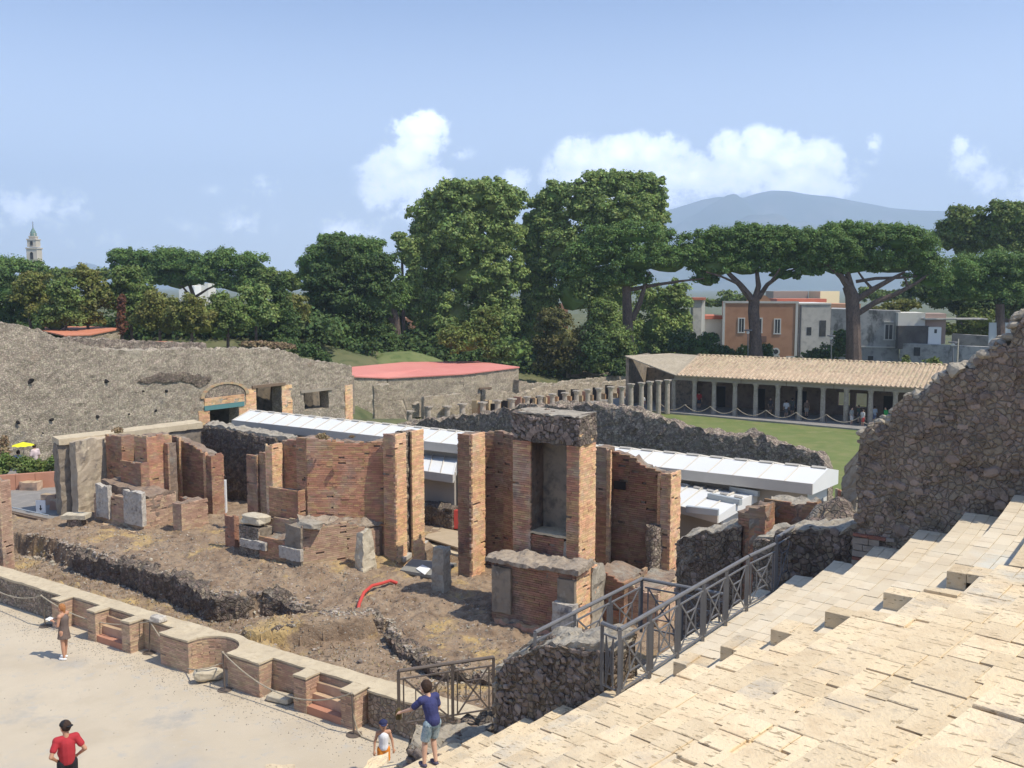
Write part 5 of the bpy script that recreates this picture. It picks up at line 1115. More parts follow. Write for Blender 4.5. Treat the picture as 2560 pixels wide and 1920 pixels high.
    for x, y, rx, ry in ((372, 950, 18, 8), (400, 944, 22, 9), (430, 946, 26, 10), (455, 940, 20, 9), (480, 948, 22, 11), (500, 955, 18, 11), (518, 946, 8, 6)):
        s, z = PW(x, y); b = MB(); hx, hy = rx / FPX * 66, ry / FPX * 66; b.ball((0, 0, 0), 1, 12, 8); v = b.v[0]; v *= 1 + .35 * fbm(v * 2 + k, 2, k)[:, None]; w_ = np.array([WP(s + q[0] * hx * 1.4, .05 + q[1] * .06, z + q[2] * hy) for q in v]); m.add(w_, b.q[0], b.t[0]); k += 1
    obj('broken_patch', m, M_rubble_dark, root)
    # end pier of brick and the parapet wall behind
    s0 = PW(840, 980)[0]; bk = MB(); bricks(bk, WP(PW(862, 985)[0], .03), WP(S[-1], .03), -.2, PW(870, 962)[1], PW(870, 962)[1], .09, .35, .014, .02, .03, 8); tag(obj('brick_pier', bk, M_brick_pale_sun, root), kind='stuff')
    m = MB(); pr2 = [(165, 853), (260, 857), (350, 858), (470, 866), (600, 868)]; q2 = [PW(*p) for p in pr2]
    for (sa, za), (sb, zb) in zip(q2[:-1], q2[1:]): block(m, [WP(sa, -4), WP(sb, -4), WP(sb, -4.8), WP(sa, -4.8)], 3, (za + .12, zb + .12, zb + .12, za + .12), .25, .06, .1, 3, 5)
    tag(obj('parapet_wall', m, M_rubble), 'rubble wall crest rising just behind the huge grey wall', 'wall')
big_wall()
# foreground brick pier at the left edge
m = Ruin('edge_pier', 'brick pier cut by the left edge of the picture', at(5, 1400, 33), 'pier')
c = P(8, 1405, .6); m.poly([c + (-1.2, .35, 0), c, c + (.12, .55, 0), c + (-.9, 1.0, 0)], .0, ZT(c[0], c[1], 1205), M_low_brick, 'fr', jag=.06)
# ------------------------------------------------------------------ red roofed building and sheds
def shed(name, label, roof_px, zr, wall_px, zw0, mt_roof, mt_wall, ridge=0.):
    pts = [P(x, y, z) for (x, y), z in zip(roof_px, zr)]; root = thing(name, (*np.mean([p[:2] for p in pts], 0), zw0), label, 'building')
    n = len(pts); m = MB(); ce = np.mean(pts, 0); v = [p for p in pts] + [p - (0, 0, .12) for p in pts] + [ce]
    m.add(v, [(i, (i + 1) % n, n + (i + 1) % n, n + i) for i in range(n)], [(2 * n, i, (i + 1) % n) for i in range(n)]); obj('roof', m, mt_roof, root)
    m = MB()
    for i in wall_px:
        a, b = pts[i], pts[(i + 1) % n]; d = (b - a)[:2]; d /= np.linalg.norm(d); nn = np.array((d[1], -d[0])); a2, b2 = a[:2] - nn * .15, b[:2] - nn * .15
        block(m, [a2, b2, b2 - nn * .5, a2 - nn * .5], zw0, (a[2] - .1, b[2] - .1, b[2] - .1, a[2] - .1), .35, .05, .0, 2, i)
    obj('wall', m, mt_wall, root); return root, pts
RR, rp = shed('red_roofed_building', 'low ruin under a wide flat red sheet roof', [(880, 940), (970, 944), (1160, 934), (1299, 917), (1195, 903), (1010, 905), (880, 917)], [2.2, 1.8, 1.8, 2.16, 1.66, 1.97, 2.26], (0, 1, 2, 3), -2.2, M_red_sheet, M_cells)
dd_ = (rp[3] - rp[2])[:2]; dd_ /= np.linalg.norm(dd_); nn_ = np.array((dd_[1], -dd_[0]))
for s_d, w_d, h_d in ((2.2, .9, 2.2), (-3.5, .7, 1.2)):
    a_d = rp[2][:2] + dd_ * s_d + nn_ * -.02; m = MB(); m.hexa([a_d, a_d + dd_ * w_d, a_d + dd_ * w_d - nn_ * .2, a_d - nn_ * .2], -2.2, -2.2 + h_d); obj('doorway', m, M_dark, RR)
    m = MB(); m.hexa([a_d - dd_ * .3 + nn_ * .08, a_d + dd_ * (w_d + .3) + nn_ * .08, a_d + dd_ * (w_d + .3) - nn_ * .1, a_d - dd_ * .3 - nn_ * .1], -2.2 + h_d, -2.0 + h_d); obj('lintel', m, M_wood, RR)
shed('orange_roofed_shed', 'small shed with bright orange roof behind the grey wall', [(105, 826), (160, 838), (225, 836), (303, 821), (235, 815), (90, 815)], [6.0, 5.7, 5.75, 6.1, 6.1, 6.1], (1, 2), 3.2, M_orange_sheet, M_cells)
shed('orange_roofed_shed', 'flat orange roof strip showing just over the grey wall', [(360, 862), (452, 862), (432, 853), (380, 853)], [5.3, 5.3, 5.3, 5.3], (0,), 3.5, M_orange_sheet, M_cells)
# ruined cells behind the left colonnade
def wall_line(name, label, prof, Y0, Y1, zb, th, mt, amp=.05, jag=.08, cat='ruin wall', res=.25, ops=()):
    """prof: (x, ytop) sight lines; distance runs from Y0 to Y1 along it"""
    root = thing(name, at(prof[0][0], prof[0][1], Y0), label, cat); m = MB(); P2 = []; L0, L1 = prof[0][0], prof[-1][0]
    for (xa, ya), (xb, yb) in zip(prof[:-1], prof[1:]):
        k = max(1, int(abs(xb - xa) / 22))
        for j in range(k): P2.append((xa + (xb - xa) * j / k, ya + (yb - ya) * j / k))
    P2.append(prof[-1]); Q = [at(x, y, Y0 + (Y1 - Y0) * (x - L0) / (L1 - L0)) for x, y in P2]
    for a, b in zip(Q[:-1], Q[1:]):
        d = (b - a)[:2]; d /= np.linalg.norm(d) + 1e-9; n_ = np.array((-d[1], d[0])) * th; block(m, [a[:2], b[:2], b[:2] + n_, a[:2] + n_], zb, (a[2], b[2], b[2], a[2]), res, amp, jag, 2.5, 3)
    obj('masonry', m, mt, root); return root
wall_line('cell_wall', 'ruined plaster wall stub at the dark corner beside the red roof', [(935, 962), (970, 962), (990, 968), (1008, 975), (1016, 1010)], 83, 84, -2.2, .7, M_cells)
wall_line('cell_wall', 'long low cell wall behind the row of ruined columns', [(1060, 995), (1100, 990), (1160, 985), (1195, 1005)], 89, 92, -2.2, .6, M_cells, ops=())
wall_line('cell_wall', 'low ruined wall with brick piers behind the stubby columns', [(1214, 975), (1260, 980), (1300, 985), (1360, 965), (1420, 960), (1480, 958), (1560, 952), (1640, 946)], 95, 113, -2.2, .6, M_cells)
wall_line('precinct_wall', 'long pale precinct wall rising to the tiled portico', [(1297, 950), (1330, 960), (1360, 958), (1400, 958), (1440, 950), (1500, 945), (1562, 936), (1565, 936)], 100, 116, -2.2, .7, M_cells)
wall_line('precinct_wall', 'second pale wall just below the dark shrubs left of the portico', [(1420, 945), (1480, 942), (1500, 938), (1565, 930)], 118, 120, 0, .7, M_retic)
rr_ = random.Random(4)
for k in range(15):                                # brick door piers of the cells
    x = 1180 + k * 29; Y = 90.5 + 20 * (k / 15); a = at(x, 1000 - k * 1.5, Y); w_ = rr_.uniform(.5, .8); bm = MB(); bricks(bm, a, a + (w_ * .84, -w_ * .5, 0), -2.1, a[2], a[2], .10, .4, .014, .03, .05, k); bm.hexa([a, a + (w_ * .84, -w_ * .5, 0), a + (w_ * .84 + .3, -w_ * .5 + .4, 0), a + (.3, .4, 0)], -2.1, a[2] - .1)
    if k == 0: cells = thing('cell_front', a, 'row of low orange brick door piers of the ruined cells behind the columns', 'ruin wall')
    obj('brick_pier', bm, M_cell_brick, cells); dk = MB(); a2_ = a + (w_ * .84, -w_ * .5, 0); dk.hexa([a2_ + (0, .3, 0), a2_ + (.75, -.15, 0), a2_ + (.85, .1, 0), a2_ + (.1, .5, 0)], -2.1, -2.1 + rr_.uniform(1.3, 1.9)); obj('doorway', dk, M_dark if k % 3 else M_brick_red_shade, cells)
# ------------------------------------------------------------------ court, tiled portico, columns
CZ = -2.0
m = MB(); q = [P(1560, 1046, CZ), P(1700, 1036, CZ), P(2200, 1082, CZ), P(2420, 1100, CZ)]
lw = [P(1700, 1033, CZ)[:2], P(2260, 1082, CZ)[:2]]
la, lb = P(1690, 1033, CZ), P(2330, 1090, CZ); d = (lb - la)[:2] / np.linalg.norm((lb - la)[:2]); n_ = np.array((-d[1], d[0]))
xs = np.linspace(-4, 46, 60); ys = np.linspace(-50, -.6, 50)
tag(heightfield('lawn', xs, ys, lambda u, v, x, y: CZ + .05 * fbm(np.column_stack((x * .3, y * .3, x * 0)), 2, 3), M_lawn, (d, n_)).__class__ and bpy.data.objects['lawn'], kind='structure')
bpy.data.objects['lawn'].location = (float(la[0]), float(la[1]), 0)
m = MB(); m.hexa([la[:2] + d * -14 - n_ * .6, la[:2] + d * 46 - n_ * .6, la[:2] + d * 46 + n_ * 9, la[:2] + d * -14 + n_ * 9], CZ - .6, CZ + .14); tag(obj('portico_floor', m, M_slate_or_shade), kind='structure')  # dark paving tone puts the portico's shade into the floor colour
m = MB(); m.hexa([la[:2] - d * 14 - n_ * 60, la[:2] - d * 4 - n_ * 60, la[:2] - d * 4 + n_ * 1, la[:2] - d * 14 + n_ * 1], CZ - .6, CZ + .05); tag(obj('court_path', m, M_arena), kind='structure')
colmesh = {}
def column_mesh(h, r, capital, seed, z0=0., fl=12):
    m = MB(); n = 14; zs = np.array((0, .02, h * .3, h * .62, h * .62, h - .28, h - .24, h - .2, h)) if capital else np.array((0, .02, h * .3, h * .5, h * .75, h))
    rs = r * (np.array((1.02, 1., .985, .95, .93, .86, .88, 1.02, 1.14)) if capital else np.linspace(1, .9, 6)); vs = []
    for k, (z, q) in enumerate(zip(zs, rs)):
        t = np.arange(n) * 2 * math.pi / n; w = q * (1 + .02 * np.sin(t * 3 + seed + k) + .015 * np.cos(t * 5 + seed * 2)); vs.append(np.column_stack((w * np.cos(t), w * np.sin(t), np.full(n, z))))
    if capital:
        for z in (h, h + .12): vs.append(np.column_stack((r * 1.3 * np.sign(np.cos(np.arange(n) * 2 * math.pi / n + .01)) * np.minimum(1, abs(np.cos(np.arange(n) * 2 * math.pi / n)) * 1.3), r * 1.3 * np.sign(np.sin(np.arange(n) * 2 * math.pi / n + .01)) * np.minimum(1, abs(np.sin(np.arange(n) * 2 * math.pi / n)) * 1.3), np.full(n, z))))
    R = len(vs); q = [(i * n + j, i * n + (j + 1) % n, (i + 1) * n + (j + 1) % n, (i + 1) * n + j) for i in range(R - 1) for j in range(n)]
    top = vs[-1][:, 2].max(); vs.append(np.array([(0, 0, top)])); t = [(R * n, (R - 1) * n + j, (R - 1) * n + (j + 1) % n) for j in range(n)]
    m.add(np.concatenate(vs), q, t); me = m.mesh('column'); me.materials.append(M_colstone); return me
portico = thing('tiled_portico', (la[0] + 10, la[1], CZ), 'long portico with clay tiled roof on stone columns beyond the lawn', 'building')
def child_mesh(name, me, parent, loc, rot=0, sc=(1, 1, 1)):
    o = bpy.data.objects.new(name, me); COL.objects.link(o); o.parent = parent; o.location = Vector(tuple(map(float, loc))) - Vector(WORLD[parent.name]); o.rotation_euler = (0, 0, rot); o.scale = sc; return o
# eave and ridge lines
Ye = la[1]; e0 = at(1690, 938, la[1] + .2); ze = e0[2]; e1 = P(2335, 972, ze)
de = (e1 - e0)[:2]; Le = np.linalg.norm(de); de /= Le; ne = np.array((-de[1], de[0]))
DEP, RZ = 6.6, 1.62
hcol = ze - .55 - (CZ + .14)
cm = column_mesh(hcol, .235, True, 1)
for k, x in enumerate((1683, 1735, 1784, 1836, 1888, 1943, 1998, 2056, 2114, 2175, 2237, 2300)):
    r = ray(x, 1040); A_ = np.array([[de[0], -r[0]], [de[1], -r[1]]]); s = np.linalg.solve(A_, -(e0[:2] + ne * .55)); p = e0[:2] + ne * .55 + de * s[0]
    child_mesh('column', cm, portico, (p[0], p[1], CZ + .14))
L2 = Le + 6
m = MB(); m.hexa([e0[:2] + de * -.3 + ne * .3, e0[:2] + de * L2 + ne * .3, e0[:2] + de * L2 + ne * .8, e0[:2] - de * .3 + ne * .8], ze - .5, ze - .04); obj('architrave', m, M_beam, portico)
for s in np.arange(2.2, L2, 4.4):
    m = MB(); m.hexa([e0[:2] + de * s + ne * .27, e0[:2] + de * (s + .06) + ne * .27, e0[:2] + de * (s + .06) + ne * .82, e0[:2] + de * s + ne * .82], ze - .51, ze - .03); obj('beam_joint', m, M_wood, portico)
m = MB(); hip = 3.6
A0, A1, B0, B1 = e0[:2], e0[:2] + de * L2, e0[:2] - de * .2 + ne * DEP, e0[:2] + de * L2 + ne * DEP
lef = at(1560, 888, la[1] + 7.2)                           # left end of the wing roof
m.add([(*A0, ze), (*A1, ze), (*B1, ze + RZ), (*B0, ze + RZ), (*A0, ze - .08), (*A1, ze - .08), (*B1, ze + RZ - .1), (*B0, ze + RZ - .1)], [(0, 1, 2, 3), (7, 6, 5, 4), (0, 4, 5, 1), (2, 6, 7, 3)])
obj('roof_deck', m, M_tile, portico)
# wing roof at the left: slopes down towards the court from the outer wall
wl_ = at(1562, 889, la[1] + 5.2); C0 = A0 + np.array((0., 0.)); 
m = MB(); D0 = np.array((wl_[0], wl_[1])); zt_ = wl_[2]
m.add([(*A0, ze), (*B0, ze + RZ), (*(B0 + (D0 - A0) * .55), ze + RZ), (*D0, zt_), (*A0, ze - .1), (*B0, ze + RZ - .1), (*(B0 + (D0 - A0) * .55), ze + RZ - .1), (*D0, zt_ - .1)], [(0, 1, 2, 3), (0, 3, 7, 4), (3, 2, 6, 7), (7, 6, 5, 4)])
obj('wing_roof', m, mat('weathered_tile', (.37, .31, .22), (.44, .37, .27), 1.6, (.28, .24, .18), bump=.5, bscale=10), portico)
# tiles
slope = math.hypot(DEP, RZ); pitch = math.atan2(RZ, DEP); PITCHX, ROWS = .405, 14; tl = slope / ROWS + .05; tm = MB(); n = 6; vs = []
for y, rr in ((0, .105), (tl, .082)):
    for k in range(n + 1): t = math.pi * k / n; vs.append((-rr * math.cos(t), y, rr * math.sin(t) + .0))
tm.add(vs, [(k, k + 1, n + 2 + k, n + 1 + k) for k in range(n)]); tile_me = tm.mesh('roof_tile', (0, 0, 0), True); tile_me.materials.append(M_tile)
ang = math.atan2(de[1], de[0]); Rz = Matrix.Rotation(ang, 4, 'Z') @ Matrix.Rotation(pitch, 4, 'X'); rest_t = MB(); cnt = 0; tv = np.array(vs); ex, ey = np.array(Rz.to_3x3() @ Vector((1, 0, 0))), np.array(Rz.to_3x3() @ Vector((0, 1, 0))); ez = np.array(Rz.to_3x3() @ Vector((0, 0, 1)))
tiles = []
for i in range(int(L2 / PITCHX)):
    for j in range(ROWS): tiles.append((i, j))
order = sorted(tiles, key=lambda t: (t[1] if t[0] * PITCHX < Le - 3 else 99, abs(t[0] * PITCHX - Le * .6)))
single = set(order[:300]); rt_ = random.Random(3)
for (i, j) in tiles:
    base = np.array((*A0, ze + .01)) + ex * (.2 + i * PITCHX + rt_.uniform(-.012, .012)) + ey * (j * slope / ROWS - .06 + rt_.uniform(-.02, .02)) + ez * (.012 + .006 * (j % 2))
    if (i, j) in single:
        o = bpy.data.objects.new('roof_tile', tile_me); COL.objects.link(o); o.parent = portico; o.location = Vector(base) - Vector(WORLD[portico.name]); o.rotation_euler = Rz.to_euler()
    else: v = tv[:, :1] * ex + tv[:, 1:2] * ey + tv[:, 2:] * ez + base; rest_t.add(v, [(k, k + 1, n + 2 + k, n + 1 + k) for k in range(n)])
tag(obj('upper_tiles', rest_t, M_tile, portico), kind='stuff')
m = MB()
for k in range(int(L2 / .5)): m.ball((*(B0 + de * (k * .5 + .2)), ze + RZ + .05), (.27, .13, .1), 7, 5)
obj('ridge_tiles', m, M_tile, portico)
# rear wall with doors, left end wall, wing posts
wb = MB(); bz = CZ + .1; Wd = DEP - .5
op = (Le * .755, Le * .815, Le * .84)                      # bright opening
def wseg(a, b, z0, z1): q = [A0 + de * a + ne * Wd, A0 + de * b + ne * Wd, A0 + de * b + ne * (Wd + .5), A0 + de * a + ne * (Wd + .5)]; wb.hexa(q, z0, z1)
s1, s2, s3, s4 = [(lambda x: (lambda r: np.linalg.solve(np.array([[de[0], -r[0]], [de[1], -r[1]]]), -(A0 + ne * Wd))[0])(ray(x, 1020)))(x) for x in (2094, 2124, 2138, 2166)]
wseg(-.5, s1, bz, ze + 1.2); wseg(s2, s3, bz, ze + 1.2); wseg(s4, L2, bz, ze + 1.2); wseg(s1, s2, bz + 2.3, ze + 1.2); wseg(s3, s4, bz + 2.3, ze + 1.2); wseg(s1, s2, bz, bz + 1.0); wseg(s3, s4, bz, bz + .9)
obj('rear_wall', wb, mat('old_red_plaster', (.16, .115, .09), (.21, .16, .125), .5, (.12, .09, .07)), portico)
for k in range(9):
    s = 2. + k * 4.2
    if s1 - 1.5 < s < s4 + 1: continue
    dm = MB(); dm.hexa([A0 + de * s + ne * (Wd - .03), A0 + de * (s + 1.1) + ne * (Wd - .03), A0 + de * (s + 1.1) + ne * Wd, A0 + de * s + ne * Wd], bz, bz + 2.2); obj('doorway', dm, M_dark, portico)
yb = MB(); yb.hexa([A0 + de * (s1 - 6) + ne * (Wd + 10), A0 + de * (s4 + 6) + ne * (Wd + 10), A0 + de * (s4 + 6) + ne * (Wd + 10.6), A0 + de * (s1 - 6) + ne * (Wd + 10.6)], CZ, CZ + 2.1)
tag(obj('sunlit_wall', yb, mat('yellow_plaster', (.62, .50, .27), (.66, .56, .34), 1.)), 'sunlit yellow wall glimpsed through the openings behind the portico', 'wall')
a_ = D0 + ne * .3; b_ = a_ + (B0 - A0) * .9
wm = MB(); wm.hexa([a_, a_ + de * .35, b_ + de * .35, b_], CZ, zt_ - .12); obj('end_wall', wm, M_grey_plaster, portico)
wm = MB(); dd = (A0 - D0) * .02; wm.hexa([D0 + ne * 5.5, A0 + ne * 5.5 , A0 + ne * 5.9, D0 + ne * 5.9], CZ, ze); obj('wing_wall', wm, M_grey_plaster, portico)
# whole and broken columns of the court: along the left side
def colpt(x, yb_, z=CZ): return P(x, yb_, z)
cols = [(1023, 1027, 1046), (1070, 1015, 1041), (1118, 1015, 1038), (1156, 1009, 1036), (1207, 1005, 1033), (1244, 1000, 1031), (1280, 996, 1029), (1318, 991, 1028), (1350, 989, 1027), (1381, 984, 1028), (1412, 981, 1029), (1441, 976, 1030), (1469, 973, 1031), (1497, 970, 1032), (1526, 966, 1033), (1554, 966, 1034), (1577, 959, 1036), (1603, 956, 1038), (1624, 953, 1040), (1646, 951, 1034), (1668, 949, 1034)]
lab = ['stubby', 'low capped', 'short', 'low', 'short capped', 'low', 'short', 'half height', 'half height', 'half height', 'tall', 'tall', 'tall', 'tall', 'tall', 'tall', 'tall', 'full height', 'full height', 'full height', 'full height']
nth = ['first', 'second', 'third', 'fourth', 'fifth', 'sixth', 'seventh', 'eighth', 'ninth', 'tenth', 'eleventh', 'twelfth', 'thirteenth', 'fourteenth', 'fifteenth', 'sixteenth', 'seventeenth', 'eighteenth', 'nineteenth', 'twentieth', 'twenty-first']
pA_, pB_ = P(1023, 1052, CZ), P(1670, 1034, CZ)
for k, (x, yt, yb_) in enumerate(cols):
    r = ray(x, 1020); n2 = (pB_ - pA_)[:2]; s = np.linalg.solve(np.array([[n2[0], -r[0]], [n2[1], -r[1]]]), -pA_[:2]); p = pA_[:2] + n2 * s[0]; zt2 = ZT(p[0], p[1], yt)
    me = column_mesh(max(.6, zt2 - CZ - .12), .26 if k > 6 else .3, True, k)
    o = bpy.data.objects.new('ruined_column', me); COL.objects.link(o); o.location = (p[0], p[1], CZ); o.rotation_euler = (0, 0, ang)
    tag(o, '%s weathered stone column, %s from the left of the court row' % (lab[k], nth[k]), 'column', 'weathered columns along the left side of the court')
for x, yt, label in ((2138, 1072, 'x'),): pass
for (x, y0_, y1_, w_, nm) in ((930, 955, 1040, 26, 0), (1040, 1008, 1042, 20, 1)):
    p = P(x, y1_, CZ); zt2 = ZT(p[0], p[1], y0_); hw = w_ / FPX * p[1] / 2; m = MB(); block(m, [p + (-hw, 0, 0), p + (hw, -.3, 0), p + (hw + .3, .8, 0), p + (-hw + .3, 1., 0)], CZ, zt2, .2, .05, .1, 3, 4); tag(obj('masonry_pier', m, M_cells), ('tall pale masonry pier below the red roof', 'round topped masonry pier left of the columns')[nm], 'pier')
# rope barrier before the portico
rp = [(1648, 1037), (1712, 1016), (1775, 1020), (1842, 1026), (1915, 1033), (1990, 1040), (2066, 1044), (2150, 1056), (2190, 1062)]
posts = []
for k, (x, y) in enumerate(rp):
    r = ray(x, 1040); s = np.linalg.solve(np.array([[de[0], -r[0]], [de[1], -r[1]]]), -(la[:2] - n_ * .2)); p = la[:2] - n_ * .2 + de * s[0]; p = np.array((p[0], p[1], CZ)); m = MB(); m.bar(p, p + (0, 0, 1.0), .05)
    o = obj('rope_post', m, M_metal_brown); tag(o, '%s thin dark post of the rope line before the portico' % nth[k], 'post', 'posts of the rope line before the portico'); posts.append(p + (0, 0, .98))
for k, (a, b) in enumerate(zip(posts[:-1], posts[1:])):
    t = np.linspace(0, 1, 12)[:, None]; pts = a + (b - a) * t - np.array((0, 0, 1)) * (.62 * 4 * t * (1 - t)); m = MB(); m.tube(pts, .04, 5)
    tag(obj('barrier_rope', m, M_rope), '%s sagging pale rope span along the edge of the lawn' % nth[k], 'rope', 'rope spans along the lawn')
# ------------------------------------------------------------------ broken walls between railing, white roof and wing wall
def cw(xl, xr, yl, yr, v, z0, mt, label, name='broken_wall', th=.6, core=None, brick=None, jag=.06, amp=.04, n=0, seed=1, side=True, cap=None, ymid=None, cat='ruin wall'):
    """wall face parallel to the stage at distance v of the seating frame"""
    ym = ymid or yl + 40; u0_, u1_ = PC(xl, ym, v)[0], PC(xr, ym, v)[0]; z0_, z1_ = PC(xl, yl, v)[1], PC(xr, yr, v)[1]
    root = thing(name, CS((u0_ + u1_) / 2, v, z0), label, cat); q = [CS(u0_, v), CS(u1_, v), CS(u1_, v + th), CS(u0_, v + th)]
    m = MB(); block(m, q, z0, (z0_, z1_, z1_, z0_), .1, amp, jag, 4.5, seed); obj('masonry', m, core or M_core, root)
    if brick:
        b = MB(); bricks(b, q[0], q[1], z0, z0_ + .03, z1_ + .03, .068, .27, .009, .01, .05, seed); bricks(b, q[1], q[2], z0, z1_ + .03, z1_ + .03, .068, .27, .009, .01, .05, seed); tag(obj('brick_facing', b, brick, root), kind='stuff')
    if cap:
        m = MB(); block(m, [CS(u0_ + .03, v + .03), CS(u1_ - .03, v + .03), CS(u1_ - .03, v + th), CS(u0_ + .03, v + th)], (z0_ - .1, z1_ - .1, z1_ - .1, z0_ - .1), (z0_ + .03, z1_ + .03, z1_ + .08, z0_ + .08), .1, .04, .05, 6, seed); obj('pale_top', m, cap, root)
    if n: stones(root, q[0], q[1], z0, lambda f: z0_ + (z1_ - z0_) * f, M_st_dark, int(n * .7), (.04, .09), seed, cap=min(n, 150), out=(-.05, -.005))
    return root
cw(1690, 1852, 1350, 1316, 9.2, .0, M_rubble_dark, 'dark rubble wall with pale crest behind the long railing', core=M_rubble_dark, n=260, seed=3, cap=M_rubble_top, th=.8)
cw(1846, 1874, 1282, 1278, 9.3, .5, None, 'narrow lower brick pier left of the stepped brick pier', name='brick_pier', brick=M_brick_red_shade, seed=5, cat='pier')
cw(1873, 1911, 1272, 1270, 9.1, .5, None, 'stepped brick pier beside the broken brick wall', name='brick_pier', brick=M_brick_red_shade, seed=6, cat='pier')
cw(1910, 2040, 1257, 1262, 9.9, 2.2, None, 'broken brick wall with a small square hole below the prefab end', brick=M_brick_red_shade, seed=7, cap=M_rubble_top)
rt_m = cw(1885, 1938, 1352, 1352, 7.2, .8, None, 'square masonry block with rough pale top beside the single railing panel', name='masonry_block', core=M_rubble, seed=8, th=1.3, cap=M_rubble_top)
cw(1936, 2150, 1338, 1318, 6.9, 1.5, M_rubble_dark, 'rough rubble wall with rounded top under the wing wall', core=M_rubble_dark, n=420, seed=9, cap=M_rubble_top, th=.9)
m = MB(); c = P(2085, 1300, 3.9); cu = PC(2085, 1300, 8.6); m.ball((0, 0, 0), 1, 22, 14); v = m.v[0]; v *= 1 + .16 * fbm(v * 2.2, 3, 6)[:, None]; w_ = np.array([CS(cu[0] + q[0] * .78, 8.9 + q[1] * .8, cu[1] - .45 + q[2] * .78) for q in v]); mm = MB(); mm.add(w_, m.q[0], m.t[0])
tag(obj('rubble_mound', mm, M_rubble_dark), 'dark rounded mound of masonry between the brick wall and the wing wall', 'ruin wall')
root = thing('reed_fence', CS(1.0, 12.5, 0), 'short fence of upright reddish poles left of the wing wall', 'fence')
for k in range(7):
    u_, z_ = PC(2092 + k * 7, 1222 + (k % 3) * 3, 12.5); m = MB(); m.tube([CS(u_, 12.5, 1.5), CS(u_, 12.5, z_)], .045, 6); obj('pole', m, M_terracotta if k % 2 else M_ply, root)
cw(2108, 2146, 1160, 1128, 10.5, .5, None, 'sunlit rubble wall end just left of the wing wall', core=M_rubble_top, seed=12, th=1.2, amp=.06)
# ------------------------------------------------------------------ houses beyond the portico
def facade(root, x0, x1, y0, Y0, Y1, zb, mt, depth=7, name='wall', top=None):
    """front wall seen between sight lines x0..x1, top at y0; returns the frame of the wall"""
    a, b = at(x0, y0, Y0), at(x1, y0 if top is None else top, Y1); d = (b - a)[:2]; L = np.linalg.norm(d); d /= L; n_ = np.array((-d[1], d[0]))
    m = MB(); m.hexa([a[:2], b[:2], b[:2] + n_ * depth, a[:2] + n_ * depth], zb, (a[2], b[2], b[2], a[2])); obj(name, m, mt, root); return a, b, d, n_
def on(a, d, x, y):                                # sight line on that facade -> s, z
    r = ray(x, y); A_ = np.array([[d[0], -r[0]], [d[1], -r[1]]]); s = np.linalg.solve(A_, -a[:2]); return s[0], CAMZ + r[2] * s[1]
def win(root, a, d, n_, x0, x1, y0, y1, frame=None, name='window', glass=None, sill=True, arch=False):
    s0, zt = on(a, d, x0, y0); s1, zb = on(a, d, x1, y1); g = MB()
    def pt(s, o): return a[:2] + d * s - n_ * o
    g.hexa([pt(s0, .03), pt(s1, .03), pt(s1, -.02), pt(s0, -.02)], zb, zt); o = obj(name, g, glass or mat('dark_glass', (.045, .05, .055), (.07, .07, .07), 2., rough=.25), root)
    if frame is not None:
        f = MB(); w = .16
        for q in (((s0 - w, s1 + w), (zt, zt + w)), ((s0 - w, s0), (zb, zt)), ((s1, s1 + w), (zb, zt)), ((s0 - w * 1.3, s1 + w * 1.3), (zb - w, zb))): f.hexa([pt(q[0][0], .07), pt(q[0][1], .07), pt(q[0][1], 0), pt(q[0][0], 0)], *q[1])
        f.hexa([pt((s0 + s1) / 2 - .04, .05), pt((s0 + s1) / 2 + .04, .05), pt((s0 + s1) / 2 + .04, .03), pt((s0 + s1) / 2 - .04, .03)], zb, zt); fo = obj('frame', f, frame, o); fo.location = (0, 0, 0)
    return o
_obj = obj
def obj(name, m, mat, parent=None, org=None, smooth=False):
    if isinstance(m, MB) and parent is not None and parent.parent is not None:   # a sub-part keeps its parent's own place
        o = _obj(name, m, mat, parent, WORLD[parent.name], smooth); o.location = (0, 0, 0); return o
    return _obj(name, m, mat, parent, org, smooth)
M_orange = mat('orange_render', (.47, .255, .155), (.50, .28, .175), .3, (.43, .23, .14))
M_pale = mat('pale_render', (.46, .45, .42), (.52, .50, .46), .4, (.38, .37, .35))
M_oldgrey = mat('stained_render', (.33, .33, .32), (.43, .42, .40), .35, (.22, .22, .215), patch=(((.13, .13, .125), .5, .54, .68, (1, 1, .35)), ((.52, .5, .47), .3, .58, .7)), bump=.4, bscale=5)
M_whitewall = mat('white_render', (.66, .64, .58), (.70, .68, .62), .4)
M_trim = mat('white_trim', (.62, .61, .57))
M_pink = mat('pink_render', (.46, .34, .30), (.42, .31, .27), .5)
GZ = .4
h = thing('orange_house', at(1900, 905, 132), 'orange rendered house with white framed windows behind the stone pine trunk', 'house')
a, b, d, n_ = facade(h, 1809, 1996, 757, 133, 131, GZ, M_orange, 9)
for x0, x1, y0, y1 in ((1848, 1859, 797, 830), (1895, 1903, 797, 830), (1938, 1949, 799, 833)): win(h, a, d, n_, x0, x1, y0, y1, M_trim)
for x0, x1, y0, y1 in ((1846, 1858, 868, 884), (1933, 1946, 872, 886)):
    s, z = on(a, d, (x0 + x1) / 2, (y0 + y1) / 2); m = MB(); R = .55; t = np.arange(20) * math.pi / 10; c = a[:2] + d * s
    for rr, o_, mt_, nm in ((R, .06, M_trim, 'round_frame'), (R * .6, .09, mat('dark_glass', (.045, .05, .055)), 'round_window')):
        m = MB(); v = [(*(c + d * rr * math.cos(q) - n_ * o_), z + rr * math.sin(q)) for q in t] + [(*(c - n_ * o_), z)]; m.add(v, None, [(20, k, (k + 1) % 20) for k in range(20)]); obj(nm, m, mt_, h)
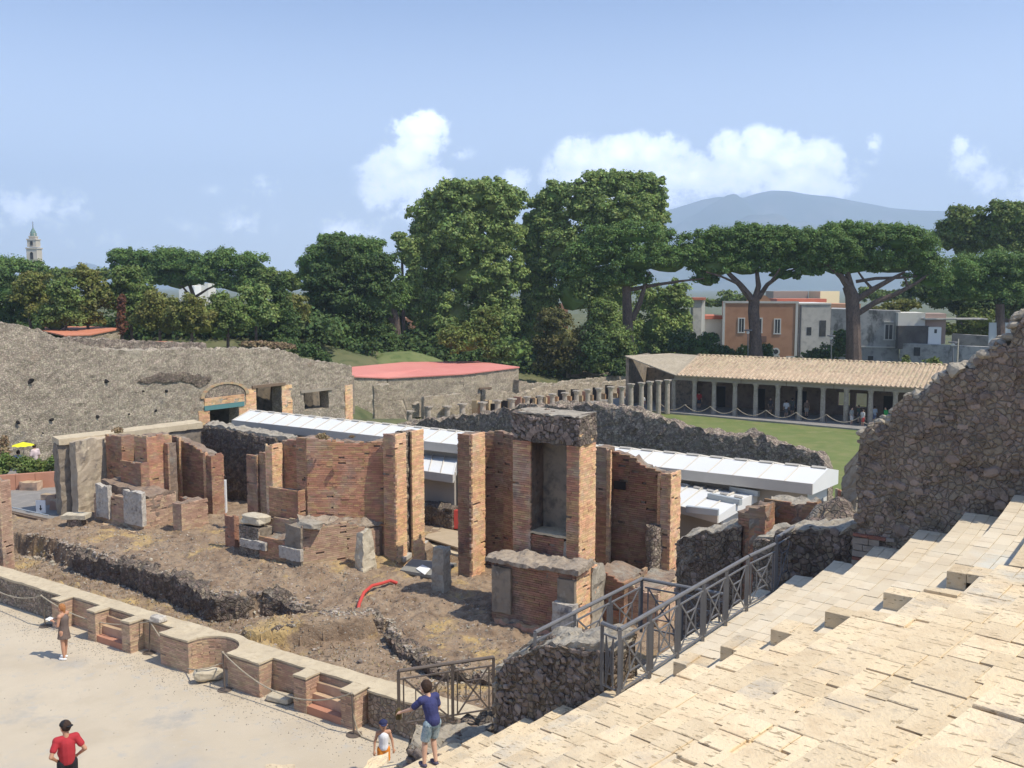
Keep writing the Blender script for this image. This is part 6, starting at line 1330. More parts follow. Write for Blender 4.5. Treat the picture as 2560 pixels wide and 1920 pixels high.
for x0, x1, y0, y1 in ((1935, 1946, 891, 905), (1968, 1982, 893, 905)): win(h, a, d, n_, x0, x1, y0, y1, M_trim)
m = MB(); s0, z0 = on(a, d, 1809, 765); s1, z1 = on(a, d, 1996, 765)
for q0, q1, zz0, zz1 in ((-.1, .25, GZ, a[2] + .1), (s1 - .35, s1, GZ, b[2] + .1), (-.1, s1 + .05, a[2] - .05, a[2] + .25)): m.hexa([a[:2] + d * q0 - n_ * .08, a[:2] + d * q1 - n_ * .08, a[:2] + d * q1, a[:2] + d * q0], zz0, zz1)
obj('trim', m, M_trim, h)
m = MB(); sa, za = on(a, d, 1865, 745); sb, zb_ = on(a, d, 1928, 757); c = [(*(a[:2] + d * (sa + (sb - sa) * f)), a[2] + .2 + (za - a[2] + .35) * math.sin(math.pi * f) ** .6) for f in np.linspace(0, 1, 9)]
v = [(p[0], p[1], a[2]) for p in c] + c; v2 = [(p[0] + n_[0] * .4, p[1] + n_[1] * .4, p[2]) for p in v]; k = 9; m.add(v + v2, [(i, i + 1, k + i + 1, k + i) for i in range(8)] + [(k + i, k + i + 1, 3 * k + i + 1, 3 * k + i) for i in range(8)] + [(2 * k + i + 1, 2 * k + i, 3 * k + i, 3 * k + i + 1) for i in range(8)]); obj('gable_parapet', m, M_orange, h)
s0, z0 = on(a, d, 1873, 843); s1, z1 = on(a, d, 1915, 860); m = MB(); m.hexa([a[:2] + d * s0 - n_ * .8, a[:2] + d * s1 - n_ * .8, a[:2] + d * s1, a[:2] + d * s0], z1 + .3, z1 + .45); m.hexa([a[:2] + d * s0 - n_ * .8, a[:2] + d * s1 - n_ * .8, a[:2] + d * s1 - n_ * .75, a[:2] + d * s0 - n_ * .75], z1 + .4, z0 + .2); obj('balcony', m, mat('balcony_rust', (.22, .13, .10)), h)
h = thing('pale_house', at(2060, 905, 131), 'pale grey house with two dark windows joined to the orange house', 'house')
a, b, d, n_ = facade(h, 1998, 2078, 761, 131.2, 131, GZ, M_pale, 9)
for x0, x1, y0, y1 in ((2017, 2028, 818, 838), (2049, 2064, 801, 841)): win(h, a, d, n_, x0, x1, y0, y1)
m = MB(); m.tube([(*(a[:2] + d * .25 - n_ * .15), GZ), (*(a[:2] + d * .25 - n_ * .15), a[2])], .12, 6); obj('drainpipe', m, M_metal, h)
m = MB(); m.hexa([a[:2] - n_ * .1, b[:2] - n_ * .1, b[:2] + n_ * 9, a[:2] + n_ * 9], a[2], a[2] + .18); obj('roof_slab', m, M_trim, h)
h = thing('stained_house', at(2160, 905, 131), 'old grey house with stained render and one shuttered window behind the big pine', 'house')
a, b, d, n_ = facade(h, 2078, 2252, 772, 131, 128, GZ, M_oldgrey, 8, top=777)
win(h, a, d, n_, 2214, 2230, 812, 848, M_trim); win(h, a, d, n_, 2170, 2183, 890, 901); win(h, a, d, n_, 2165, 2192, 908, 914)
m = MB(); s0, z0 = on(a, d, 2210, 806); s1, _ = on(a, d, 2234, 806); m.hexa([a[:2] + d * s0 - n_ * .5, a[:2] + d * s1 - n_ * .5, a[:2] + d * s1, a[:2] + d * s0], z0, z0 + .15); obj('window_hood', m, M_trim, h)
m = MB(); s1, z0 = on(a, d, 2252, 870); m.hexa([a[:2] - n_ * .12, a[:2] + d * s1 - n_ * .12, a[:2] + d * s1, a[:2]], z0, z0 + .15); obj('string_course', m, M_trim, h)
h = thing('white_rooftop_house', at(2330, 862, 127), 'small white and pink house with dark shed on the old grey wall', 'house')
a, b, d, n_ = facade(h, 2246, 2314, 782, 127, 126.5, 3.5, M_whitewall, 5, 'upper_wall'); a2, b2, d2, n2_ = facade(h, 2315, 2366, 784, 127.5, 127, 3.0, M_pink, 4, 'pink_wall')
facade(h, 2246, 2323, 815, 125.8, 125.4, 2.4, mat('dark_shed', (.09, .08, .075), (.13, .12, .11), 1.), 1.0, 'shed'); a3, b3, d3, n3 = facade(h, 2322, 2354, 818, 125.2, 125, 2.4, M_white, 1.4, 'white_cabin'); win(h, a3, d3, n3, 2336, 2342, 823, 833)
m = MB(); p = at(2308, 797, 127); m.box((p[0] + 3.8, p[1], p[2]), (8.5, 2.5, .18)); obj('canopy', m, M_pale, h)
h = thing('garden_wall', at(2320, 905, 124), 'long stained wall with window holes right of the old grey house', 'wall')
a, b, d, n_ = facade(h, 2250, 2480, 858, 126, 118, GZ, M_oldgrey, 1.2, top=868)
for x0, x1, y0, y1 in ((2256, 2272, 893, 908), (2285, 2300, 868, 890)): win(h, a, d, n_, x0, x1, y0, y1, None, 'hole')
facade(h, 2380, 2560, 834, 132, 126, GZ, M_oldgrey, 1.0, 'rear_wall', top=846)
m = MB(); p = at(2510, 870, 122); m.box((p[0], p[1], p[2] + 1.2), (4.2, .15, 4.2)); tag(obj('metal_panel', m, M_galv), 'grey corrugated metal panel beside the top of the wing wall', 'panel')
h = thing('far_roof_house', at(2030, 740, 165), 'flat roofed building with orange terrace wall beyond the pale house', 'house')
facade(h, 1936, 2152, 757, 150, 148, GZ, mat('terrace_orange', (.60, .33, .2)), 6, 'terrace', top=760); facade(h, 1934, 2021, 728, 160, 160, GZ, mat('shaded_render', (.42, .34, .28)), 5, 'stair_tower'); facade(h, 2022, 2051, 728, 160, 158, GZ, mat('sunlit_render', (.74, .62, .40)), 5, 'side_wall')  # stair tower: shade and sun on its two sides put into the colours
m = MB(); p = at(2020, 751, 152); m.hexa([(p[0] - 5, p[1]), (p[0] + 3, p[1]), (p[0] + 3, p[1] + 6), (p[0] - 5, p[1] + 6)], p[2] - .3, p[2] + .25); obj('roof', m, M_tile_red, h)
facade(h, 2070, 2152, 778, 134, 134, GZ, mat('red_awning', (.34, .12, .10)), 3, 'red_wall', top=780)
h = thing('white_tower_house', at(1750, 880, 135), 'white house with narrow tiled turret left of the orange house', 'house')
facade(h, 1755, 1808, 797, 136, 136, GZ, mat('sunlit_white_wall', (.80, .78, .70)), 6); facade(h, 1733, 1754, 750, 134, 134, GZ, M_pale, 1.8, 'turret'); facade(h, 1754.5, 1763, 750, 134.2, 134.2, GZ, M_whitewall, 1.8, 'turret_side')  # wall and turret side painted whiter to carry the sun on them
facade(h, 1710, 1733, 793, 135, 135, GZ, M_pale, 5, 'low_wall')
m = MB(); p = at(1746, 748, 134); m.hexa([(p[0] - .9, p[1] - .3), (p[0] + 1., p[1] - .3), (p[0] + 1., p[1] + 2), (p[0] - .9, p[1] + 2)], p[2] - .1, p[2] + .25); obj('turret_roof', m, M_tile_red, h)
m = MB(); p = at(1780, 795, 136); m.hexa([(p[0] - 1.6, p[1] - .4), (p[0] + 1.6, p[1] - .4), (p[0] + 1.6, p[1] + 6), (p[0] - 1.6, p[1] + 6)], p[2] - .15, p[2] + .35); obj('tiled_roof', m, M_tile_red, h)
h = thing('white_house', at(470, 730, 190), 'small white house showing through the pines at the left', 'house'); facade(h, 447, 486, 715, 190, 190, 2, M_white, 6); facade(h, 462, 482, 706, 192, 192, 2, M_whitewall, 5, 'upper_wall'); facade(h, 490, 520, 708, 194, 194, 2, M_whitewall, 5, 'side_wall')
h = thing('red_brick_house', at(900, 850, 150), 'reddish house mostly hidden by the dark trees left of the centre', 'house'); facade(h, 905, 1120, 795, 150, 150, 0, mat('reddish_render', (.40, .20, .14), (.44, .25, .18), .5), 6); facade(h, 1330, 1420, 760, 155, 155, 0, mat('reddish_render', (.4, .2, .14)), 6, 'side_wall')
# bell tower
def tower():
    Y = 420.; root = thing('bell_tower', at(84, 700, Y), 'slender pale bell tower with green cap rising behind the left trees', 'tower'); st = mat('tower_stone', (.50, .45, .37), (.56, .50, .41), .3); sc = Y / FPX
    def zz(y): return at(84, y, Y)[2]
    cx = at(84, 600, Y)[0]
    def tier(w, y0, y1, nm='shaft', cor=True):
        m = MB(); hw = w * sc / 2; m.hexa([(cx - hw, Y - hw), (cx + hw, Y - hw), (cx + hw, Y + hw), (cx - hw, Y + hw)], zz(y1), zz(y0)); o = obj(nm, m, st, root)
        if cor: m = MB(); hw *= 1.13; m.hexa([(cx - hw, Y - hw), (cx + hw, Y - hw), (cx + hw, Y + hw), (cx - hw, Y + hw)], zz(y0) - .1, zz(y0) + .45); obj('cornice', m, st, root)
        return hw
    tier(30, 660, 760); tier(26, 622, 656); tier(22, 600, 618); tier(15, 593, 600); tier(12, 583, 593, cor=False)
    for w, y0, y1 in ((7, 634, 648), (6, 606, 614)):
        m = MB(); hw = w * sc / 2; m.box((cx, Y - 13 * sc * (1.02 if w == 7 else .86), (zz(y0) + zz(y1)) / 2), (hw * 2, .3, zz(y0) - zz(y1))); m.tube([(cx, Y - 13 * sc * (1.02 if w == 7 else .86) - .15, zz(y0)), (cx, Y - 13 * sc * (1.02 if w == 7 else .86) + .15, zz(y0))], hw, 12); obj('arched_opening', m, M_dark, root)
    m = MB(); m.tube([(cx, Y, zz(593)), (cx, Y, zz(586)), (cx, Y, zz(580)), (cx, Y, zz(574)), (cx, Y, zz(570))], [8 * sc, 7.6 * sc, 6.5 * sc, 3.6 * sc, 1.4 * sc], 10); obj('copper_cap', m, mat('copper_green', (.16, .24, .20)), root)
    m = MB(); m.tube([(cx, Y, zz(571)), (cx, Y, zz(553))], [1.2 * sc, .3 * sc], 6); m.box((cx, Y, zz(557)), (5 * sc, .2, .6 * sc)); obj('spire', m, M_metal, root)
tower()
# lamp posts and masts near the houses
for x, y0, y1, Y, lb in ((1870, 826, 905, 120, 'street lamp before the orange house beside the pine trunk'), (2078, 840, 905, 118, 'street lamp with flat white head before the pale house'), (2382, 856, 930, 112, 'dark lamp post before the stained garden wall')):
    p, q = at(x, y1, Y), at(x, y0, Y); root = thing('street_lamp', (p[0], p[1], p[2]), lb, 'street lamp'); m = MB(); m.tube([p, q], .07, 6); obj('pole', m, M_metal, root); m = MB(); m.tube([q - (0, 0, .05), q + (0, 0, .1)], .5, 10); obj('lamp_head', m, M_metal, root)
    m = MB(); m.ball(q - (0, 0, .25), .22, 8, 6); obj('lamp_globe', m, M_white, root)
p, q = at(2392, 925, 111), at(2396, 847, 111); m = MB(); m.tube([p, q], [.1, .07], 6); tag(obj('pale_pole', m, M_travertine), 'slender pale pole standing before the stained garden wall', 'pole')
# ------------------------------------------------------------------ trees
LR = np.random.default_rng(21)
def leaves(m, c, R, n, s, flat=1.0, lift=.35):
    """n leaf sprays in a shell about each centre"""
    c = np.asarray(c, float); k = len(c); d = LR.normal(size=(k, n, 3)); d /= np.linalg.norm(d, axis=2, keepdims=True); d[..., 2] = np.where(d[..., 2] < -.35, -d[..., 2] * .6, d[..., 2])
    rad = R[:, None] * (LR.random((k, n)) ** .45) * LR.uniform(.86, 1.12, (k, n)); p = (c[:, None] + d * rad[..., None] * (1, 1, flat)).reshape(-1, 3); d = d.reshape(-1, 3)
    nrm = d + (0, 0, lift) + LR.normal(0, .45, d.shape); nrm /= np.linalg.norm(nrm, axis=1, keepdims=True); a = np.cross(nrm, LR.normal(size=nrm.shape)); a /= np.linalg.norm(a, axis=1, keepdims=True); b = np.cross(nrm, a)
    N = len(p); w = s * LR.uniform(.6, 1.35, (N, 1)); l = w * LR.uniform(.55, 1.0, (N, 1))
    V = np.stack((p - a * w - b * l * .3, p + a * w * .2 - b * l, p + a * w + b * l * .3, p - a * w * .2 + b * l), 1).reshape(-1, 3); m.add(V, np.arange(N * 4).reshape(-1, 4))
ico = bpy.data.meshes.new('t'); import bmesh; bm_ = bmesh.new(); bmesh.ops.create_icosphere(bm_, subdivisions=2, radius=1); ICOV = np.array([v.co[:] for v in bm_.verts]); ICOT = np.array([[v.index for v in f.verts] for f in bm_.faces]); bm_.free(); bpy.data.meshes.remove(ico)
NLEAF = 0
def tree(name, label, blobs, Y, mt, trunk=None, leaf=6., dens=1., cat='tree', group='trees beyond the ruins', flat=1., clump=.42, zbase=None, bark=None, depth=1., branches=(), core=.5, spread=1.):
    """blobs: (x, y, rx, ry) lobes of the crown by sight line; each lobe gets clumps over its surface"""
    C_, R_, CO = [], [], MB()
    for (x, y, rx, ry) in blobs:
        Yb = Y + LR.uniform(-.15, .15) * rx * Y / FPX; c = at(x, y, Yb); ax, az = 1.13 * rx * Y / FPX, 1.17 * ry * Y / FPX; rr = clump * min(ax, az); nn = int(max(14, 4.2 * (ax * az) / rr ** 2 * .8))
        d = LR.normal(size=(nn, 3)); d /= np.linalg.norm(d, axis=1, keepdims=True); d[:, 2] = np.where(d[:, 2] < -.55, -d[:, 2], d[:, 2])
        d[:, 1] = np.where((d[:, 1] > .45) , -d[:, 1], d[:, 1])
        r_ = np.full(nn, rr) * LR.uniform(.65, 1.25, nn); sc = np.column_stack((ax - r_ * .8, np.minimum(ax, az * 1.6) * depth - r_ * .8, az - r_ * .8)); pos = c + d * sc * (LR.random((nn, 1)) ** .33) * 1.04; C_.append(pos); R_.append(r_)
        v = ICOV * (1 + .22 * fbm(ICOV * 2.2 + x, 2, 3)[:, None]) * np.array((ax, np.minimum(ax, az * 1.6) * depth, az)) * core + c; CO.add(v, None, ICOT)
    C_, R_ = np.concatenate(C_), np.concatenate(R_); ls = leaf * Y / FPX / 2; per = int(max(14, dens * 2.3 * (4 * math.pi * R_.mean() ** 2) / (4 * ls * ls) * .55)); per = min(per, 420)
    global NLEAF; NLEAF += per * len(C_)
    root = thing(name, (C_[:, 0].mean() if trunk is None else at(trunk[0][0], 800, Y)[0], Y, zbase if zbase is not None else C_[:, 2].min() - 4), label, cat, group); m = MB(); leaves(m, C_, R_, per, ls, flat); obj('crown', m, mt, root); obj('inner_foliage', CO, mt, root)
    if trunk:
        t = MB(); pts = [at(x, y, Y + (0 if i else .3)) for i, (x, y, w) in enumerate(trunk)]; t.tube(pts, [w * Y / FPX / 2 for x, y, w in trunk], 9); obj('trunk', t, bark or M_bark, root)
    for br in branches:
        t = MB(); pts = [at(x, y, Y + dy) for x, y, w, dy in br]; q = []; ws = [w * Y / FPX / 2 for x, y, w, dy in br]
        t.tube(pts, ws, 7); obj('branch', t, bark or M_bark, root)
    return root
T_ = tree
# umbrella pines
T_('umbrella_pine', 'umbrella pine cut by the left edge beside the bell tower', [(-20, 672, 95, 34), (60, 672, 55, 24)], 150, L_pine, [(20, 850, 12), (10, 690, 9)], leaf=4.5, clump=.5)
T_('umbrella_pine', 'broad umbrella pine at the left, joined to its rounder neighbour', [(320, 650, 55, 28), (390, 650, 80, 32), (455, 660, 70, 36), (340, 682, 66, 30), (400, 690, 70, 32), (450, 704, 80, 26), (500, 680, 50, 34)], 150, L_pine, [(480, 850, 14), (484, 740, 11), (470, 700, 8)], leaf=4.6, clump=.46, branches=[[(484, 745, 8, 0), (520, 722, 5, -1), (560, 705, 3, -2)], [(484, 750, 7, 0), (455, 715, 5, -1), (420, 700, 3, 1)]])
T_('umbrella_pine', 'rounder umbrella pine just right of the broad left one', [(570, 655, 62, 34), (630, 672, 62, 40), (530, 690, 60, 30), (600, 710, 75, 36), (660, 712, 36, 30)], 146, L_pine, [(600, 850, 14), (604, 740, 11)], leaf=4.6, clump=.44)
T_('umbrella_pine', 'umbrella pine in front of the tall plane trees with a long side branch', [(1570, 590, 110, 38), (1490, 640, 90, 42), (1600, 650, 110, 45), (1440, 680, 60, 30), (1670, 660, 75, 36), (1560, 700, 70, 30), (1760, 690, 42, 34), (1770, 706, 26, 18), (1700, 640, 50, 26)], 122, L_pine, [(1573, 905, 32), (1570, 820, 27), (1567, 740, 23), (1565, 680, 18)], leaf=4.6, clump=.42, branches=[[(1580, 800, 16, 0), (1600, 755, 13, -.4), (1615, 705, 10, -.8), (1625, 680, 6, -1)], [(1572, 725, 11, 0), (1640, 712, 8, -1), (1700, 703, 6, -2), (1760, 696, 3, -2.5)]])
T_('umbrella_pine', 'wide umbrella pine standing before the orange house', [(1870, 588, 120, 30), (1780, 612, 90, 36), (1960, 606, 80, 36), (1870, 632, 120, 40), (1740, 640, 62, 30), (1800, 668, 80, 30), (1940, 662, 80, 32), (1860, 672, 70, 26), (1990, 650, 40, 36), (1960, 690, 40, 14)], 121, L_pine, [(1893, 912, 40), (1890, 880, 33), (1888, 830, 29), (1884, 780, 28), (1886, 745, 27)], leaf=4.6, clump=.40,
   branches=[[(1882, 752, 20, 0), (1850, 712, 15, -.5), (1820, 682, 11, -.8), (1795, 660, 6, -1)], [(1886, 752, 17, 0), (1896, 715, 14, 0), (1892, 680, 10, 0), (1896, 650, 6, 0)], [(1896, 745, 14, 0), (1918, 712, 11, .5), (1955, 685, 8, .6), (1990, 672, 4, 1)], [(1850, 712, 7, -.5), (1800, 690, 5, -2), (1765, 680, 3, -2)], [(1905, 730, 8, 0), (1930, 700, 6, -2), (1950, 672, 4, -3)]])
T_('umbrella_pine', 'largest umbrella pine with forked trunk before the stained house', [(2140, 585, 120, 30), (2050, 612, 90, 40), (2230, 600, 90, 38), (2130, 632, 130, 44), (2290, 630, 70, 44), (2040, 650, 70, 36), (2110, 668, 90, 32), (2220, 662, 90, 34), (2310, 670, 60, 40), (2330, 700, 50, 34), (2020, 680, 36, 16)], 119, L_pine, [(2134, 915, 42), (2134, 860, 36), (2133, 800, 34), (2130, 740, 33), (2120, 715, 28)], leaf=4.6, clump=.40,
   branches=[[(2124, 722, 20, 0), (2104, 692, 15, -.5), (2080, 670, 11, -1), (2060, 655, 6, -1)], [(2128, 722, 19, 0), (2120, 690, 15, 0), (2112, 650, 9, 0)], [(2138, 752, 17, 0), (2185, 722, 14, -.5), (2225, 700, 11, -1), (2262, 680, 6, -1)], [(2138, 788, 15, 0), (2190, 755, 14, -.8), (2240, 735, 12, -1.5), (2290, 708, 8, -2), (2330, 680, 5, -2)], [(2140, 704, 9, 0), (2190, 696, 8, -.5), (2250, 694, 7, -1), (2300, 690, 4, -1)], [(2180, 722, 8, 0), (2160, 700, 6, 0), (2140, 672, 4, 0)], [(2270, 718, 7, -1.8), (2262, 694, 4, -2)]])
T_('umbrella_pine', 'bright green pine at the right edge beside the tall dark trees', [(2420, 680, 80, 50), (2500, 668, 80, 44), (2560, 690, 60, 50), (2460, 730, 100, 40), (2390, 735, 60, 30)], 122, L_pine, [(2500, 880, 26), (2500, 760, 20)], leaf=4.6, clump=.38)
T_('pine_tree', 'dark rounded pine in the group left of the plane trees', [(850, 612, 70, 28), (810, 650, 64, 40), (885, 640, 66, 44), (930, 625, 50, 30), (850, 670, 80, 40), (770, 680, 34, 36), (930, 730, 60, 60), (985, 750, 50, 50)], 128, L_pine, [(990, 880, 34), (985, 800, 28), (970, 740, 20)], leaf=4.6, clump=.42)
# plane trees
T_('plane_tree', 'tall spreading plane tree left of the centre with sky behind its crown', [(1190, 500, 120, 52), (1100, 545, 80, 60), (1240, 520, 70, 60), (1160, 600, 110, 70), (1255, 600, 60, 80), (1070, 620, 50, 60), (1180, 690, 120, 70), (1260, 700, 60, 80), (1100, 700, 70, 70), (1230, 800, 80, 90), (1130, 790, 90, 70), (1045, 770, 60, 60), (1160, 860, 100, 50)], 134, L_plane, [(1120, 930, 30), (1130, 760, 22)], leaf=6.3, clump=.27, dens=1.1)
T_('plane_tree', 'tallest plane tree at the centre before the white clouds', [(1510, 470, 100, 40), (1600, 478, 66, 46), (1450, 520, 60, 60), (1560, 540, 110, 60), (1640, 530, 34, 56), (1480, 620, 90, 70), (1640, 590, 34, 50), (1400, 640, 60, 80), (1440, 730, 90, 80), (1520, 740, 90, 80)], 138, L_plane, [(1480, 930, 30), (1480, 760, 22)], leaf=6.3, clump=.27, dens=1.1)
T_('plane_tree', 'loose topped plane tree between the two tallest ones', [(1385, 500, 48, 44), (1370, 570, 50, 60), (1340, 560, 34, 60), (1360, 660, 60, 70), (1345, 760, 60, 80), (1390, 590, 44, 60), (1325, 620, 44, 60), (1320, 700, 44, 70), (1330, 840, 60, 60)], 140, L_plane, [(1370, 930, 22), (1372, 700, 16)], leaf=6.3, clump=.3)
T_('plane_tree', 'lower bright plane tree behind the leaning pine trunk', [(1650, 760, 62, 50), (1690, 745, 42, 44), (1640, 830, 70, 60), (1700, 810, 34, 40), (1560, 830, 60, 60), (1600, 880, 90, 36), (1680, 872, 60, 34)], 132, L_plane, [(1640, 930, 20), (1640, 800, 14)], leaf=6.3, clump=.3)
T_('plane_tree', 'dark tall tree at the right with pointed top', [(2395, 560, 50, 44), (2370, 600, 38, 46), (2420, 610, 54, 60)], 150, L_mid, [(2400, 880, 20), (2400, 640, 14)], leaf=6., clump=.3)
T_('plane_tree', 'tall tree cut by the right edge of the picture', [(2510, 545, 70, 40), (2480, 600, 60, 60), (2560, 600, 60, 70)], 148, L_mid, [(2520, 880, 20), (2520, 640, 14)], leaf=6., clump=.3)
T_('evergreen_tree', 'big dark evergreen tree left of the plane trees', [(840, 640, 50, 44), (900, 690, 60, 50), (960, 680, 50, 50), (940, 760, 70, 60), (820, 700, 70, 50), (790, 750, 40, 50), (860, 760, 80, 60), (800, 820, 50, 60), (880, 840, 90, 60), (830, 870, 70, 36), (930, 830, 70, 50), (955, 870, 50, 40)], 122, L_dark, [(850, 910, 24), (850, 760, 18)], leaf=6., clump=.3)
T_('young_tree', 'small light topped tree between the dark pine and the plane trees', [(1000, 600, 24, 18), (1020, 640, 38, 44), (1040, 700, 30, 60)], 131, L_plane, [(1010, 850, 10), (1005, 640, 6)], leaf=6., clump=.35)
T_('leafy_tree', 'broad dark tree filling the gap behind the yellow green tree', [(1010, 850, 60, 50), (1080, 860, 60, 50), (960, 800, 50, 60), (1000, 760, 46, 60), (1290, 850, 60, 60), (1310, 790, 40, 60)], 142, L_dark, None, leaf=6, clump=.32)
T_('leafy_tree', 'low dark trees on the bank left of the big evergreen', [(720, 840, 50, 40), (760, 860, 50, 36), (690, 860, 40, 26)], 118, L_mid, None, leaf=6, clump=.34)
# shrubs in front
for nm, lb, bl, Y, mt_ in (
 ('yellow_green_tree', 'round yellow green tree behind the red roof', [(1165, 855, 68, 44), (1130, 850, 40, 40), (1200, 840, 50, 44), (1210, 795, 38, 30), (1235, 800, 20, 34)], 112, L_lime),
 ('shrub', 'mid green bush just right of the yellow green tree', [(1280, 882, 55, 32), (1240, 890, 30, 20)], 112, L_mid),
 ('leafy_tree', 'brownish green leafy tree above the ruined cells', [(1400, 850, 70, 60), (1370, 900, 50, 50), (1440, 900, 60, 60), (1385, 800, 40, 30)], 117, L_olive),
 ('leafy_tree', 'dark bushy tree beside the brownish one left of the portico', [(1510, 790, 40, 44), (1520, 850, 70, 60), (1500, 905, 80, 50), (1560, 900, 36, 50)], 116, L_mid),
 ('shrub', 'dark shade shrub at the corner of the portico', [(1490, 880, 50, 50), (1545, 925, 30, 26)], 114, L_dark),
 ('shrub', 'bush against the white turret house', [(1740, 870, 60, 30), (1700, 860, 50, 36), (1800, 882, 40, 18), (1770, 850, 26, 20)], 125, L_dark),
 ('shrub', 'bright shrub at the foot of the orange house', [(1868, 884, 34, 22), (1850, 895, 26, 14)], 125, L_lime),
 ('shrub', 'round dark shrub right of the pine trunk at the orange house', [(1915, 885, 18, 26)], 124, L_dark),
 ('shrub', 'group of dark shrubs in front of the pale house', [(2030, 895, 40, 22), (2062, 888, 36, 28), (2098, 870, 28, 38), (2105, 845, 18, 20)], 124, L_dark),
 ('roof_shrub', 'yellow green shrub growing on the stained house roof', [(2230, 772, 40, 14), (2265, 764, 40, 16), (2180, 776, 26, 10)], 133, L_yellow),
 ('shrub', 'small bright shrub at the foot of the stained garden wall', [(2330, 910, 22, 18), (2262, 905, 12, 16)], 120, L_lime),
 ('shrub', 'leafy shrubs on the bank right of the white rooftop house', [(2440, 800, 60, 36), (2500, 780, 50, 30), (2420, 830, 60, 18), (2380, 825, 30, 18)], 134, L_lime),
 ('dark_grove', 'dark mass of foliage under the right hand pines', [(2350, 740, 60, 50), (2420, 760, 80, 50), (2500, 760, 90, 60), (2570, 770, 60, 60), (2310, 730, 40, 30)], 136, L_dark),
 ('distant_trees', 'small pale trees in the gap left of the orange house', [(1820, 745, 30, 20), (1795, 760, 24, 12), (1860, 748, 26, 14), (1770, 760, 20, 14)], 210, L_mid),
 ('distant_trees', 'far trees between the big pine trunk and the right grove', [(2200, 745, 40, 20), (2290, 720, 40, 30), (2260, 745, 50, 20), (2160, 735, 20, 20)], 200, L_mid),
 ('shrub', 'dark green bush on the bank behind the grey wall end', [(770, 880, 46, 24), (720, 862, 34, 18), (810, 900, 30, 14)], 104, L_dark),
 ('shrub', 'dry grassy shrub on top of the bank behind the grey wall', [(690, 866, 40, 10), (640, 862, 40, 10), (720, 868, 20, 8)], 100, L_dry)):
    T_(nm, lb, bl, Y, mt_, None, leaf=6., clump=.34, cat='shrub' if 'shrub' in nm else 'tree', group='shrubs and small trees beyond the ruins', zbase=at(bl[0][0], bl[0][1] + bl[0][3] + 10, Y)[2])
# belt of trees at the left
for nm, lb, bl, Y, mt_, tr in (
 ('leafy_tree', 'dark tree at the left edge under the umbrella pine', [(20, 730, 60, 50), (10, 790, 50, 50), (60, 780, 40, 50)], 108, L_dark, [(20, 850, 8), (18, 760, 6)]),
 ('leafy_tree', 'tree with yellowish top at the far left below the bell tower', [(95, 715, 50, 36), (70, 740, 46, 40), (110, 770, 50, 50)], 106, L_yellow, [(80, 850, 8), (70, 760, 5)]),
 ('leafy_tree', 'mid green tree between two yellowish trees at the left', [(160, 735, 50, 40), (180, 780, 50, 50), (140, 800, 50, 44)], 104, L_mid, [(165, 850, 8), (165, 780, 6)]),
 ('leafy_tree', 'yellow tinted tree behind the orange shed roof', [(215, 705, 46, 40), (240, 745, 50, 44), (215, 790, 56, 40)], 106, L_yellow, [(220, 850, 8), (220, 780, 6)]),
 ('leafy_tree', 'tall leafy tree with dark trunk right of the orange shed roof', [(320, 705, 44, 40), (300, 750, 46, 50), (340, 780, 46, 60), (350, 740, 40, 40)], 108, L_mid, [(330, 860, 8), (325, 740, 6)]),
 ('leafy_tree', 'round tree with yellow highlights in the left belt', [(400, 770, 50, 46), (375, 800, 46, 44), (420, 810, 44, 40)], 102, L_yellow, [(400, 860, 8), (400, 800, 6)]),
 ('leafy_tree', 'widest yellow green tree of the left belt', [(480, 780, 60, 46), (450, 800, 50, 40), (500, 815, 46, 36)], 101, L_yellow, [(480, 860, 8), (480, 800, 6)]),
 ('leafy_tree', 'grey green tree under the rounder umbrella pine', [(560, 775, 50, 44), (590, 800, 50, 50), (545, 820, 40, 40)], 104, L_mid, [(570, 870, 8), (570, 800, 6)]),
 ('leafy_tree', 'lighter tree right of the umbrella pines', [(640, 745, 44, 40), (660, 790, 40, 44), (620, 800, 40, 40)], 106, L_plane, [(640, 870, 8), (640, 790, 6)]),
 ('conifer', 'dark layered conifer left of the big evergreen', [(700, 720, 24, 30), (700, 760, 34, 34), (705, 800, 44, 36), (700, 835, 52, 26)], 108, L_dark, [(705, 880, 8), (703, 800, 6)]),
 ('leafy_tree', 'tree with a touch of autumn orange beside the dark conifer', [(740, 770, 40, 36), (750, 800, 34, 30)], 112, L_yellow, None),
 ('leafy_tree', 'pale green tree top behind the left belt near the centre', [(680, 700, 50, 30), (730, 710, 40, 34)], 140, L_mid, None),
 ('leafy_tree', 'far tree line left of the umbrella pines', [(150, 690, 40, 20), (200, 690, 50, 16), (260, 690, 30, 20), (120, 690, 20, 20)], 170, L_mid, None),
 ('dead_conifer', 'slim reddish dead conifer in the left belt', [(306, 770, 12, 30), (305, 815, 13, 36)], 99, L_red, [(306, 860, 5), (306, 760, 3)])):
    T_(nm, lb, bl, Y, mt_, tr, leaf=6., clump=.36, cat='tree', group='belt of trees behind the grey wall', zbase=5.5)
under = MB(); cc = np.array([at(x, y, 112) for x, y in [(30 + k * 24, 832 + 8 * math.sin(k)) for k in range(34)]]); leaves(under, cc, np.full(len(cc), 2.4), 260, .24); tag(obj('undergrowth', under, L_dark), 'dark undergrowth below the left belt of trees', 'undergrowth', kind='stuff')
for k in range(34): cc[k, 1] += 4
under = MB(); leaves(under, cc, np.full(len(cc), 2.8), 220, .26)
cc2 = np.array([at(x, y, 124) for x, y in [(820 + k * 26, (905 if k < 17 else 925) + 10 * math.sin(k * 2.1)) for k in range(30)]]); leaves(under, cc2, np.full(len(cc2), 2.2), 200, .26)
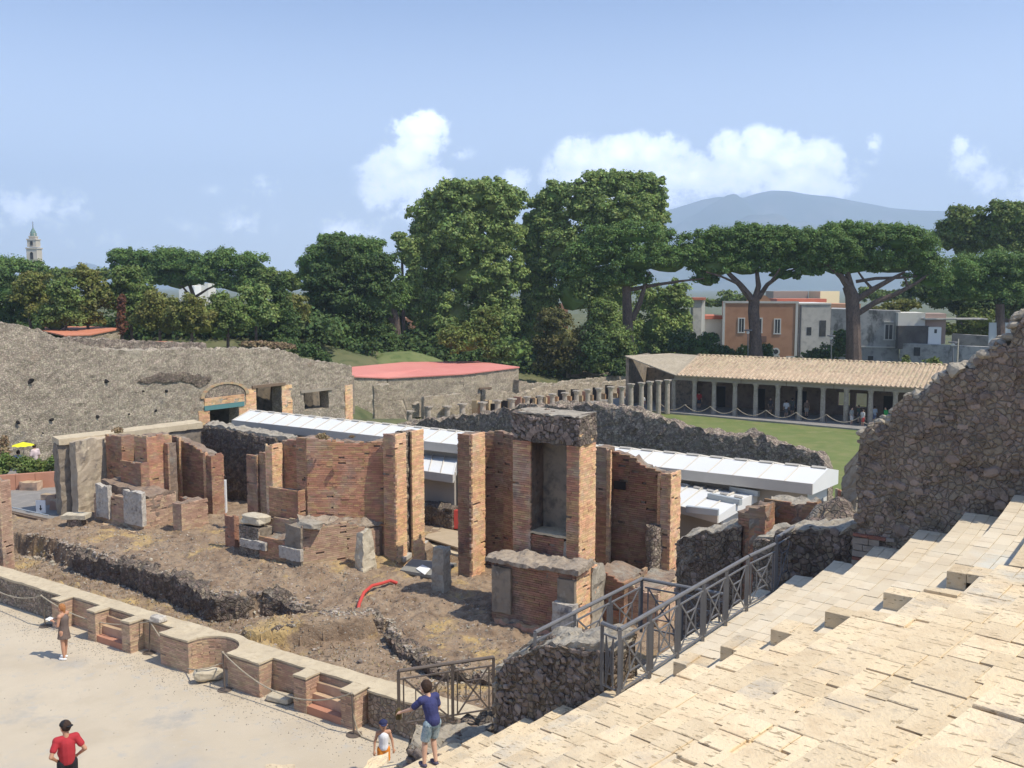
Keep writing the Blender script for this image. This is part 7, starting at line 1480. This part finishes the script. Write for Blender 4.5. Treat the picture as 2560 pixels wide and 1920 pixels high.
leaves(under, cc2 + (0, 3, 1.2), np.full(len(cc2), 3.0), 320, .28); cc3 = np.array([at(x, y, 116) for x, y in [(640 + k * 22, 872 + 9 * math.sin(k * 1.7)) for k in range(14)]]); leaves(under, cc3, np.full(len(cc3), 1.7), 260, .22)
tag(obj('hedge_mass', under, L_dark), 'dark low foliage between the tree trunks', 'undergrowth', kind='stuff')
# grass bank behind the red roof
m = MB(); c = at(1000, 900, 118); m.ball((0, 0, 0), 1, 26, 12); v = m.v[0]; v *= 1 + .06 * fbm(v * 3, 3, 4)[:, None]; v *= (6., 6, 2.2); v += c + (0, 0, -1.2)
tag(obj('grass_bank', m, M_dry, smooth=True), kind='structure')
# shrubs of the garden at the left
for x, y, rx, ry, lb, mt_ in ((12, 1165, 30, 34, 'leftmost green shrub of the garden under the grey wall', L_mid), (60, 1170, 36, 32, 'green garden shrub below the yellow parasol', L_mid), (105, 1175, 34, 30, 'middle garden shrub beside the terracotta parapet', L_lime), (150, 1168, 32, 36, 'garden shrub touching the plastered pier', L_mid)):
    T_('garden_shrub', lb, [(x, y, rx, ry)], P(80, 1212, 1.0)[1] + 2.2, mt_, None, leaf=6., clump=.4, cat='shrub', group='green shrubs of the garden', zbase=.8)
T_('dry_weeds', 'tall dry reddish weeds at the left edge of the garden', [(10, 1130, 16, 40)], P(80, 1212, 1.0)[1] + 3, L_dry, None, leaf=6, cat='weeds', group='green shrubs of the garden', zbase=.8)
for x, y, w_, lb in ((295, 1078, 16, 'small dry weed tuft on the left ruin'), (455, 1080, 0, ''), (806, 1093, 18, 'dry weed tuft on top of the middle ruin'), (880, 1092, 7, 'tiny round weed on the oblique brick wall'), (1207, 1090, 8, 'green weed at the top of the pier left of the tower')):
    if w_: T_('weed_tuft', lb, [(x, y, w_, w_ * .6)], 33 if x > 700 else 37, L_dry if w_ != 8 else L_olive, None, leaf=4, cat='weed', group='weeds on the ruins', zbase=4)
# ------------------------------------------------------------------ rope barrier along the stage wall
bases = [((114, 1566), (107, 1489)), ((373, 1632), (378, 1553)), ((562, 1725), (560, 1631)), ((885, 1837), (881, 1733))]
wd = ('leftmost', 'second', 'third', 'rightmost'); tops = []
for k, ((bx_, by), (tx, ty)) in enumerate(bases):
    b_ = P(bx_, by, 0.); zt_ = ZT(b_[0], b_[1], ty); t_ = b_ + ((tx - bx_) / FPX * b_[1], 0, zt_); root = thing('rope_post', b_, '%s dark iron post of the rope barrier along the stage wall' % wd[k], 'post', 'iron posts of the rope barrier')
    m = MB(); m.tube([b_, t_], .022, 8); obj('rod', m, M_metal_brown, root); m = MB(); m.tube([b_ + (0, 0, .0), b_ + (0, 0, .02)], [.19, .19], 16); obj('base_plate', m, M_metal_brown, root)
    m = MB(); m.ball(t_, .035, 8, 6); obj('rope_knot', m, M_rope, root); tops.append(t_)
def rope(pts, label, r=.018):
    m = MB(); P_ = [np.asarray(p, float) for p in pts]; out = []
    for a, b, s in zip(P_[:-1], P_[1:], [0] * 99): out += [a]
    m.tube(P_, r, 6); tag(obj('barrier_rope', m, M_rope), label, 'rope', 'sagging ropes of the barrier')
def sag(a, b, s, n=16): t = np.linspace(0, 1, n)[:, None]; return list(a + (b - a) * t - np.array((0, 0, 1)) * s * 4 * t * (1 - t))
left = P(-60, 1500, 0) + (0, 0, .95)
rope(sag(left, tops[0], .38), 'rope leaving the left edge of the picture towards the first iron post')
rope(sag(tops[0], tops[1], .42), 'rope sagging behind the woman between the first two iron posts')
rope(sag(tops[1], tops[2] * .35 + tops[1] * .65 - (0, 0, .72), .05, 6) + [P(432, 1640, .1), P(470, 1672, .14), P(495, 1675, .42), P(521, 1670, .44), P(548, 1660, .5)] + [tops[2] - (0, 0, .3), tops[2]], 'rope drooping low over the carved stone in the curved niche')
rope(sag(tops[2], tops[3], .62, 20), 'rope sagging across the stone slab to the rightmost post')
e_ = P(905, 1842, .02); rope([tops[3], tops[3] - (-.02, 0, .5), P(893, 1825, .12), e_, P(930, 1852, .02), P(975, 1858, .02)], 'loose rope end lying on the gravel by the rightmost post')
r_ = np.random.default_rng(11); n = 4200; uu = r_.uniform(-34, -12, n); vv = 16.3 - np.abs(r_.normal(0, .55, n)) + .25 * (r_.random(n) < .4); vv = np.where(r_.random(n) < .15, r_.uniform(2, 16, n), vv)
pos = np.outer(uu, US) + np.outer(vv, VS); ss = r_.uniform(.006, .02, n); bb_ = MB(); bb_.ball((0, 0, 0), 1, 5, 3); k_ = len(bb_.v[0]); V = bb_.v[0][None] * ss[:, None, None] * (1, 1, .7) + np.column_stack((pos, np.full(n, .003)))[:, None]
m = MB(); m.add(V.reshape(-1, 3), (np.arange(n)[:, None, None] * k_ + bb_.q[0][None]).reshape(-1, 4), (np.arange(n)[:, None, None] * k_ + bb_.t[0][None]).reshape(-1, 3)); tag(obj('wall_foot_gravel', m, mat('foot_gravel', (.34, .30, .25), (.42, .38, .32), 2., island=.4)), 'fine gravel gathered along the foot of the stage wall', 'gravel', kind='stuff')
# ------------------------------------------------------------------ people
def skinmat(n, c): return mat(n, c, rough=.55)
S_tan, S_light = skinmat('tanned_skin', (.50, .27, .17)), skinmat('fair_skin', (.60, .37, .26))
def capsule(m, a, b, ra, rb=None):
    rb = ra if rb is None else rb; m.tube([a, b], [ra, rb], 12); m.ball(a, ra, 12, 8); m.ball(b, rb, 12, 8)
def fuse(name, m, mt, parent, vox, smooth=2):
    o = obj(name, m, mt, parent); md = o.modifiers.new('r', 'REMESH'); md.mode = 'VOXEL'; md.voxel_size = vox; md.use_smooth_shade = True
    s = o.modifiers.new('s', 'SMOOTH'); s.iterations = smooth; s.factor = .6
    dg = bpy.context.evaluated_depsgraph_get(); me = bpy.data.meshes.new_from_object(o.evaluated_get(dg)); o.modifiers.clear(); o.data = me
    if not me.materials: me.materials.append(mt)
    me.polygons.foreach_set('use_smooth', np.ones(len(me.polygons), bool)); return o
def person(label, loc, rot, H, J, shirt, legs, hair, shoes, skin, female=False, cap=None, sleeves=.5, skirt=False, belly=0., vox=.011, head_turn=0., leg_len=.5, extra=None, tank=False, group=None, hk=1.06):
    """J: joints in body heights, x to the person's right, y forward, z up"""
    root = thing('person', loc, label, 'person', group); cr, sr = math.cos(rot), math.sin(rot); L0 = np.asarray(loc, float)
    def w(p, h=H): p = np.asarray(p, float) * h; return L0 + np.array((p[0] * cr - p[1] * sr, p[0] * sr + p[1] * cr, p[2]))
    D = dict(pel=(0, 0, .52), wst=(0, 0, .62), che=(0, .0, .73), nek=(0, -.005, .835), hed=(0, .012, .925), sr=(.108, 0, .80), sl=(-.108, 0, .80), er=(.145, -.01, .63), el=(-.145, -.01, .63), wr=(.15, .04, .49), wl=(-.15, .04, .49),
             hr=(.052, 0, .50), hl=(-.052, 0, .50), kr=(.055, .01, .28), kl=(-.055, .01, .28), ar=(.055, -.01, .045), al=(-.055, -.01, .045)); D.update(J); q = {k: w(v) for k, v in D.items()}; s = H
    m = MB(); capsule(m, q['pel'], q['wst'], .072 * s, .064 * s); capsule(m, q['wst'], q['che'], .064 * s, .078 * s); capsule(m, q['che'], q['nek'], .062 * s, .034 * s); capsule(m, q['sr'], q['sl'], .04 * s, .04 * s); capsule(m, q['nek'], q['hed'], .032 * s, .04 * s)
    for a, b, c in (('sr', 'er', 'wr'), ('sl', 'el', 'wl')): capsule(m, q[a], q[b], .031 * s, .024 * s); capsule(m, q[b], q[c], .024 * s, .015 * s)
    for a, b, c in (('hr', 'kr', 'ar'), ('hl', 'kl', 'al')): capsule(m, q[a], q[b], .052 * s, .034 * s); mid = q[b] * .7 + q[c] * .3; capsule(m, q[b], mid, .034 * s, .035 * s); capsule(m, mid, q[c], .035 * s, .021 * s)
    fa = rot + head_turn; f = np.array((-math.sin(fa), math.cos(fa), 0)); rt = np.array((math.cos(fa), math.sin(fa), 0)); hc = q['hed']; up = np.array((0, 0, 1.)); hc = hc + up * .03 * (hk - 1) * s
    B_ = m; hs = s * hk
    m.ball(hc, (.052 * hs, .052 * hs, .066 * hs), 14, 10); m.ball(hc + f * .012 * hs - up * .028 * hs, .04 * hs, 10, 8)
    m.ball(hc + f * .057 * hs - up * .012 * hs, .011 * hs, 8, 6)
    for sg in (-1, 1): m.ball(hc + rt * sg * .052 * hs - up * .008 * hs, (.010 * hs, .010 * hs, .016 * hs), 8, 6)
    for sg, wj, ej in ((1, 'wr', 'er'), (-1, 'wl', 'el')):                          # palm, four fingers, thumb
        d = q[wj] - q[ej]; d /= np.linalg.norm(d); side = np.cross(d, up); side = side / (np.linalg.norm(side) + 1e-6) if np.linalg.norm(side) > .2 else rt; nr = np.cross(side, d)
        capsule(m, q[wj] + d * .01 * s, q[wj] + d * .042 * s, .018 * s, .02 * s)
        for k in range(4):
            o_ = side * (k - 1.5) * .0115 * s; ln = (.036, .044, .041, .032)[k] * s; a_ = q[wj] + d * .05 * s + o_; b_ = a_ + d * ln * .55 - nr * ln * .2; c_ = b_ + d * ln * .3 - nr * ln * .4; capsule(m, a_, b_, .0068 * s, .0062 * s); capsule(m, b_, c_, .0062 * s, .0055 * s)
        t0 = q[wj] + d * .018 * s - side * .018 * s; t1 = t0 + d * .026 * s - side * .018 * s; capsule(m, t0, t1, .0085 * s, .007 * s)
    fuse('body', m, skin, root, vox if vox < .015 else vox)
    if shirt:
        m = MB(); g = .013 * s
        capsule(m, q['pel'] + up * .02 * s, q['wst'], .074 * s + g, .068 * s + g + belly); capsule(m, q['wst'] + (f * 0), q['che'], .07 * s + g + belly, .08 * s + g)
        if belly: m.ball(q['wst'] + np.array((-sr, cr, 0)) * .03 * s, (.1 * s, .1 * s, .09 * s), 12, 8)
        if tank: capsule(m, q['che'] + up * .02 * s, q['nek'] - up * .035 * s, .066 * s, .04 * s)
        else:
            capsule(m, q['che'], q['nek'] - up * .025 * s, .078 * s, .038 * s); capsule(m, q['sr'], q['sl'], .045 * s + g * .4)
            for a, b in (('sr', 'er'), ('sl', 'el')): e = q[a] + (q[b] - q[a]) * (sleeves + .35); capsule(m, q[a], e, .036 * s + g * .5, .036 * s + g * .4)
        fuse('shirt', m, shirt, root, vox)
    if skirt:
        m = MB(); m.tube([q['wst'] - up * .01 * s, q['pel'] + up * .02 * s, (q['hr'] + q['hl']) / 2 - up * .06 * s, (q['kr'] + q['kl']) / 2 + up * .09 * s], [.07 * s, .088 * s, .10 * s, .112 * s], 16); v = m.v[0]; fuse('skirt', m, legs, root, vox)
    else:
        m = MB(); capsule(m, q['pel'] - up * .01 * s, q['pel'] + up * .035 * s, .078 * s, .068 * s)
        for a, b in (('hr', 'kr'), ('hl', 'kl')): e = q[a] + (q[b] - q[a]) * leg_len * 1.9; m.tube([q[a] + up * .01 * s, e], [.064 * s, .058 * s], 12)
        for a in ('hr', 'hl'): m.ball(q[a], .064 * s, 12, 8)
        fuse('shorts', m, legs, root, vox)
    for a, k in (('ar', 'kr'), ('al', 'kl')):
        m = MB(); c = q[a] + np.array((-sr, cr, 0)) * .03 * s; 
        ft = MB(); ft.ball((0, 0, 0), (.034 * s, .078 * s, .028 * s), 12, 8); v = ft.v[0]; v[:, 2] = np.maximum(v[:, 2], -.018 * s); v[:] = np.column_stack((v[:, 0] * cr - v[:, 1] * sr, v[:, 0] * sr + v[:, 1] * cr, v[:, 2])) + c - up * .027 * s; obj('shoe', ft, shoes, root, smooth=True)
    if hair:
        m = MB(); m.ball(hc + up * .012 * hs - f * .012 * hs, (.058 * hs, .058 * hs, .066 * hs), 16, 10); v = m.v[0]; rel = v - hc; bad = (rel @ f > .022 * hs) & (rel[:, 2] < .03 * hs); v[bad] -= np.outer((rel[bad] @ f) - .01 * hs, f)
        if female: capsule(m, hc - f * .035 * hs, hc - f * .04 * hs - up * .07 * hs, .04 * hs, .028 * hs)
        v = m.v[0]; v += .004 * hs * np.column_stack([fbm(v * 60, 2, k) for k in range(3)]); fuse('hair', m, hair, root, vox * .9, 1)
    if cap:
        m = MB(); m.ball(hc + up * .022 * hs, (.06 * hs, .06 * hs, .055 * hs), 16, 8); v = m.v[0]; v[:, 2] = np.maximum(v[:, 2], hc[2] + .02 * hs); bf = -f if cap[1] == 'back' else f
        bm_ = MB(); bm_.ball(hc + up * .022 * hs + bf * .06 * hs, (.042 * hs, .042 * hs, .007 * hs), 14, 6); m.add(bm_.v[0], bm_.q[0], bm_.t[0]); obj('cap', m, cap[0], root, smooth=True)
    for sg in (-1, 1):
        m = MB(); m.ball(hc + f * .049 * hs + rt * sg * .02 * hs + up * .006 * hs, .006 * hs, 8, 6); obj('eye', m, M_black, root)
    m = MB(); m.ball(hc + f * .051 * hs - up * .036 * hs, (.012 * hs, .008 * hs, .004 * hs), 8, 5); obj('mouth', m, mat('lips', (.30, .10, .09)), root)
    return root, q, w, s
C_red, C_navy = mat('red_polo_cloth', (.42, .035, .045), bump=.3, bscale=30), mat('navy_shirt_cloth', (.045, .05, .14), (.055, .06, .17), 6., bump=.5, bscale=14)
C_khaki, C_brownsk = mat('taupe_top', (.15, .115, .10)), mat('brown_skirt_cloth', (.17, .125, .10), (.13, .095, .08), 8.)
C_orange, C_tank = mat('orange_shorts_cloth', (.70, .24, .03)), mat('white_tank_cloth', (.72, .72, .74), bump=.2)
C_camo = mat('blue_patterned_cloth', (.24, .34, .40), (.42, .50, .52), 9., (.13, .20, .26), bump=.3)
H_ginger, H_dark = mat('ginger_hair', (.36, .16, .06)), mat('dark_brown_hair', (.05, .03, .022))
w_base = P(163, 1646, 0)
_, q, w, s = person('woman in brown skirt with ginger hair reading a white paper on the gravel', w_base, math.radians(82), 1.64,
    dict(er=(.135, .02, .64), el=(-.135, .02, .64), wr=(.07, .15, .69), wl=(-.05, .16, .69), hed=(0, .028, .92), kr=(.05, .01, .28), kl=(-.06, -.01, .28), ar=(.055, .03, .045), al=(-.07, -.03, .045)), C_khaki, C_brownsk, H_ginger, M_white, S_tan, female=True, skirt=True, tank=True, head_turn=0.1)
m = MB(); c = (q['wr'] + q['wl']) / 2 + w((0, .08, 0)) - w((0, 0, 0)); f_ = w((0, 1, 0)) - w((0, 0, 0)); f_ /= np.linalg.norm(f_); r_ = np.array((f_[1], -f_[0], 0)); t = .003
v = [c - r_ * .11 - f_ * .06, c + r_ * .11 - f_ * .06, c + r_ * .11 + f_ * .12 + (0, 0, .05), c - r_ * .11 + f_ * .12 + (0, 0, .05)]; m.add(np.concatenate((v, np.array(v) + (0, 0, t))), BOXQ)
tag(obj('paper', m, M_white), 'white sheet of paper held by the woman in the brown skirt', 'paper')
mb = P(163, 1802, 1.80); loc = (mb[0], mb[1], 0.)
person('man in red polo shirt and black cap with hands on hips at the bottom left', loc, math.radians(38), 1.78,
    dict(er=(.185, -.075, .645), el=(-.185, -.065, .645), wr=(.115, .01, .555), wl=(-.115, .01, .555), sr=(.102, 0, .79), sl=(-.102, 0, .79), hed=(0, .02, .93)), C_red, M_black, H_dark, M_black, S_tan, cap=(M_black, 'back'), sleeves=.22, belly=.024, head_turn=.55)
kb_ = P(958, 1800, 1.30); person('small child in white tank top, orange shorts and navy cap', (kb_[0], kb_[1], 0.), math.radians(195), 1.27,
    dict(hed=(0, .01, .935), sr=(.098, 0, .80), sl=(-.098, 0, .80), er=(.15, -.01, .64), el=(-.15, -.01, .64), wr=(.165, .03, .50), wl=(-.165, .03, .50)), C_tank, C_orange, None, M_white, S_tan, cap=(mat('navy_cap', (.03, .035, .09)), 'front'), tank=True, vox=.009, leg_len=.5, hk=1.28)
bz_ = Z0 - 4 * RISE; bb = P(1082, 1911, bz_)
_, q, w, s = person('boy in navy T-shirt and blue patterned shorts stepping down the seats', (bb[0], bb[1], bz_ + .0), math.radians(40), 1.37,
    dict(er=(.125, .05, .64), el=(-.19, .16, .665), wl=(-.235, .29, .60), sr=(.092, .065, .775), sl=(-.10, .075, .775), che=(-.005, .045, .715), nek=(-.008, .075, .815), wst=(0, .015, .615), wr=(.125, .14, .51), hed=(-.018, .11, .895), kr=(.05, .06, .29), kl=(-.075, .05, .285), ar=(.03, -.02, .045), al=(-.105, .02, .045), pel=(0, -.01, .52)), C_navy, C_camo, H_dark, mat('dark_trainers', (.09, .08, .12)), S_light, vox=.008, sleeves=.3, leg_len=.48, head_turn=.35, hk=1.22)
m = MB(); c = q['wl'] + (w((0, .06, 0)) - w((0, 0, 0))); m.tube([c - (0, 0, .14), c - (0, 0, .02), c + (0, 0, .04)], [.05, .055, .02], 10); tag(obj('bag', m, mat('olive_bag', (.10, .075, .03))), 'small dark olive bag held in the left hand of the boy', 'bag')
# small figures further off
def far_person(x, yb_, z, label, top, low, H=1.7, rot=0., hair=None, group='visitors in the distance', hold=None):
    p = P(x, yb_, z); root, q, w, s = person(label, (p[0], p[1], z), rot, H, dict(), mat('cloth_%d' % (hash(label) % 9999), top), mat('cloth_l%d' % (hash(label) % 9999), low), hair or H_dark, M_black, S_light, vox=.035, group=group); return root, q
G1 = P(80, 1212, 1.0)[1] + 4.
def far_at(x, y_feet, Y, z, *a, **k):
    p = at(x, y_feet, Y); pz = (p[0], p[1], z); 
    root, q, w, s = person(a[0], pz, k.get('rot', 0.), k.get('H', 1.7), k.get('J', {}), mat(k['n'] + '_top', a[1]), mat(k['n'] + '_low', a[2]), H_dark, M_black, S_light, vox=.03, group='visitors in the distance'); return q
ZG = at(90, 1195, G1)[2]
far_at(90, 1195, G1, ZG + .15, 'visitor in white and pink shirt standing behind the garden shrubs', (.62, .50, .50), (.10, .12, .08), n='pink', rot=1.)
far_at(153, 1195, G1, ZG + .15, 'dark haired visitor in pale blue shirt beside the plastered pier', (.38, .45, .55), (.2, .2, .25), n='blue', rot=2.)
q = far_at(50, 1215, G1 - .5, ZG - .1, 'visitor in blue shirt under the yellow parasol', (.40, .45, .60), (.2, .2, .3), n='para', J=dict(wr=(.10, .12, .82), er=(.15, .06, .66)))
root = thing('parasol', q['wr'], 'bright yellow parasol carried above the garden shrubs', 'parasol'); c = q['wr'] + (0, 0, .55); m = MB(); n_s = 10
m.add([c + (0, 0, .17)] + [c + (.55 * math.cos(t), .55 * math.sin(t), -.03 * (k % 2)) for k, t in enumerate(np.arange(20) * math.pi / 10)], None, [(0, 1 + k, 1 + (k + 1) % 20) for k in range(20)]); obj('canopy', m, mat('yellow_canopy', (.72, .70, .03)), root)
m = MB(); m.tube([q['wr'] - (0, 0, .15), c + (0, 0, .16)], .012, 6); obj('shaft', m, M_metal, root)
fz = CZ + .14
for x, y, off, lb, tp, lo_, nm in ((1606, 1036, -.4, 'visitor in white shirt between the tall free columns', (.7, .7, .72), (.1, .1, .2), 'fa'), (1747, 1024, 3.6, 'visitor in red at the second bay of the portico', (.45, .05, .05), (.08, .08, .1), 'fb'),
    (1925, 1036, 3.0, 'seated group member in dark shirt in the fifth bay', (.10, .09, .09), (.2, .15, .12), 'fc'), (1965, 1040, 1.4, 'visitor in white T-shirt left of the seventh portico column', (.6, .6, .6), (.12, .12, .12), 'fd'), (1980, 1040, 3.2, 'visitor in dark clothes behind the one in white T-shirt', (.12, .13, .12), (.1, .1, .1), 'fe'), (2016, 1044, 3.0, 'visitor in brown shirt in the seventh bay of the portico', (.25, .17, .13), (.35, .33, .3), 'ff'),
    (2129, 1062, .1, 'visitor in grey shirt and white trousers at the portico edge', (.28, .28, .26), (.65, .62, .58), 'fg'), (2146, 1058, 1.6, 'visitor in dark green shirt between two lighter visitors', (.08, .12, .10), (.1, .1, .12), 'fh'), (2157, 1066, -.3, 'visitor in patterned shirt and red shorts at the portico edge', (.5, .48, .45), (.50, .08, .07), 'fi'), (2186, 1058, 1.2, 'visitor in pale blue right of the red shorts', (.4, .45, .52), (.15, .17, .25), 'fj'), (2214, 1056, 1.0, 'visitor in bright green shirt near the wing wall', (.05, .40, .10), (.12, .12, .12), 'fk'), (2228, 1056, 1.6, 'visitor in teal shirt beside the bright green one', (.10, .32, .30), (.12, .12, .12), 'fl')):
    r = ray(x, 1040); s = np.linalg.solve(np.array([[de[0], -r[0]], [de[1], -r[1]]]), -(A0 + ne * off)); p = A0 + ne * off + de * s[0]; zz_ = fz if off > .3 else CZ + .05
    person(lb, (p[0], p[1], zz_), rr_.uniform(0, 6.28), rr_.uniform(1.6, 1.8), {}, mat(nm + '_top', tp), mat(nm + '_low', lo_), H_dark, M_black, S_light, vox=.035, group='visitors in the distance')
for s_ in RUINS:
    if s_.batch: lay_bricks(s_.root, s_.batch)
